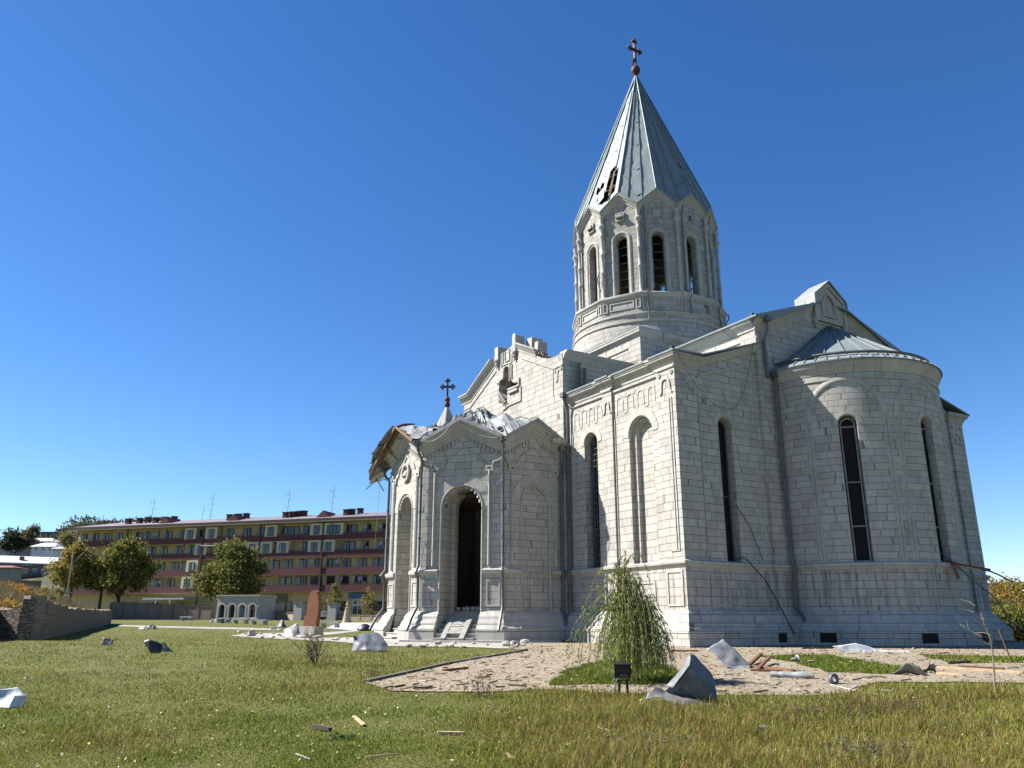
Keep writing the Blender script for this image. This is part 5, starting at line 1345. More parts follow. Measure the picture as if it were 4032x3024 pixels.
house('small pale house with a red roof under dark trees', 0, 42, 2134, 2152, 310, (.42, .41, .40), (.40, .14, .09))
rs_ = house('derelict dark stone house on the hill crest', 158, 262, 2094, 2118, 420, (.14, .115, .095), (.10, .085, .07), 8, .3)
gar = house('old grey garage with a red roof edge at the left margin', -80, 46, 2236, 2290, 170, (.24, .245, .235), (.30, .06, .06), 3, .5)
# rough boundary walls
t = NT('rubble_masonry'); p = t.pos()
vo = t.n('ShaderNodeTexVoronoi', feature='DISTANCE_TO_EDGE'); vo.inputs['Scale'].default_value = 3.6; mp = t.mapping(p, (1, 1, 2.2)); t.link(mp, vo.inputs['Vector'])
vc = t.n('ShaderNodeTexVoronoi', feature='F1'); vc.inputs['Scale'].default_value = 3.6; t.link(mp, vc.inputs['Vector'])
sx = t.n('ShaderNodeSeparateXYZ'); t.link(vc.outputs['Color'], sx.inputs[0]); n2 = t.noise(p, 12, 5, .7)
c = t.mix(sx.outputs[0], (.33, .265, .19), (.46, .38, .28)); c = t.mix(t.mapr(n2, .4, .75, 0, .6), c, (.14, .11, .08)); c = t.mix(t.mapr(vo.outputs['Distance'], .0, .05, .38, 0), c, (.15, .12, .09))
t.bump(t.math('ADD', t.mapr(vo.outputs['Distance'], 0, .12), t.math('MULTIPLY', n2, .4)), 1.0, .08)
RUBWALL = t.done(c, .97, 0, .1)
def rough_wall(name, label, pts, th=.45):
    """pts: (base point, height)"""
    o = thing(name, label, 'wall', pts[0][0]); mb = MB(); rq = random.Random(3)
    for (a, ha), (b, hb) in zip(pts, pts[1:]):
        d = (b-a); d.z = 0; n = max(2, int(d.length/.8)); dn = d.normalized(); nn = Vector((-dn.y, dn.x, 0))*th/2
        row = []
        for i in range(n+1):
            t_ = i/n; p_ = a.lerp(b, t_); p_.z = ground(p_.x, p_.y); h = ha+(hb-ha)*t_+rq.uniform(-.07, .07)
            j = Vector((rq.uniform(-.04, .04), rq.uniform(-.04, .04), 0)); row.append([p_-nn+j-Vector((0, 0, .6)), p_-nn+j+Vector((0, 0, h)), p_+nn+j+Vector((0, 0, h+rq.uniform(-.06, .06))), p_+nn+j-Vector((0, 0, .6))])
        for r0, r1 in zip(row, row[1:]):
            for k in range(3): mb.face([r0[k], r1[k], r1[k+1], r0[k+1]])
        mb.face(row[0]); mb.face(row[-1][::-1])
    mb.build('masonry', RUBWALL, o)
    return o
g1, g2, g3, g4 = gp(145, 2518), gp(253, 2496), gp(427, 2456), gp(60, 2520)
wl = rough_wall('rubble_wall', 'old rubble stone wall stepping down across the lawn at left', [(gp(92, 2522), 1.6), (g1, 1.5), (g2, 1.4), (g3, 1.3)])
mb = MB(); c_ = gp(112, 2521)
for k in range(5): mb.box((c_.x, c_.y, ground(c_.x, c_.y)+.16+.345*k), (.62, .62, .33), Matrix.Rotation(.3+.02*k, 3, 'Z'))
mb.build('corner_quoin', simple('grey_quoin', (.24, .215, .18), .95, 0, .2, 4, .5), wl)
rough_wall('rubble_wall', 'low broken rubble wall at the left edge of the lawn', [(gp(-160, 2512), 1.0), (gp(-40, 2514), 1.15), (gp(84, 2520), 1.2)])
panel_wall = None
PANEL = simple('tan_panel', (.34, .255, .17), .9, 0, .12, .7); PANEL_D = simple('weathered_panel', (.27, .205, .15), .92, 0, .18, .8)
def panel_wall(label, p0, p1, d0, d1, yt0, yt1, mat, n, name='boundary_wall', cap=True, rail=0.0):
    a, b = at(p0, 2446, d0), at(p1, 2446, d1); za, zb = at(p0, yt0, d0).z, at(p1, yt1, d1).z
    A_ = Vector((a.x, a.y, 0)); B_ = Vector((b.x, b.y, 0)); o = thing(name, label, 'wall', (a.x, a.y, ground(a.x, a.y)))
    mb = MB(); dn = (B_-A_).normalized(); rot = Matrix.Rotation(math.atan2(dn.y, dn.x), 3, 'Z'); LL = (B_-A_).length
    m2 = MB(); m3 = MB()
    for i in range(n):
        c0_, c1_ = A_.lerp(B_, i/n), A_.lerp(B_, (i+1)/n); zt = za+(zb-za)*(i+.5)/n; m_ = (c0_+c1_)/2; g = ground(m_.x, m_.y)-.6
        mb.box((m_.x, m_.y, (zt+g)/2), (LL/n-.02, .3, zt-g), rot); m2.box((m_.x, m_.y, zt+.04), (LL/n, .42, .08), rot)
        m2.box((c0_.x, c0_.y, (zt+g)/2), (.3, .38, zt-g), rot)
        if rail:
            for k in range(int(LL/n/.22)): q = c0_.lerp(c1_, (k+.5)/int(LL/n/.22)); m3.bar((q.x, q.y, zt+.06), (q.x, q.y, zt+rail), .035)
            for zz in (.15, rail-.12): m3.bar((c0_.x, c0_.y, zt+zz), (c1_.x, c1_.y, zt+zz), .04)
    mb.build('panel', mat, o); m2.build('coping', PANEL_D if mat is PANEL else GREYB, o)
    if rail: m3.build('railing', IRON, o)
    return o
panel_wall('long weathered panel wall with railings left of the arched kiosk', 432, 830, 112, 108, 2373, 2390, PANEL_D, 8, rail=1.2)
panel_wall('tan panel wall between the arched kiosk and the gate', 1005, 1128, 106, 106, 2402, 2408, PANEL, 3)
panel_wall('low pale wall stub beside the left gate pillar', 1130, 1166, 104, 103, 2414, 2416, simple('pale_stub', (.55, .46, .35), .9), 1)
panel_wall('low tan wall with iron railings right of the gate', 1328, 1560, 103, 98, 2422, 2426, PANEL, 5, rail=1.0)
panel_wall('long low earth-coloured wall before the grey block at far left', -60, 136, 118, 118, 2284, 2290, simple('earth_wall', (.20, .15, .11), .95), 4, cap=False)
def gate_pillar(label, px, ytop, d, w_=1.15):
    a = at(px, 2446, d); g = ground(a.x, a.y); zt = at(px, ytop, d).z
    o = thing('gate_pillar', label, 'pillar', (a.x, a.y, g), rz, 'gate pillars')
    mb = MB(); mb.box((0, 0, (zt-g)/2), (w_, w_, zt-g)); mb.build('shaft', simple('pale_pillar', (.46, .44, .40), .9) if 'pale_pillar' not in bpy.data.materials else bpy.data.materials['pale_pillar'], o, None, False)
    mb = MB(); mb.box((0, 0, zt-g+.06), (w_+.2, w_+.2, .12)); mb.build('cap', PANEL_D, o, None, False)
gate_pillar('grey gate pillar left of the iron gate', 1178, 2374, 103); gate_pillar('grey gate pillar right of the iron gate', 1312, 2376, 103)
a, b = at(1195, 2446, 103.4), at(1300, 2446, 103.4); g = ground(a.x, a.y)
gt = thing('iron_gate', 'black iron bar gate between two grey pillars', 'gate', (a.x, a.y, g)); mb = MB(); mb2 = MB()
for k in range(2):
    mb = MB(); q0 = a.lerp(b, k*.5); q1 = a.lerp(b, k*.5+.49)
    for i in range(11): q = q0.lerp(q1, i/10); mb.bar((q.x, q.y, g+.1), (q.x, q.y, g+2.1), .04)
    for z in (.2, 1.1, 2.0): mb.bar((q0.x, q0.y, g+z), (q1.x, q1.y, g+z), .05)
    mb.build('gate_leaf', IRON, gt)
# arched kiosk
a, b = at(848, 2446, 104), at(1012, 2446, 102.3); g = ground(a.x, a.y)-.05; A_, L_, r_ = frame_of(a, b, g)
ks = Loc('kiosk', 'small pale stone kiosk with four arched openings by the wall', 'kiosk', A_, r_)
H = at(930, 2345, 104).z-g
mb = MB(); M_ = planar((0, 0, 0), (1, 0, 0), (0, 1, 0)); hs = [arch_hole(L_*(i+.5)/4.05+.02, L_/4*.56, .3, H*.50, .35) for i in range(4)]
strip_wall(mb, M_, 0, L_, c0(-.5), c0(H), hs)
Ml = planar((0, 0, 0), (0, -1, 0), (1, 0, 0)); hs2 = [arch_hole(-1.7, .9, .1, H*.5, .3)]
strip_wall(mb, Ml, -3.8, 0, c0(-.5), c0(H), hs2)
mb.face([(L_, 0, -.5), (L_, 3.8, -.5), (L_, 3.8, H), (L_, 0, H)]); mb.face([(L_, 3.8, -.5), (0, 3.8, -.5), (0, 3.8, H), (L_, 3.8, H)]); mb.face([(0, 0, H), (L_, 0, H), (L_, 3.8, H), (0, 3.8, H)])
ks.add(mb, 'wall', ashlar('kiosk_stone', .22, .3, (.66, .60, .50), (.48, .43, .35), (.25, .22, .18), False))
mb = MB(); sweep_plan(mb, [(0, 3.8), (0, 0), (L_, 0), (L_, 3.8)], [(0, H-.25), (.12, H-.2), (.18, H-.05), (.18, H+.05), (0, H+.05)]); sweep_plan(mb, [(0, 3.8), (0, 0), (L_, 0), (L_, 3.8)], [(.06, -.3), (.06, .3), (0, .34)]); ks.add(mb, 'cornice', STONE_TRIM)
mb = MB()
for h_ in hs: voussoir(mb, M_, (h_['u0']+h_['u1'])/2, (h_['u1']-h_['u0'])/2+.11, H*.5, .3, .2, .05)
ks.add(mb, 'archivolt', STONE_TRIM)
for i, h_ in enumerate(hs):
    mb = MB(); M3 = planar((0, .34, 0), (1, 0, 0), (0, 1, 0)); strip_wall(mb, M3, h_['u0'], h_['u1'], h_['zb'], h_['zt'], us=h_['us']); pn_ = ks.add(mb, 'window', GLASS if i != 2 else simple('blue_grey_shutter', (.30, .36, .42), .7))
    mb = MB(); c_ = (h_['u0']+h_['u1'])/2; mb.bar((c_-.4, .30, H*.5), (c_+.4, .30, H*.5), .05); mb.bar((c_, .30, .3), (c_, .30, H*.5+.3), .05); mb.build('window_frame', WHITE if i == 3 else WINF, pn_, None, False)
mb = MB(); mb.box((.3, 1.7, H*.25+.3), (.06, .9, H*.5+.6)); ks.add(mb, 'door', simple('brown_door', (.16, .07, .04), .6))
# white car behind the gate
c_ = at(1222, 2446, 112); g = ground(c_.x, c_.y)+.03
car = Loc('parked_car', 'white off-road car parked behind the iron gate', 'car', (c_.x, c_.y, g), rz)
mb = MB(); prof = [(-2.2, .35), (-2.25, .8), (-2.1, 1.05), (-1.9, 1.15), (-1.55, 1.75), (.45, 1.78), (1.0, 1.15), (2.05, 1.02), (2.25, .8), (2.25, .35)]
n_ = len(prof)
for y, fl in ((-.85, 1), (.85, 0)): P_ = [(x, y, z) for x, z in prof]; mb.face(P_ if fl else P_[::-1])
for i in range(n_): (x0, z0), (x1, z1) = prof[i], prof[(i+1) % n_]; mb.face([(x0, -.85, z0), (x0, .85, z0), (x1, .85, z1), (x1, -.85, z1)])
car.add(mb, 'body', simple('white_car_paint', (.78, .78, .78), .25))
for y in (-.865, .865):
    mb = MB(); q = [(-1.65, 1.17), (-1.42, 1.66), (.38, 1.68), (.82, 1.17)]; mb.face([(x, y, z) for x, z in (q if y < 0 else q[::-1])]); car.add(mb, 'side_window', GLASS)
for x in (-1.4, 1.4):
    for y in (-.78, .78):
        mb = MB(); mb.tube([(x, y-.1, .36), (x, y+.1, .36)], .37, 14); w__ = car.add(mb, 'wheel', simple('tyre_rubber', (.02, .02, .02), .9) if 'tyre_rubber' not in bpy.data.materials else bpy.data.materials['tyre_rubber'])
        mb = MB(); yy = y-.11 if y < 0 else y+.11; mb.tube([(x, yy-.01, .36), (x, yy+.01, .36)], .2, 10); car.add(mb, 'rim', TIN, w__)
for y in (-.55, .55):
    mb = MB(); mb.box((2.23, y, .82), (.06, .35, .2)); car.add(mb, 'headlight', GLASS)
# poles
def pole(name, label, p0, p1, r, d, arms=()):
    a = gp(*p0, 4, d) if False else at(*p0, d); b = at(*p1, d); g = ground(a.x, a.y)
    o = thing(name, label, 'pole', (a.x, a.y, g)); mb = MB(); base = Vector((a.x, a.y, g-.3)); mb.tube([base, b], [r*1.2, r], 8); mb.build('post', simple('concrete_pole', (.36, .33, .28), .9) if 'concrete_pole' not in bpy.data.materials else bpy.data.materials['concrete_pole'], o)
    for q0, q1 in arms: mb = MB(); mb.tube([at(*q0, d), at(*q1, d)], r*.55, 6); mb.build('arm', bpy.data.materials['concrete_pole'], o)
pole('utility_pole', 'leaning pale concrete pole in front of the yellowing tree', (265, 2340), (290, 2172), .085, 108, [((287, 2215), (330, 2176))])
pole('lamp_post', 'slim concrete lamp post with forked arms behind the kiosk', (951, 2338), (965, 2212), .09, 112, [((963, 2245), (985, 2220)), ((963, 2250), (980, 2228))])
pole('utility_pole', 'short white post on the dry bank at left', (205, 2330), (209, 2302), .1, 100)
# stone benches
bp_ = None
for i, (px, py, lab) in enumerate(((735, 2444, 'stone bench on the far lawn left of the kiosk'), (880, 2452, 'stone bench directly before the second kiosk arch'), (948, 2456, 'stone bench before the right kiosk arches'), (1022, 2460, 'stone bench just right of the kiosk'), (1300, 2472, 'stone bench right of the brown carved slab'), (660, 2440, 'pale stone bench farthest left on the far lawn'))):
    q = gp(px, py)
    if bp_ is None:
        bp_ = thing('stone_bench', lab, 'bench', q, rz, 'stone benches on the far lawn'); mb = MB(); mb.box((0, 0, .42), (1.7, .5, .14)); mb.build('seat', STONE_TRIM, bp_, None, False)
        for x in (-.6, .6): mb = MB(); mb.box((x, 0, .18), (.25, .4, .36)); mb.build('leg', STONE_TRIM, bp_, None, False)
    else: copy_tree(bp_, loc=q, label=lab)
q = gp(1365, 2452); o = thing('stone_urn', 'draped beige stone urn standing before the right wall', 'urn', q); mb = MB(); mb.lathe(q, [(.5, 0), (.48, .1), (.38, .6), (.30, 1.1), (.22, 1.45), (.26, 1.55), (.1, 1.6)], 12); mb.build('body', simple('beige_stone', (.42, .33, .2), .9), o, 40); mb = MB(); mb.lathe(q, [(.08, 1.6), (.17, 1.72), (.19, 1.85), (.1, 2.0), (.12, 2.1), (.02, 2.2)], 10); mb.build('finial', bpy.data.materials['beige_stone'], o, 40)
# carved memorial slab (back side)
q = gp(1222, 2502); kh = thing('memorial_slab', 'tall red-brown carved stone slab standing on a pale block', 'monument', q, 0)
d = FWD.dot(q-CAM); sc = d/3200*.93
ol = [(-30, 148-148), (-29, 48), (-20, 48), (-18, 95), (-14, 120), (-10, 132), (-8, 138), (2, 147), (14, 148), (24, 143), (28, 132), (33, 128), (33, 116), (37, 108), (38, 60), (34, 30), (31, 0)]
mb = MB(); tn = (-FWD+RIGHT0*-.45).normalized(); ux = Vector((-tn.y, tn.x, 0)); ux = ux if ux.dot(RIGHT0) > 0 else -ux
fr = [q+ux*(x*sc)+Vector((0, 0, .40+z*sc))+tn*.14 for x, z in ol]; bk = [p-tn*.3 for p in fr]
mb.face(fr); mb.face(bk[::-1])
for i in range(len(fr)): j = (i+1) % len(fr); mb.face([fr[i], bk[i], bk[j], fr[j]])
mb.build('slab', simple('red_tuff', (.25, .095, .045), .9, 0, .15, 2), kh)
mb = MB(); mb.box(q+Vector((0, 0, .18)), (1.1, .8, .6), Matrix.Rotation(math.atan2(ux.y, ux.x), 3, 'Z')); mb.build('plinth', STONE_TRIM, kh)
# building and trees seen past the apse, down the slope
a, b = at(3860, 2446, 150), at(4120, 2446, 140); A_, L_, r_ = frame_of(a, b, -6.0)
rb_ = Loc('apartment_building', 'dark-roofed pale building beyond the autumn trees at right', 'building', A_, r_)
zt = at(3950, 2308, 148).z+6
mb = MB(); mb.box((L_/2, 4, zt/2-.5), (L_, 8, zt-1)); rb_.add(mb, 'wall', simple('cream_wall', (.50, .44, .33), .9))
mb = MB(); mb.box((L_/2, 4, zt), (L_+1.6, 9.6, 1.0)); rb_.add(mb, 'roof', simple('dark_roof', (.05, .04, .045), .8))
for k in range(5):
    mb = MB(); mb.box((L_*(k+.6)/5.2, -.05, zt-2.0), (1.2, .2, 1.3)); rb_.add(mb, 'window', DARK)
# ---------------------------------------------------------------- vegetation
def leaf_cloud(name, C_, N_, size, cols, rng, parent, aspect=.5, droop=None, world=True):
    """C_ (n,3) leaf centres -> one mesh of small quads"""
    n = len(C_)
    d = rng.normal(size=(n, 3)); d /= np.linalg.norm(d, axis=1)[:, None]
    if droop is not None: d = d*(1-droop)+np.array([0, 0, -1])*droop; d /= np.linalg.norm(d, axis=1)[:, None]
    e = rng.normal(size=(n, 3)); e -= (e*d).sum(1)[:, None]*d; e /= np.linalg.norm(e, axis=1)[:, None]
    s = size*rng.uniform(.6, 1.3, (n, 1)); a = d*s; b = e*s*aspect
    V = np.empty((n, 4, 3)); V[:, 0] = C_-a*.5; V[:, 1] = C_+b*.5; V[:, 2] = C_+a*.5; V[:, 3] = C_-b*.5
    F = np.arange(n*4).reshape(n, 4)
    cc = np.asarray(cols)[rng.integers(0, len(cols), n)]*rng.uniform(.75, 1.25, (n, 1))
    Cc = np.repeat(cc, 4, 0)
    return mesh_np(name, V.reshape(-1, 3), F, Cc, LEAFMAT, parent, world)
BARK = simple('bark', (.085, .065, .045), .95, 0, .4, 9, .6)
def tree(name, label, cat, base, height, blobs, cols, nleaf, size, seed, trunk_r=.16, trunk_top=.55, group=None, aspect=.6, limbs=7):
    """blobs: (dx along RIGHT, dz, rx, rz) in metres relative to the base; clumps of leaves fill the blobs unevenly"""
    rng = np.random.default_rng(seed); base = Vector(base); o = thing(name, label, cat, base, 0, group)
    pts = []; tot = sum(b[2]*b[2]*b[3] for b in blobs)
    Rv = np.array(RIGHT0); Fv = np.array(FWD); B = np.array(base); limbends = []
    for (dx, dz, rx, rz_) in blobs:
        n = max(40, int(nleaf*rx*rx*rz_/tot)); nc = max(5, int(n/45))
        d = rng.normal(size=(nc, 3)); d /= np.linalg.norm(d, axis=1)[:, None]; rad = rng.uniform(.45, 1.0, nc)**.6
        d *= rad[:, None]
        cen = B+Rv*dx+np.array([0, 0, dz])
        ccs = cen+Rv*(d[:, :1]*rx)+Fv*(d[:, 1:2]*rx)+np.array([0, 0, 1])*(d[:, 2:]*rz_)
        for c_ in ccs:
            k = int(rng.integers(25, 65)); pts.append(c_+rng.normal(size=(k, 3))*np.array([1, 1, .6])*rx*rng.uniform(.10, .2))
        limbends += [Vector(c_) for c_ in ccs[:max(2, limbs//len(blobs)+1)]]
    pts = np.concatenate(pts)
    pts = np.concatenate([pts, pts+rng.normal(size=pts.shape)*size*.9])
    leaf_cloud('crown', pts, None, size, cols, rng, o, aspect)
    mb = MB(); rr = random.Random(seed); top = base+Vector((rr.uniform(-.2, .2), rr.uniform(-.2, .2), height*trunk_top))
    mb.tube([base-Vector((0, 0, .3)), base+Vector((0, 0, height*.05)), base.lerp(top, .5)+Vector((rr.uniform(-.1, .1), rr.uniform(-.1, .1), 0)), top], [trunk_r*1.5, trunk_r*1.1, trunk_r*.85, trunk_r*.5], 8)
    for e in limbends:
        s_ = base.lerp(top, rr.uniform(.45, .95)); mb.tube([s_, s_.lerp(e, .5)+Vector((0, 0, .2*trunk_r*4)), e], [trunk_r*.5, trunk_r*.3, trunk_r*.1], 5, False)
    mb.build('trunk', BARK, o, 40)
    return o
OLIVE = [(.14, .15, .035), (.19, .17, .04), (.10, .12, .03), (.24, .185, .05)]
YELL = [(.28, .215, .05), (.22, .185, .045), (.15, .15, .04), (.30, .20, .05)]
DKGR = [(.045, .07, .018), (.06, .085, .02), (.035, .055, .016)]
MIX = [(.115, .13, .03), (.075, .10, .025), (.16, .145, .04)]
def tb(px, d): p_ = at(px, 2446, d); return (p_.x, p_.y, ground(p_.x, p_.y))
def zz(py, d, base): return at(2016, py, d).z-base[2]
d = 112
b = tb(262, d); tree('deciduous_tree', 'yellowing loose tree at the left end of the ochre block', 'tree', b, 8, [(-.5, zz(2235, d, b), 2.6, 2.6), (.2, zz(2180, d, b), 1.7, 1.6), (-1.3, zz(2275, d, b), 1.6, 1.3), (1.2, zz(2270, d, b), 1.7, 1.5)], YELL, 3000, .42, 1, .18, .6)
b = tb(383, d+2); tree('conifer_tree', 'dark slender evergreen between two autumn trees before the ochre block', 'tree', b, 10, [(-.6, zz(2270, d, b), 2.0, 1.8), (.4, zz(2215, d, b), 1.5, 1.9), (1.0, zz(2165, d, b), .9, 1.5), (1.3, zz(2135, d, b), .4, .8)], DKGR, 2800, .36, 2, .2, .7)
b = tb(455, d); tree('deciduous_tree', 'broad olive-green tree with golden edges before the ochre block', 'tree', b, 9, [(0, zz(2200, d, b), 2.6, 2.2), (-1.6, zz(2255, d, b), 2.2, 1.9), (1.7, zz(2245, d, b), 2.3, 2.2), (.4, zz(2155, d, b), 1.8, 1.3), (.3, zz(2290, d, b), 2.6, 1.5)], OLIVE, 5200, .42, 3, .22, .6)
b = tb(890, d+1); tree('deciduous_tree', 'large dense green tree rising behind the arched kiosk', 'tree', b, 10, [(0, zz(2230, d, b), 3.3, 2.6), (-2.6, zz(2280, d, b), 2.4, 1.9), (2.9, zz(2275, d, b), 2.4, 2.2), (.3, zz(2170, d, b), 2.3, 1.6), (-1.1, zz(2165, d, b), 1.5, 1.1), (1.6, zz(2195, d, b), 1.8, 1.5), (0, zz(2310, d, b), 4.0, 1.6)], MIX+OLIVE[:2], 7600, .42, 4, .25, .6)
b = tb(1310, 104); tree('sapling', 'small leafy green sapling beside the right gate pillar', 'sapling', b, 4, [(0, zz(2370, 104, b), .8, .5), (.1, zz(2345, 104, b), .45, .8), (.1, zz(2320, 104, b), .2, .5)], OLIVE, 500, .22, 5, .05, .8)
b = tb(1443, 101); tree('sapling', 'thin yellow-brown sapling before the right boundary wall', 'sapling', b, 4.6, [(0, zz(2345, 101, b), 1.0, .9), (.1, zz(2385, 101, b), 1.0, .9), (0, zz(2415, 101, b), .7, .5)], YELL, 330, .2, 6, .05, .75)
d = 300; b = (*at(8, 2446, d)[:2], at(8, 2150, d).z); tree('evergreen_tree', 'dark clump of tall trees on the slope at far left', 'tree', b, 12, [(0, 3.2, 3.2, 2.2), (-2.4, 4.6, 2.2, 2.0), (3.2, 3.2, 1.9, 1.9), (-1, .9, 4.2, 1.6), (3, .8, 2.6, 1.4)], [(.035, .05, .022), (.05, .06, .03)], 3600, .9, 7, .4, .6)
b = (*at(72, 2446, 298)[:2], at(72, 2150, 298).z); tree('deciduous_tree', 'greyish golden tree beside the dark clump on the slope', 'tree', b, 8, [(0, 4.5, 2.4, 3.0)], [(.14, .12, .05), (.10, .09, .045)], 900, .7, 8, .25, .6)
b = (*at(222, 2446, 270)[:2], at(222, 2160, 270).z); tree('deciduous_tree', 'round yellow-green tree above the small white annexe house', 'tree', b, 6, [(0, 2.6, 2.6, 2.0)], [(.22, .19, .06), (.17, .16, .06)], 1100, .6, 9, .25, .5)
# trees down the slope at right
for i, (px, py, d, rx, rz_, cols, lab) in enumerate(((3905, 2345, 62, 1.3, 1.4, [(.30, .15, .03), (.24, .13, .03), (.17, .11, .03)], 'orange autumn tree just right of the apse'), (4010, 2350, 58, 1.6, 1.5, [(.28, .18, .03), (.22, .16, .035), (.13, .12, .03)], 'golden autumn tree at the right edge of the view'), (3990, 2440, 46, 1.5, .85, [(.15, .15, .03), (.11, .13, .025), (.20, .17, .03)], 'low green bush below the golden tree at right'), (3920, 2415, 52, 1.6, .9, [(.10, .085, .04), (.14, .10, .04), (.07, .07, .03)], 'brownish bush close behind the apse corner'), (4080, 2400, 55, 2.0, 1.8, [(.22, .15, .03), (.14, .12, .03)], 'large ochre bush cut by the right edge'))):
    p_ = at(px, py, d); g = ground(p_.x, p_.y); h = p_.z-g
    tree('autumn_tree' if i in (0, 1) else 'bush', lab, 'tree' if i in (0, 1) else 'bush', (p_.x, p_.y, g), max(2, h+rz_), [(0, h, rx, rz_), (-.5, h-rz_*.6, rx*1.2, rz_*.8), (.4, h-rz_*1.3, rx*1.3, rz_*.8), (0, h-rz_*1.9, rx*1.3, rz_*.9)], cols, 6500, .17, 20+i, .12, .6)
# dry brush on the bank behind the rubble wall
rng = np.random.default_rng(31); pts = []; lab_n = 0
def brush(name, label, N, fn, hs, cols, wd, seed):
    rng = np.random.default_rng(seed); V = []; Cc = []
    P_ = fn(rng, N)
    h = rng.uniform(hs[0], hs[1], N); ang = rng.uniform(0, 6.28, N); lean = rng.uniform(0, .6, N)
    base = P_; tip = P_+np.stack([np.cos(ang)*lean*h, np.sin(ang)*lean*h, h*np.sqrt(1-lean**2*.6)], 1)
    a2 = rng.uniform(0, 6.28, N); side = np.stack([np.cos(a2), np.sin(a2), np.zeros(N)], 1)*wd*rng.uniform(.6, 1.4, (N, 1))
    V = np.stack([base-side, base+side, tip], 1).reshape(-1, 3); F = np.arange(3*N).reshape(N, 3)
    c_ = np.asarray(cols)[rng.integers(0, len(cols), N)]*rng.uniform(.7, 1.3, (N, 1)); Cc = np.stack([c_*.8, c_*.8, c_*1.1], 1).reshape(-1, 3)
    o = mesh_np(name, V, F, Cc, GRASSMAT); tag(o, label, None, None, 'stuff'); return o
gnp = np.vectorize(ground)
def bank(rng, N):
    d = rng.uniform(27, 100, N*3); s = -d*rng.uniform(.46, .80, N*3); q = ((s+19)*-60+(d-30)*-26)/65.4; k = q > .6; d, s = d[k][:N], s[k][:N]
    while len(d) < N: d = np.concatenate([d, d])[:N]; s = np.concatenate([s, s])[:N]
    x = CAM.x+FWD.x*d+RIGHT0.x*s; y = CAM.y+FWD.y*d+RIGHT0.y*s; return np.stack([x, y, gnp(x, y)-.02], 1)
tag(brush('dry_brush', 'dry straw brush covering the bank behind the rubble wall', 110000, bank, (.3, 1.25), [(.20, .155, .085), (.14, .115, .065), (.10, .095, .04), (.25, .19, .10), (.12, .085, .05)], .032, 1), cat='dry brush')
for i, (px, py, d, c_) in enumerate(((30, 2315, 60, [(.38, .20, .03), (.30, .17, .035)]), (5, 2375, 44, [(.40, .26, .05), (.33, .18, .03)]), (165, 2335, 66, [(.26, .22, .05), (.20, .18, .05)]), (225, 2330, 90, [(.10, .12, .035), (.12, .13, .04)]), (90, 2330, 62, [(.25, .17, .05), (.18, .13, .05)]))):
    p_ = at(px, py, d); g = ground(p_.x, p_.y); tree('shrub', ('orange-leaved shrub on the bank at the left edge', 'golden low shrub behind the broken rubble wall', 'yellow shrub on the dry bank above the rubble wall', 'small green shrub at the foot of the ochre block', 'tawny shrub on the bank beside the orange one')[i], 'shrub', (p_.x, p_.y, g), 1.5, [(0, max(.4, min(1.5, p_.z-g)), .9, .4), (.5, max(.3, min(1.1, p_.z-g-.3)), .9, .35)], c_, 500, .13, 50+i, .04, .5)
# lawn blades
def lawn(N, dr, power, seed, hfun, wfun, cfun, name, label, cat, maskfun=None):
    rng = np.random.default_rng(seed)
    u = rng.uniform(0, 1, N); a = 1-power
    d = (dr[0]**a+u*(dr[1]**a-dr[0]**a))**(1/a)
    s = rng.uniform(-.78, .76, N)*d
    x = CAM.x+FWD.x*d+RIGHT0.x*s; y = CAM.y+FWD.y*d+RIGHT0.y*s
    k = np.ones(N, bool)
    for P_, H_ in PAVED:
        ins_ = inside(P_, x, y)
        for h_ in H_: ins_ &= ~inside(h_, x, y)
        k &= ~ins_
    k &= ~((np.abs(x) < 11.5) & (np.abs(y) < 9.2)) & ~(np.hypot(x-10.9, y) < 4.2)
    q = ((s+19)*-60+(d-30)*-26)/65.4; k &= ~((q > -.2) & (s < -15))
    if maskfun is not None: k &= maskfun(x, y, d, s, rng)
    x, y, d, s = x[k], y[k], d[k], s[k]; n = len(x)
    z = gnp(x, y)-.01
    f1 = np.array([noise.noise((a_*.22, b_*.22, 1.0)) for a_, b_ in zip(x, y)]); f2 = np.array([noise.noise((a_*.9, b_*.9, 7.0)) for a_, b_ in zip(x, y)])
    h = hfun(d, s, f1, f2, rng, n); w_ = wfun(d, rng, n)
    ang = rng.uniform(0, 6.28, n); lean = rng.uniform(.15, 1.35, n)
    mid = np.stack([x+np.cos(ang)*lean*h*.35, y+np.sin(ang)*lean*h*.35, z+h*.6], 1)
    tip = np.stack([x+np.cos(ang)*lean*h, y+np.sin(ang)*lean*h, z+h*np.sqrt(np.clip(1-.5*lean**2, .12, 1))], 1)
    a2 = ang+1.57+rng.uniform(-.5, .5, n); side = np.stack([np.cos(a2), np.sin(a2), np.zeros(n)], 1)*w_[:, None]
    base = np.stack([x, y, z], 1)
    V = np.stack([base-side*.8, base+side*.8, mid+side*.6, tip, mid-side*.6], 1).reshape(-1, 3)
    i5 = np.arange(n)[:, None]*5; F = np.concatenate([i5+np.array([[0, 1, 2]]), i5+np.array([[0, 2, 4]]), i5+np.array([[4, 2, 3]])])
    c_ = cfun(d, s, f1, f2, rng, n); C5 = np.repeat(c_, 5, 0)
    o = mesh_np(name, V, F, C5, GRASSMAT); tag(o, label, cat, None, 'stuff'); return o
def mixc(w_, cols):
    w_ = np.clip(w_, 0, None); w_ = w_/w_.sum(1, keepdims=True); return w_
GR = np.array([(.085, .125, .010), (.15, .175, .018), (.235, .21, .045), (.30, .245, .10), (.15, .085, .035), (.05, .085, .010)])
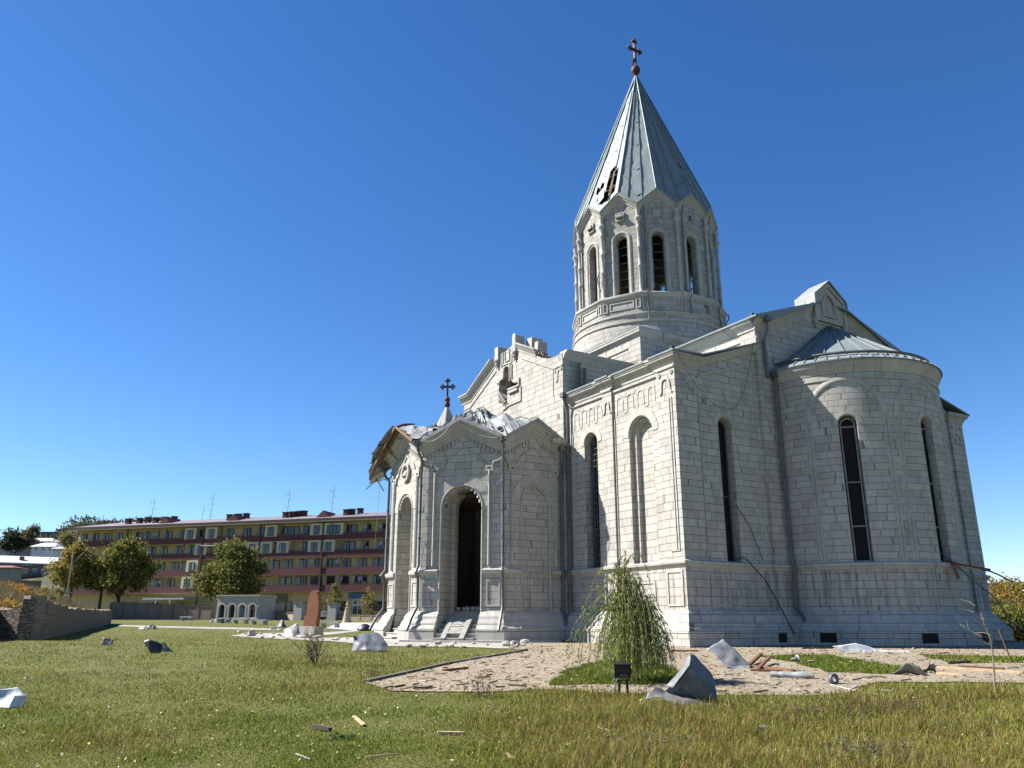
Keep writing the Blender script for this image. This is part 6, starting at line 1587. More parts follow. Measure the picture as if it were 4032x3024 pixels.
def pick(W_, rng, n):
    W_ = np.clip(W_, .001, None); W_ /= W_.sum(1, keepdims=True); cs = W_.cumsum(1); r = rng.uniform(0, 1, (n, 1)); i = (r > cs).sum(1).clip(0, len(GR)-1)
    return GR[i]*rng.uniform(.72, 1.28, (n, 1))
def wildness(d, s, f1, f2):
    """right-hand foreground and the strip before the porch are rank and brown, the left lawn is short and green"""
    a_ = np.clip((s/d+.07)/.14, 0, 1)*np.clip((16.5-d)/3, 0, 1)
    b_ = np.clip(1-np.abs(d-19)/5, 0, 1)*np.clip(1-np.abs(s/d+.22)/.18, 0, 1)*.8
    return np.clip(a_+b_+f1*.5, 0, 1)
def lc(d, s, f1, f2, rng, n):
    k = wildness(d, s, f1, f2); yl = np.clip((-s/d-.38)/.2, 0, 1)*np.clip((20-d)/6, 0, 1)
    W_ = np.stack([1.0-.7*k+f2*1.0, .9-.2*k+yl*.8+f1*.8, .32+.3*k+f1*.9+yl*.6, .10+.14*k-f2*.35, .06+.95*k*np.clip(.5+f2+f1, 0, 2)+np.clip(f1-.25, 0, 1)*.7, .30-.2*k+f2*.3], 1); return pick(W_, rng, n)
lawn(620000, (6.2, 85), 2.2, 5, lambda d, s, f1, f2, rng, n: (.034+.045*wildness(d, s, f1, f2)+.025*np.clip(f2, -.5, 1))*rng.uniform(.5, 1.6, n)*(1+.004*d), lambda d, rng, n: (.0013+.00027*d)*rng.uniform(.7, 1.4, n), lc, 'lawn_grass', 'short green and straw-coloured grass of the lawn', 'grass')
def wm(x, y, d, s, rng):
    f = np.array([noise.noise((a_*.45, b_*.45, 3.0)) for a_, b_ in zip(x, y)])
    return rng.uniform(0, 1, len(x)) < np.clip(wildness(d, s, f, f)*1.1-.15+f*.6, 0, 1)
def wc(d, s, f1, f2, rng, n):
    W_ = np.stack([.3+f2*.3, .35+0*f1, .4+f1*.4, .4+0*f1, .9+f2*.8, .15+0*f1], 1); return pick(W_, rng, n)
lawn(170000, (6.2, 27), 1.9, 6, lambda d, s, f1, f2, rng, n: (.10+.13*np.clip(f2+.3, 0, 1))*rng.uniform(.5, 1.6, n), lambda d, rng, n: (.0012+.00018*d)*rng.uniform(.7, 1.4, n), wc, 'rank_grass', 'taller brownish weeds and rank grass before the path', 'weeds', wm)
# grass islands in the paving get a denser short turf
def isl_mask(x, y, d, s, rng):
    return inside(isl1, x, y) | inside(isl2, x, y) | inside(isl3, x, y)
lawn(330000, (12, 30), 1.6, 9, lambda d, s, f1, f2, rng, n: .08*rng.uniform(.5, 1.5, n), lambda d, rng, n: (.0015+.0003*d)*rng.uniform(.7, 1.4, n), lambda d, s, f1, f2, rng, n: pick(np.stack([1.3+0*f1, .7+0*f1, .2+f1*.3, .05+0*f1, .05+0*f1, .9+0*f1], 1), rng, n), 'island_turf', 'fresh green turf filling the islands in the paving', 'grass', isl_mask)
# ---- weeping willow shrub
q = gp(2492, 2684); wi = thing('weeping_willow', 'young weeping willow with trailing leafy rods before the lit corner', 'willow', q)
rng = np.random.default_rng(77); rr = random.Random(77); br = MB(); LP = []; LD = []
top_pts = []
stems = []
for k in range(9):
    a_ = rr.uniform(0, 6.28); l_ = rr.uniform(.05, .3); h = rr.uniform(1.2, 2.2); stems.append((Vector((math.cos(a_)*l_, math.sin(a_)*l_, h))))
    br.tube([q-Vector((0, 0, .1)), q+Vector((math.cos(a_)*l_*.3, math.sin(a_)*l_*.3, h*.5)), q+stems[-1]], [.032, .024, .012], 6)
Rv = RIGHT0; Fv = FWD
for k in range(290):
    st = rr.choice(stems); s0 = q+Vector((0, 0, 0)).lerp(st, rr.uniform(.55, 1.0)); a_ = rr.uniform(0, 6.28)
    reach = abs(rr.gauss(.42, .25)); reach = min(reach, 1.05); h_up = rr.uniform(.05, .38) if rr.random() < .85 else rr.uniform(.3, .55)
    dirv = Rv*math.cos(a_)+Fv*math.sin(a_); apex = s0+dirv*reach*.55+Vector((0, 0, h_up)); zend = rr.uniform(.0, .5)
    end = Vector((s0.x+dirv.x*reach*1.15, s0.y+dirv.y*reach*1.15, ground(s0.x, s0.y)+zend))
    P_ = []
    for i in range(15):
        t_ = i/14
        if t_ < .35: u_ = t_/.35; v = s0.lerp(apex, u_); v.z = s0.z+(apex.z-s0.z)*math.sin(u_*math.pi/2)
        else: u_ = (t_-.35)/.65; v = apex.lerp(end, u_**.75 if True else u_); v.z = apex.z+(end.z-apex.z)*(u_**1.25); v.x = apex.x+(end.x-apex.x)*math.sin(u_*math.pi/2); v.y = apex.y+(end.y-apex.y)*math.sin(u_*math.pi/2)
        v += Vector((noise.noise(Vector((k, t_*3, 0)))*.05, noise.noise(Vector((k, t_*3, 5)))*.05, 0)); P_.append(v)
    br.tube(P_, [.008]*5+[.005]*5+[.0025]*5, 4, False)
    for i in range(3, 14):
        for j in range(5):
            t_ = rr.random(); v = P_[i].lerp(P_[i+1], t_); LP.append(v); LD.append((P_[i+1]-P_[i]).normalized())
br.build('branches', simple('willow_bark', (.13, .12, .055), .8), wi, 40)
n = len(LP); LPn = np.array(LP); LDn = np.array(LD)*.5+np.array([0, 0, -.5]); d_ = LDn+rng.normal(size=(n, 3))*.38; d_ /= np.linalg.norm(d_, axis=1)[:, None]
e_ = rng.normal(size=(n, 3)); e_ -= (e_*d_).sum(1)[:, None]*d_; e_ /= np.linalg.norm(e_, axis=1)[:, None]
ln = rng.uniform(.05, .13, (n, 1)); V = np.stack([LPn, LPn+d_*ln*.45+e_*.0075, LPn+d_*ln, LPn+d_*ln*.45-e_*.0075], 1).reshape(-1, 3)
wc_ = np.array([(.21, .27, .055), (.15, .21, .045), (.28, .31, .09), (.11, .15, .035), (.26, .23, .06)])[rng.integers(0, 5, n)]*rng.uniform(.8, 1.25, (n, 1))
mesh_np('foliage', V, np.arange(4*n).reshape(n, 4), np.repeat(wc_, 4, 0), LEAFMAT, wi)
# ---- bare shrub and bare sapling
def bare(name, label, cat, base, height, spread, n, seed, r0, mat, group=None, leafcols=None, tilt=None, depth=3):
    o = thing(name, label, cat, base, 0, group); mb = MB(); rr = random.Random(seed); lp = []
    def grow(p, d, L_, r, lev):
        P_ = [p]; dd = d.copy()
        for i in range(4): dd = (dd+Vector((rr.gauss(0, .16), rr.gauss(0, .16), rr.gauss(.02, .08)))).normalized(); P_.append(P_[-1]+dd*L_/4)
        mb.tube(P_, [r, r*.85, r*.7, r*.55, r*.4], 5, False)
        if lev <= 0: lp.extend(P_[2:]); return
        for i in range(rr.choice((2, 3, 4))):
            k = rr.choice((1, 2, 3, 4)); nd = (dd+Vector((rr.gauss(0, .5), rr.gauss(0, .5), rr.gauss(.15, .3)))).normalized(); grow(P_[k], nd, L_*rr.uniform(.5, .75), r*.5, lev-1)
    base = Vector(base)
    for i in range(n):
        a_ = rr.uniform(0, 6.28); s_ = rr.uniform(.15, spread); d0 = Vector((math.cos(a_)*s_, math.sin(a_)*s_, 1)).normalized()
        if tilt: d0 = (d0+tilt).normalized()
        grow(base-Vector((0, 0, .05)), d0, height*rr.uniform(.4, .6), r0, depth)
    mb.build('branches', mat, o, 40)
    if leafcols:
        pts = np.array([v for v in lp]); rng = np.random.default_rng(seed); pts = pts[rng.integers(0, len(pts), leafcols[1])]+rng.normal(size=(leafcols[1], 3))*.02
        leaf_cloud('leaves', pts, None, leafcols[2], leafcols[0], rng, o, .6)
    return o
bare('bare_shrub', 'leafless dark shrub on the lawn left of the porch', 'shrub', gp(1240, 2616), .92, .75, 9, 3, .016, simple('dark_twigs', (.075, .06, .045), .9), None, ([(.11, .12, .03), (.17, .14, .04)], 260, .035))
sp_ = gp(3918, 2726); o = thing('bare_sapling', 'leafless thin sapling tied by the path at right', 'sapling', sp_); mb = MB(); rr = random.Random(9)
d_s = FWD.dot(sp_-CAM); tr = [at(px, py, d_s) for px, py in ((3918, 2728), (3915, 2660), (3912, 2615), (3908, 2560), (3898, 2510), (3880, 2470), (3855, 2440), (3825, 2420), (3790, 2400), (3770, 2362))]
mb.tube(tr, [.016, .015, .015, .012, .010, .009, .007, .006, .004, .002], 6)
for (a0, pts_) in ((4, ((3885, 2470), (3860, 2430), (3835, 2410), (3800, 2400))), (3, ((3900, 2500), (3870, 2490), (3840, 2492), (3800, 2470), (3778, 2455))), (5, ((3860, 2420), (3840, 2385), (3818, 2370), (3776, 2358))), (5, ((3872, 2440), (3862, 2410), (3855, 2395))), (3, ((3895, 2510), (3860, 2505), (3815, 2480), (3805, 2445))), (2, ((3905, 2540), (3870, 2525), (3800, 2512)))):
    mb.tube([tr[a0]]+[at(px, py, d_s+rr.uniform(-.25, .25)) for px, py in pts_], [.006]+[.004]*(len(pts_)-1)+[.002], 5, False)
mb.build('branches', simple('pale_twigs', (.26, .20, .14), .8), o, 40)
# clumps of weeds that stand out
def weed_clump(label, px, py, h, n, cols, seed, group='weed clumps by the path', spread=.18):
    q = gp(px, py); o = thing('weed_clump', label, 'weed', q, 0, group); rng = np.random.default_rng(seed); P_ = np.array(q)+np.stack([rng.normal(0, spread, n), rng.normal(0, spread, n), np.zeros(n)], 1)
    hh = h*rng.uniform(.4, 1.0, n); ang = rng.uniform(0, 6.28, n); le = rng.uniform(0, .45, n); tip = P_+np.stack([np.cos(ang)*le*hh, np.sin(ang)*le*hh, hh], 1); side = np.stack([np.cos(ang+1.57), np.sin(ang+1.57), np.zeros(n)], 1)*.0035
    V = np.stack([P_-side, P_+side, tip], 1).reshape(-1, 3); c_ = np.asarray(cols)[rng.integers(0, len(cols), n)]*rng.uniform(.7, 1.2, (n, 1)); mesh_np('stems', V, np.arange(3*n).reshape(n, 3), np.repeat(c_, 3, 0), GRASSMAT, o)
    lp = P_[:, None, :]+(tip-P_)[:, None, :]*rng.uniform(.3, 1, (n, 4))[:, :, None]; leaf_cloud('leaves', lp.reshape(-1, 3), None, .04, cols, rng, o, .4)
BRN = [(.13, .085, .06), (.17, .12, .075), (.10, .075, .04)]; GRN = [(.06, .10, .02), (.09, .13, .03)]
weed_clump('purple-brown weed clump overlapping the path foot', 1895, 2745, .42, 60, BRN, 1); weed_clump('dark green weed clump beside the kerb end', 1470, 2665, .28, 60, GRN+BRN, 2); weed_clump('tall grey weed clump near the bottom right corner', 3420, 2995, .22, 90, [(.20, .18, .15), (.13, .11, .08)], 3, spread=.3); weed_clump('rusty weed clump on the right bank of grass', 3500, 2800, .25, 130, BRN, 4, spread=.35)
weed_clump('rusty weed clump below the fallen white rods', 3250, 2830, .22, 130, BRN, 5, spread=.4); weed_clump('yellow-leaved weed clump at the left lawn edge', 120, 2665, .25, 90, [(.30, .26, .05), (.24, .22, .05)], 6, spread=.45); weed_clump('low broad-leaved weed in the near lawn', 1345, 2915, .07, 60, GRN, 7, spread=.12); weed_clump('grey dry weed clump near the lamp', 2560, 2940, .2, 80, BRN+[(.2, .18, .14)], 8, spread=.35)

# fallen leaves and chips on the lawn
rng = np.random.default_rng(91); n = 2600; d = 6.4+rng.uniform(0, 1, n)**1.4*24; s = rng.uniform(-.75, .72, n)*d; x = CAM.x+FWD.x*d+RIGHT0.x*s; y = CAM.y+FWD.y*d+RIGHT0.y*s
k_ = np.ones(n, bool)
for P_, H_ in PAVED: k_ &= ~inside(P_, x, y)
x, y = x[k_], y[k_]; n = len(x); P_ = np.stack([x, y, gnp(x, y)+rng.uniform(.03, .07, n)], 1); a_ = rng.uniform(0, 6.28, n); l_ = rng.uniform(.008, .026, n); w_ = rng.uniform(.004, .014, n)
dx = np.stack([np.cos(a_)*l_, np.sin(a_)*l_, rng.uniform(-.01, .012, n)], 1); dy = np.stack([-np.sin(a_)*w_, np.cos(a_)*w_, rng.uniform(0, .012, n)], 1)
cl = np.array([(.55, .47, .34), (.40, .30, .16), (.50, .44, .12), (.10, .06, .035), (.05, .04, .03), (.62, .58, .50)])[rng.integers(0, 6, n)]
tag(mesh_np('fallen_leaves', np.stack([P_-dx, P_-dy, P_+dx, P_+dy], 1).reshape(-1, 3), np.arange(4*n).reshape(n, 4), np.repeat(cl, 4, 0), GRASSMAT), 'pale and brown fallen leaves and chips scattered over the lawn', 'fallen leaves', None, 'stuff')

# scrub that covers the far hill
rng = np.random.default_rng(5); pts = []
for k in range(900):
    px = rng.uniform(-150, 900); d = 480-abs(rng.normal(0, 70)); h = Vector(hpt(px, max(230, d)))
    c_ = rng.uniform(.6, 1.7); pts.append(np.array(h)+rng.normal(size=(14, 3))*np.array([c_*1.3, c_*1.3, c_*.55])+np.array([0, 0, c_*.4]))
o = leaf_cloud('hill_scrub', np.concatenate(pts), None, 1.3, [(.05, .06, .028), (.075, .075, .035), (.11, .09, .045), (.035, .045, .025)], rng, None, .7)
tag(o, 'low scrub and bushes covering the far rocky hill', 'scrub', None, 'stuff')
# ---------------------------------------------------------------- debris and small things on the ground
def local_sheet(name, label, cat, q, rz, verts, faces, mat, group=None, subdiv=3, amp=.03, seed=1, th=.012, freq=4.0):
    """bent sheet metal: coarse panels subdivided and crumpled, local coordinates"""
    o = thing(name, label, cat, q, rz, group); mb = MB()
    for f in faces:
        P_ = [Vector(verts[i]) for i in f]
        if len(P_) == 3: P_ = [P_[0], P_[1], P_[2], P_[2]]
        n = 2**subdiv; g = [[P_[0].lerp(P_[1], i/n).lerp(P_[3].lerp(P_[2], i/n), j/n) for i in range(n+1)] for j in range(n+1)]
        g = [[v+noise.noise_vector(v*freq+Vector((seed*3.3, 0, 0)))*amp+Vector((.3, .6, .7))*(abs(noise.noise(v*freq*.6+Vector((0, seed*2.1, 0))))-.2)*amp*1.6 for v in r] for r in g]
        for j in range(n):
            for i in range(n): mb.face([g[j][i], g[j][i+1], g[j+1][i+1], g[j+1][i]])
    ob = mb.build('sheet', mat, o, 12, False); md = ob.modifiers.new('thickness', 'SOLIDIFY'); md.thickness = th
    return o
RZ = math.atan2(RIGHT0.y, RIGHT0.x)     # local x to the right of the view, local y away
def pxm(d): return d/3200
# the big torn sheet in front
q = gp(2690, 2778); k = pxm(FWD.dot(q-CAM))
V_ = [(x*k, y*k, z*k) for x, y, z in (
    (30, -8, 143), (59, 38, 175), (43, 26, 181), (127, 45, 107), (125, -22, 12), (98, -14, 53),      # 0-5 right panel
    (-60, 25, 48), (-24, 30, 30), (111, 20, 14),                                                    # 6-8 inside
    (-60, 30, 62), (10, 28, 128), (32, 26, 170), (-36, -12, 62),                                     # 9-12 lit fold at the left
    (-24, -20, 24), (21, -22, 24), (45, -60, -6), (-38, -58, -4), (-70, -20, 24),                   # 13-17 curled foot
    (-128, 10, 43), (-99, 20, 66), (-83, -12, 30), (-140, 0, 20), (100, -50, 4))]
local_sheet('crumpled_roof_sheet', 'large torn grey roof sheet folded upright in the foreground grass', 'metal sheet', q, RZ,
    V_, [(0, 1, 3, 5), (0, 2, 1), (5, 3, 4), (0, 6, 7, 5), (7, 8, 4, 5), (9, 10, 0, 12), (10, 11, 2, 0), (13, 14, 15, 16), (17, 13, 16), (18, 19, 6, 20), (20, 6, 17), (21, 18, 20), (14, 8, 22, 15), (6, 13, 17), (6, 7, 14, 13), (7, 8, 14)], TIN_DARK, 'torn roof sheets', 3, .018, 2, .006, 8.0)
q = gp(2880, 2634); k = pxm(FWD.dot(q-CAM))
local_sheet('crumpled_roof_sheet', 'flat grey roof sheet propped up on the paving behind the big one', 'metal sheet', q, RZ, [(x*k, y*k, z*k) for x, y, z in ((-80, 30, 70), (-8, 60, 106), (78, 10, 8), (-22, -20, 6), (60, -20, -2), (-60, 50, 80))], [(0, 1, 2, 3), (3, 2, 4)], TIN, 'torn roof sheets', 4, .035, 3, .008)
q = gp(1450, 2566); k = pxm(FWD.dot(q-CAM))
local_sheet('crumpled_roof_sheet', 'rounded blue-grey roof sheet lying in the grass before the porch', 'metal sheet', q, RZ, [(x*k, y*k, z*k) for x, y, z in ((-60, -10, 4), (-64, 10, 58), (-20, 40, 68), (30, 40, 62), (72, 10, 26), (74, -20, 0), (0, -40, 4))], [(0, 6, 2, 1), (6, 5, 3, 2), (5, 4, 3)], TIN_BLUE, 'torn roof sheets', 4, .05, 4, .008)
q = gp(1152, 2508); k = pxm(FWD.dot(q-CAM))
local_sheet('crumpled_roof_sheet', 'bright tin sheet bent into a corner among the rubble', 'metal sheet', q, RZ, [(x*k, y*k, z*k) for x, y, z in ((-38, 0, 24), (-24, -20, -4), (10, -30, 2), (28, 0, 14), (10, 20, 52), (-10, 0, 36), (-4, -10, 20))], [(0, 1, 2, 6), (0, 6, 4), (6, 2, 3, 4)], TIN, 'torn roof sheets', 3, .03, 5, .01)
q = gp(1110, 2471); k = pxm(FWD.dot(q-CAM))
local_sheet('crumpled_roof_sheet', 'dark tent-shaped roof sheet behind the rubble left of the slab', 'metal sheet', q, RZ, [(x*k, y*k, z*k) for x, y, z in ((-22, -5, 0), (0, 0, 32), (20, -5, 2), (4, -22, -2), (-6, 22, 4))], [(0, 3, 1), (3, 2, 1), (0, 4, 1), (4, 2, 1)], TIN_DARK, 'torn roof sheets', 3, .05, 6, .01)
q = gp(620, 2572); k = pxm(FWD.dot(q-CAM))
local_sheet('crumpled_roof_sheet', 'blackish bent roof sheet standing on the middle of the lawn', 'metal sheet', q, RZ, [(x*k, y*k, z*k) for x, y, z in ((-58, 0, 44), (-36, -5, 50), (30, 10, 30), (16, -10, 0), (-22, -15, 0), (10, 10, 42), (60, 0, 6), (24, -12, 4))], [(0, 1, 4), (1, 2, 3, 4), (5, 2, 7), (5, 6, 7)], simple('dark_bitumen_sheet', (.03, .032, .036), .5, .2), 'torn roof sheets', 3, .02, 7, .01)
q = gp(422, 2540); k = pxm(FWD.dot(q-CAM))
local_sheet('crumpled_roof_sheet', 'small plain grey sheet standing on the left lawn', 'metal sheet', q, RZ, [(x*k, y*k, z*k) for x, y, z in ((-18, 0, 28), (24, 0, 20), (20, -5, -2), (-22, -5, 0))], [(0, 1, 2, 3)], TIN_DARK, 'torn roof sheets', 3, .02, 8, .01)
for i, (px, py, w_, h_, lab, mt) in enumerate(((565, 2480, 20, 12, 'small folded pale sheet far left on the lawn', TIN), (602, 2478, 13, 20, 'small upright white sheet on the far lawn', TIN), (850, 2451, 26, 12, 'flattened grey sheet before the left kiosk arch', TIN), (885, 2454, 22, 16, 'dark bent sheet under the bench before the kiosk', TIN_DARK), (1075, 2480, 22, 14, 'pale bent sheet just left of the tent-shaped one', TIN), (1410, 2482, 26, 8, 'pale sheet near the left foot of the porch', TIN), (3140, 2610, 28, 26, 'crumpled pale tin knot on the small grass island', TIN), (3196, 2612, 24, 14, 'flat pale tin scrap beside the crumpled knot', TIN), (3680, 2628, 34, 10, 'grey curved sheet on the right paving by the planks', TIN_DARK), (3580, 2662, 66, 42, 'crumpled dark grey sheet on the right paving', TIN_DARK), (3665, 2652, 26, 36, 'upright dark curled sheet at the right of the crumpled one', TIN_DARK), (2225, 2518, 22, 14, 'small white curled scrap lying at the porch step', WHITE))):
    q = gp(px, py); k = pxm(FWD.dot(q-CAM))
    local_sheet('metal_scrap', lab, 'metal scrap', q, RZ+.3*i, [(x*k, y*k, z*k) for x, y, z in ((-w_, -4, 2), (-w_*.7, 3, h_*.9), (w_*.1, 8, h_), (w_, 4, h_*.3), (w_*.9, -8, 0), (0, -14, h_*.2), (-w_*.2, 10, h_*.5))], [(0, 5, 2, 1), (5, 4, 3, 2)], mt, 'scraps of roof metal', 2, h_*k*.35, 10+i, .01, 1.2/(w_*k))
q = gp(3440, 2568); k = pxm(FWD.dot(q-CAM))
local_sheet('white_sheet', 'long white metal sheet lying at the foot of the apse', 'metal sheet', q, RZ, [(x*k, y*k, z*k) for x, y, z in ((-150, 8, 22), (-120, 0, 2), (-62, 8, 32), (-50, -6, -2), (30, 4, 8), (150, 2, 4), (140, -8, 0), (40, -10, -4))], [(0, 1, 3, 2), (2, 3, 7, 4), (4, 7, 6, 5)], simple('white_sheet_metal', (.70, .71, .71), .5), 'torn roof sheets', 3, .02, 30, .01)
q = gp(40, 2786); k = pxm(FWD.dot(q-CAM))
local_sheet('white_sack', 'crumpled white plastic sack at the left edge of the lawn', 'sack', q, RZ, [(x*k, y*k, z*k) for x, y, z in ((-60, -10, 0), (-58, 10, 64), (0, 22, 66), (34, 14, 40), (50, 4, 40), (48, -6, 4), (10, -26, 2), (14, -8, 44))], [(0, 6, 2, 1), (6, 7, 3, 2), (6, 5, 4, 7)], simple('white_plastic', (.62, .64, .68), .4), None, 4, .025, 33, .008)
# silver roll and collar
def roll(name, label, cat, p0, p1, r, mat, group=None, lump=.25):
    a, b = gp(*p0), gp(*p1); o = thing(name, label, cat, a, 0, group); mb = MB(); n = 12
    mb.tube([a.lerp(b, i/n)+Vector((0, 0, r*.9)) for i in range(n+1)], [r*(1+lump*noise.noise(Vector((i*.7, r*9, 0)))) for i in range(n+1)], 10); mb.build('tube', mat, o, 40); return o
roll('metal_roll', 'crushed silver gutter tube lying on the right paving', 'tube', (3036, 2668), (3206, 2676), .065, TIN)
q = gp(3290, 2697); o = thing('pipe_collar', 'round grey pipe collar standing on the right paving', 'pipe collar', q); mb = MB(); ax = (-FWD+RIGHT0*.5).normalized(); cq = q+Vector((0, 0, .10))
sx_ = Vector((-ax.y, ax.x, 0)); n = 18; k = .0
for i in range(n):
    t0, t1 = 2*math.pi*i/n, 2*math.pi*(i+1)/n; rp = lambda t_, r, z: cq+sx_*r*math.cos(t_)+Vector((0, 0, r*.95*math.sin(t_)))+ax*z
    mb.face([rp(t0, .10, 0), rp(t1, .10, 0), rp(t1, .055, .0), rp(t0, .055, .0)]); mb.face([rp(t0, .10, -.06), rp(t1, .10, -.06), rp(t1, .10, 0), rp(t0, .10, 0)]); mb.face([rp(t0, .055, 0), rp(t1, .055, 0), rp(t1, .05, -.06), rp(t0, .05, -.06)])
mb.build('ring', TIN_BLUE, o, 40)
q = gp(2988, 2888); o = thing('tin_can', 'small open grey tin can in the foreground weeds', 'can', q, RZ); mb = MB(); mb.tube([(0, 0, .045), (.09, .03, .045)], .042, 12, False); mb.face([(.09+.0, .03+.042*math.cos(t), .045+.042*math.sin(t)) for t in np.linspace(0, 6, 10)]); mb.build('body', TIN, o, 40, False)
# timber
def plank(label, p0, p1, w_, h_, mat, group, name='broken_plank', lift0=0., lift1=0., cat='plank'):
    a, b = gp(*p0), gp(*p1); a.z += lift0+h_/2+.015; b.z += lift1+h_/2+.015
    o = thing(name, label, cat, a, 0, group); mb = MB(); d = b-a; L_ = d.length; d.normalize(); x = d.cross(Vector((0, 0, 1))).normalized(); z = x.cross(d); rr = random.Random(int(p0[0]))
    ring = []
    for t_, e in ((0, .75), (.03, 1), (.97, 1), (1, .6)):
        c_ = a+d*L_*t_; j = rr.uniform(-.2, .2); ring.append([c_+x*(sx_*w_/2*e)+z*(sz*h_/2*e)+d*(j*w_*sx_) for sx_, sz in ((-1, -1), (1, -1), (1, 1), (-1, 1))])
    for r0, r1 in zip(ring, ring[1:]):
        for i in range(4): mb.face([r0[i], r0[(i+1) % 4], r1[(i+1) % 4], r1[i]])
    mb.face(ring[0][::-1]); mb.face(ring[-1]); mb.build('timber', mat, o); return o
SPL = 'splintered wood on the lawn'
plank('pale split board lying in the middle of the near lawn', (1722, 2892), (1826, 2894), .055, .02, WOOD_PALE, SPL); plank('short pale splinter tilted on the left near lawn', (1392, 2828), (1432, 2862), .045, .02, WOOD_PALE, SPL); plank('short dark batten on the left near lawn', (1230, 2872), (1302, 2884), .05, .04, WOOD_DARK, SPL)
plank('small pale splinter right of the split board', (2124, 2888), (2160, 2899), .035, .015, WOOD_PALE, SPL); plank('long thin pale stick at the bottom of the lawn', (1436, 2990), (1572, 2976), .014, .012, WOOD_PALE, SPL); plank('thin grey stick at the bottom left of the lawn', (1164, 2976), (1220, 2998), .014, .012, WOOD_GREY, SPL); plank('short pale splinter near the bottom centre', (1996, 2974), (2014, 2996), .03, .015, WOOD_PALE, SPL)
plank('white thin lath in the weeds below the lamp', (2346, 2868), (2408, 2888), .016, .014, WHITE, SPL); plank('straight thin pale stick at the bottom right of centre', (2836, 2978), (2898, 2979), .012, .012, WOOD_PALE, SPL); plank('grey stick in the grass left of the lamp', (2203, 2792), (2262, 2812), .014, .012, WOOD_GREY, SPL); plank('dark leaning stick in the right foreground weeds', (3700, 2868), (3724, 2906), .016, .016, WOOD_DARK, SPL, lift0=.08)
PL = 'roof timbers on the paving'
plank('brown timber with a raised end beside the propped sheet', (2945, 2632), (3000, 2602), .07, .06, WOOD_RED, PL, lift1=.12); plank('orange-brown flat timber beside the silver tube', (2948, 2630), (3130, 2648), .10, .05, WOOD, PL); plank('long low brown timber under the other two', (2955, 2646), (3080, 2651), .06, .05, WOOD_RED, PL); plank('brown timber stub tilted up over the flat timber', (2986, 2640), (3034, 2614), .07, .05, WOOD_RED, PL, lift1=.12)
plank('long pale timber along the right paving', (3690, 2634), (4032, 2656), .07, .05, WOOD_PALE, PL); plank('dark timber above the long pale timber', (3780, 2632), (3960, 2642), .06, .05, WOOD_RED, PL); plank('pale flat board before the crumpled dark sheet', (3690, 2656), (3800, 2664), .10, .03, WOOD_PALE, PL); plank('dark batten at the far right paving', (3735, 2618), (3822, 2612), .05, .05, WOOD_DARK, PL)
plank('dark brown board on the path near the kerb', (1748, 2646), (1842, 2636), .08, .04, WOOD_RED, PL); plank('dark board at the foot of the path', (1660, 2718), (1698, 2710), .06, .03, WOOD_DARK, PL); plank('short dark board left on the path foot', (1550, 2712), (1592, 2704), .06, .03, WOOD_DARK, PL); plank('dark board lying across the path near the grass island', (2005, 2704), (2072, 2708), .05, .03, WOOD_DARK, PL); plank('brown board against the platform step', (2162, 2529), (2250, 2531), .10, .08, WOOD_RED, PL); plank('brown plank right of the willow on the paving', (2640, 2568), (2750, 2568), .09, .04, WOOD_RED, PL)
plank('pale board near the small grass island', (3720, 2604), (3800, 2606), .06, .03, WOOD_PALE, PL); plank('thin dark batten on the far paving strip', (3160, 2558), (3280, 2556), .05, .04, WOOD_DARK, PL)
for i, (p0, p1) in enumerate((((3225, 2694), (3380, 2696)), ((3270, 2700), (3368, 2724)), ((3345, 2722), (3385, 2704)), ((3395, 2732), (3458, 2738)), ((3470, 2720), (3520, 2726)))):
    plank(('thin white rod lying left of the pipe collar', 'thin white rod slanting below the pipe collar', 'short white rod turned up at its end', 'thin white rod at the grass edge', 'white lath scrap near the grass tongue')[i], p0, p1, .012, .012, WHITE, 'thin white rods', 'white_rod', 0, .03 if i == 2 else 0, 'rod')
rr = random.Random(21)
for i in range(130):   # litter of splinters on the paving
    if i < 75: px, py = rr.uniform(1480, 2340), rr.uniform(2548, 2728)
    else: px, py = rr.uniform(2720, 4030), rr.uniform(2560, 2735)
    g_ = gp(px, py)
    if not inside(pave_main, np.array([g_.x]), np.array([g_.y]))[0] or any(inside(h_, np.array([g_.x]), np.array([g_.y]))[0] for h_ in (isl1, isl2, isl3)): continue
    L_ = rr.uniform(.06, .30); a_ = rr.gauss(0, .5); dv = (RIGHT0*math.cos(a_)+FWD*math.sin(a_))*L_/2
    mt, lab = rr.choice(((WOOD_DARK, 'dark splinter of wood littering the paving'), (WOOD_DARK, 'dark splinter of wood littering the paving'), (WOOD_PALE, 'pale splinter of wood littering the paving'), (WOOD_RED, 'reddish splinter of wood littering the paving')))
    o = thing('wood_splinter', lab, 'splinter', g_, 0, 'splinters littering the paving, '+lab.split()[0]); mb = MB(); mb.bar(g_-dv+Vector((0, 0, .03)), g_+dv+Vector((0, 0, .03+rr.uniform(0, .03))), rr.uniform(.012, .035), rr.uniform(.01, .025)); mb.build('wood', mt, o)
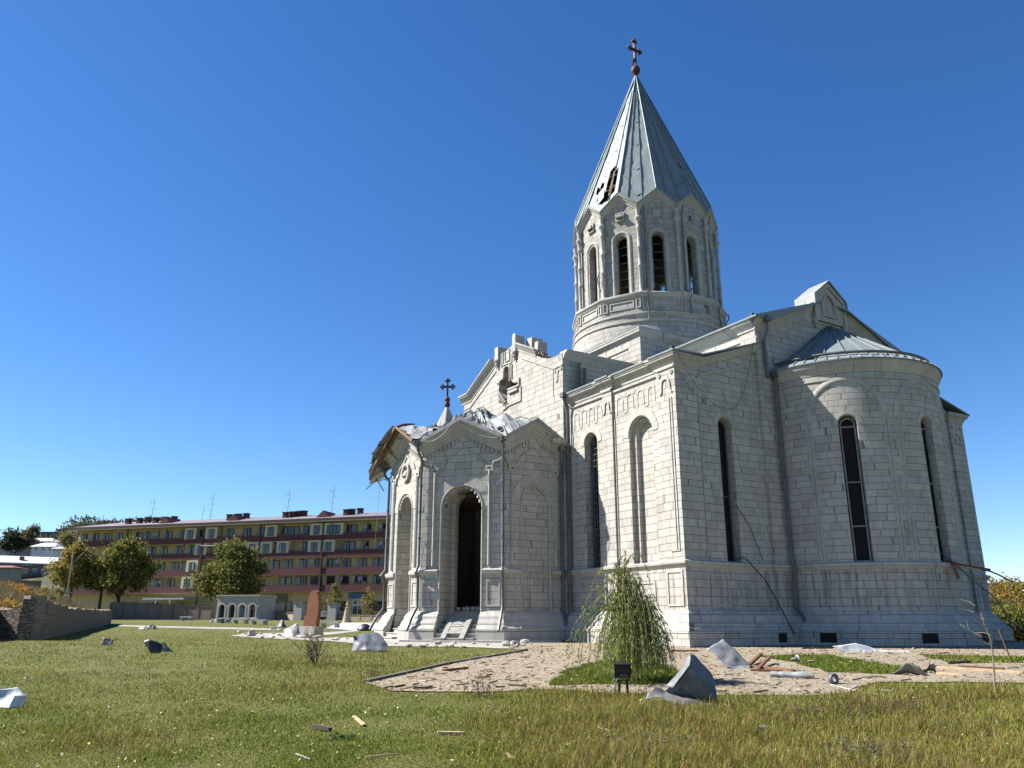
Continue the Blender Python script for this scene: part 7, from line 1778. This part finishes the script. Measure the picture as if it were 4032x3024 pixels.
# leaf and pod litter nobody could count
rng = np.random.default_rng(44); n = 5200
u = rng.uniform(0, 1, n); d = 13+u*14; s = rng.uniform(-.25, .72, n)*d; x = CAM.x+FWD.x*d+RIGHT0.x*s; y = CAM.y+FWD.y*d+RIGHT0.y*s
k_m = inside(pave_main, x, y) & ~((np.abs(x) < 11.4) & (np.abs(y) < 9)) & ~(np.hypot(x-10.9, y) < 4.1); x, y = x[k_m], y[k_m]; n = len(x); z = gnp(x, y)+.028
a_ = rng.normal(0, .9, n)+RZ; l_ = rng.uniform(.012, .075, n); w_ = rng.uniform(.004, .016, n)
dx = np.stack([np.cos(a_)*l_, np.sin(a_)*l_, rng.uniform(-.006, .014, n)], 1); dy = np.stack([-np.sin(a_)*w_, np.cos(a_)*w_, rng.uniform(0, .012, n)], 1); P_ = np.stack([x, y, z], 1)
cl = np.array([(.06, .045, .03), (.045, .035, .025), (.10, .07, .04), (.42, .32, .18), (.16, .09, .05), (.05, .06, .02)])[rng.integers(0, 6, n)]
tag(mesh_np('litter', np.stack([P_-dx, P_-dy, P_+dx, P_+dy], 1).reshape(-1, 3), np.arange(4*n).reshape(n, 4), np.repeat(cl, 4, 0), GRASSMAT), 'dry leaves and small chips strewn over the paving', 'litter', None, 'stuff')
# rubble stones
def stone(label, px, py, s_, seed, group, name='rubble_stone', mat=None):
    q = gp(px, py); rr = random.Random(seed); o = thing(name, label, 'stone', q, 0, group); mb = MB(); rock(mb, q+Vector((0, 0, s_*.35)), s_, rr); mb.build('stone', mat or RUBBLE, o); return o
stone('big squared block on the terrace before the porch platform', 1540, 2522, .36, 1, None, 'stone_block'); stone('broad pale boulder at the left end of the rubble', 990, 2506, .42, 2, None); stone('brick-like stone at the grass edge before the steps', 1722, 2540, .16, 3, None); stone('stone near the right end of the platform', 2205, 2516, .28, 4, None); stone('second broken stone leaning at the platform end', 2232, 2520, .2, 5, None)
stone('single pale stone lying on the path', 2130, 2572, .09, 6, None)
rr = random.Random(66)
for i in range(72):
    px = rr.uniform(930, 1480) if i < 44 else rr.uniform(1480, 2100); py = 2494+(px-930)*.05+rr.uniform(-6, 16) if i < 44 else rr.uniform(2532, 2552)
    stone('small pale rubble stone strewn left of the porch' if i < 44 else 'small pale rubble stone strewn before the porch steps', px, py, abs(rr.gauss(.08, .06))+.04, 100+i, 'rubble left of the porch' if i < 44 else 'rubble before the porch steps')
for i in range(26): stone('small pale chip of stone by the cathedral wall', rr.uniform(2740, 3650), rr.uniform(2552, 2572), rr.uniform(.03, .08), 300+i, 'stone chips by the wall')
# dark bag by the porch foot, boards
q = gp(1435, 2484); o = thing('dark_bag', 'dark blue rounded bag at the left foot of the porch', 'bag', q); mb = MB(); mb.lathe(q, [(.45, 0), (.48, .12), (.36, .34), (.15, .45), (.02, .46)], 12); mb.build('bag', simple('navy_plastic', (.015, .018, .035), .5), o, 40)
# fallen panelled door leaning on the porch steps
M1 = specs[1][0]; a = M1(1.69-.46, .10, -.70); b = M1(1.69+.46, .10, -.70); tl = M1(1.69+.30, .82, .32); tr = M1(1.69-.42, .82, .32)
o = thing('fallen_door', 'broken panelled door leaf leaning on the porch steps', 'door', (a+b)/2); ux = (a-b).normalized(); uy = ((tr+tl)/2-(a+b)/2).normalized(); un = ux.cross(uy).normalized()
if un.z < 0: un = -un
base = b+Vector((0, 0, .0))
def dp(u, v, w__=0): return base+ux*u+uy*v+un*w__
Wd, Hd = .92, 1.25
mb = MB()
def slab_(u0, v0, u1, v1, w0, w1): 
    P_ = [dp(u0, v0, w1), dp(u1, v0, w1), dp(u1, v1, w1), dp(u0, v1, w1)]; Q_ = [dp(u0, v0, w0), dp(u1, v0, w0), dp(u1, v1, w0), dp(u0, v1, w0)]
    mb.face(P_); mb.face(Q_[::-1])
    for i in range(4): j = (i+1) % 4; mb.face([P_[i], Q_[i], Q_[j], P_[j]])
for r_ in ((0, 0, .19, Hd, .0, .06), (Wd-.19, 0, Wd, Hd, .0, .06), (.19, .30, Wd-.19, .40, .0, .06), (.19, .72, Wd-.19, .80, 0, .06), (.19, 1.15, Wd-.19, Hd, 0, .06)): slab_(*r_)
mb.build('frame', WOOD_GREY, o); mb = MB(); slab_(.185, .395, Wd-.185, .725, .015, .04); slab_(.185, .795, Wd-.185, 1.155, .015, .04); slab_(.27, .46, Wd-.27, .66, .04, .05); slab_(.27, .86, Wd-.27, 1.09, .04, .05); mb.build('panel', WOOD_GREY, o)
# rubble heaped in the porch doorway
for i in range(9):
    u = 1.69+rr.uniform(-.5, .5); c_ = M1(u, 1.1+.05, .75+rr.uniform(0, .8)); o = thing('rubble_stone', 'pale rubble piece heaped in the dark porch doorway', 'stone', c_, 0, 'rubble in the doorway'); mb = MB(); rock(mb, c_+Vector((0, 0, .05)), rr.uniform(.08, .2), random.Random(i), 1.2); mb.build('stone', RUBBLE, o)
# flood lamp on two posts
q = gp(2450, 2738); lm = thing('flood_lamp', 'black garden flood lamp on two short posts facing the cathedral', 'lamp', q, RZ); k = pxm(FWD.dot(q-CAM))
bx_ = bpy.data.materials.get('lamp_black') or simple('lamp_black', (.022, .024, .026), .45, .2)
for x in (-10, 20): mb = MB(); mb.box((x*k, 0, 24*k), (9*k, 9*k, 64*k)); mb.build('post', bx_, lm, None, False)
tilt = Matrix.Rotation(R(12), 3, 'X'); mb = MB(); c_ = Vector((4*k, 0, 86*k)); mb.box(c_, (62*k, 16*k, 46*k), tilt); mb.box(c_+tilt @ Vector((0, 4*k, 25*k)), (68*k, 30*k, 4*k), tilt); hd = mb.build('housing', bx_, lm, None, False)
mb = MB()
for i in range(10): mb.box(c_+tilt @ Vector(((-18+4*i)*k, -10*k, 4*k)), (1.4*k, 5*k, 13*k), tilt)
mb.build('cooling_fin', simple('fin_grey', (.12, .15, .19), .5, .3), hd, None, False)
mb = MB(); mb.box(c_+tilt @ Vector((2*k, -10*k, -13*k)), (30*k, 5*k, 9*k), tilt); mb.build('ballast_box', bpy.data.materials['fin_grey'], hd, None, False)
mb = MB(); mb.tube([(-24*k, 0, 58*k), (-26*k, 0, 50*k), (20*k, 0, 52*k), (22*k, 0, 60*k)], 2.2*k, 6); mb.build('bracket', bx_, lm, None, False)
mb = MB(); mb.tube([(-8*k, -2*k, 60*k), (-20*k, -8*k, 55*k), (-25*k, -8*k, 40*k), (-24*k, -6*k, -6*k)], 1.6*k, 6); mb.build('cable', TIN, lm, None, False)
# timbers and frame rods hanging from the apse window, rods on the east wall
Aw = A_apse = cyl(10.9, 0, AR); t = R(-1.5)*AR
o = thing('fallen_window_frame', 'bundle of timbers and bent rods hanging out of the right apse window', 'window frame', (14.5, 0, 2.66)); mb = MB()
d_ = FWD.dot(Vector((14.45, 0, 2.6))-CAM)
b0 = Vector((14.3, -.1, 2.68)); mb.bar(b0, at(3900, 2246, d_-.5), .14, .10); mb.bar(at(3735, 2212, d_), at(3768, 2222, d_-.3), .16, .10); mb.bar(at(3756, 2232, d_-.3), at(3775, 2278, d_-.35), .07, .10); mb.build('timber', WOOD_RED, o)
mb = MB(); mb.bar(b0+Vector((.1, 0, -.06)), at(3866, 2244, d_-.6), .08, .03); mb.build('pale_board', WOOD_PALE, o)
mb = MB(); mb.tube([at(3870, 2238, d_-.5), at(3930, 2262, d_-.7), at(3987, 2292, d_-.8)], .028, 6); mb.tube([at(3692, 2168, d_+.1), at(3740, 2205, d_-.2)], .02, 6); mb.tube([at(3770, 2230, d_-.4), at(3850, 2300, d_-.8), at(3925, 2360, d_-1.0), at(3985, 2452, d_-1.2), at(4034, 2482, d_-1.3)], .026, 6); mb.build('rod', PIPE, o)
o = thing('bent_rod', 'thin grey rod hanging beside the east wall window', 'rod', (10.9, -5.9, 4)); mb = MB(); mb.tube([X_ for X_ in ((10.86, -6.0, 4.6), (10.98, -5.55, 3.9), (11.0, -5.05, 2.75))], .02, 6); mb.build('rod', simple('blue_grey_rod', (.12, .14, .19), .5, .3), o, 40)
o = thing('bent_rod', 'dark bent rod leaning from the east window sill to the ground', 'rod', (10.95, -6.1, 2.7)); mb = MB(); mb.tube([(10.85, -6.3, 2.75), (11.06, -6.0, 2.80), (11.08, -5.9, 2.72), (11.15, -5.2, 2.1), (11.25, -4.75, 1.3), (11.45, -4.35, .35)], .019, 6); mb.build('rod', IRON, o, 40)
q = gp(3985, 2612); o = thing('wooden_stake', 'thin wooden stake leaning beside the bare sapling', 'stake', q); d_ = FWD.dot(q-CAM); mb = MB(); mb.bar(q, at(3932, 2475, d_), .025, .025); mb.build('stake', WOOD, o)
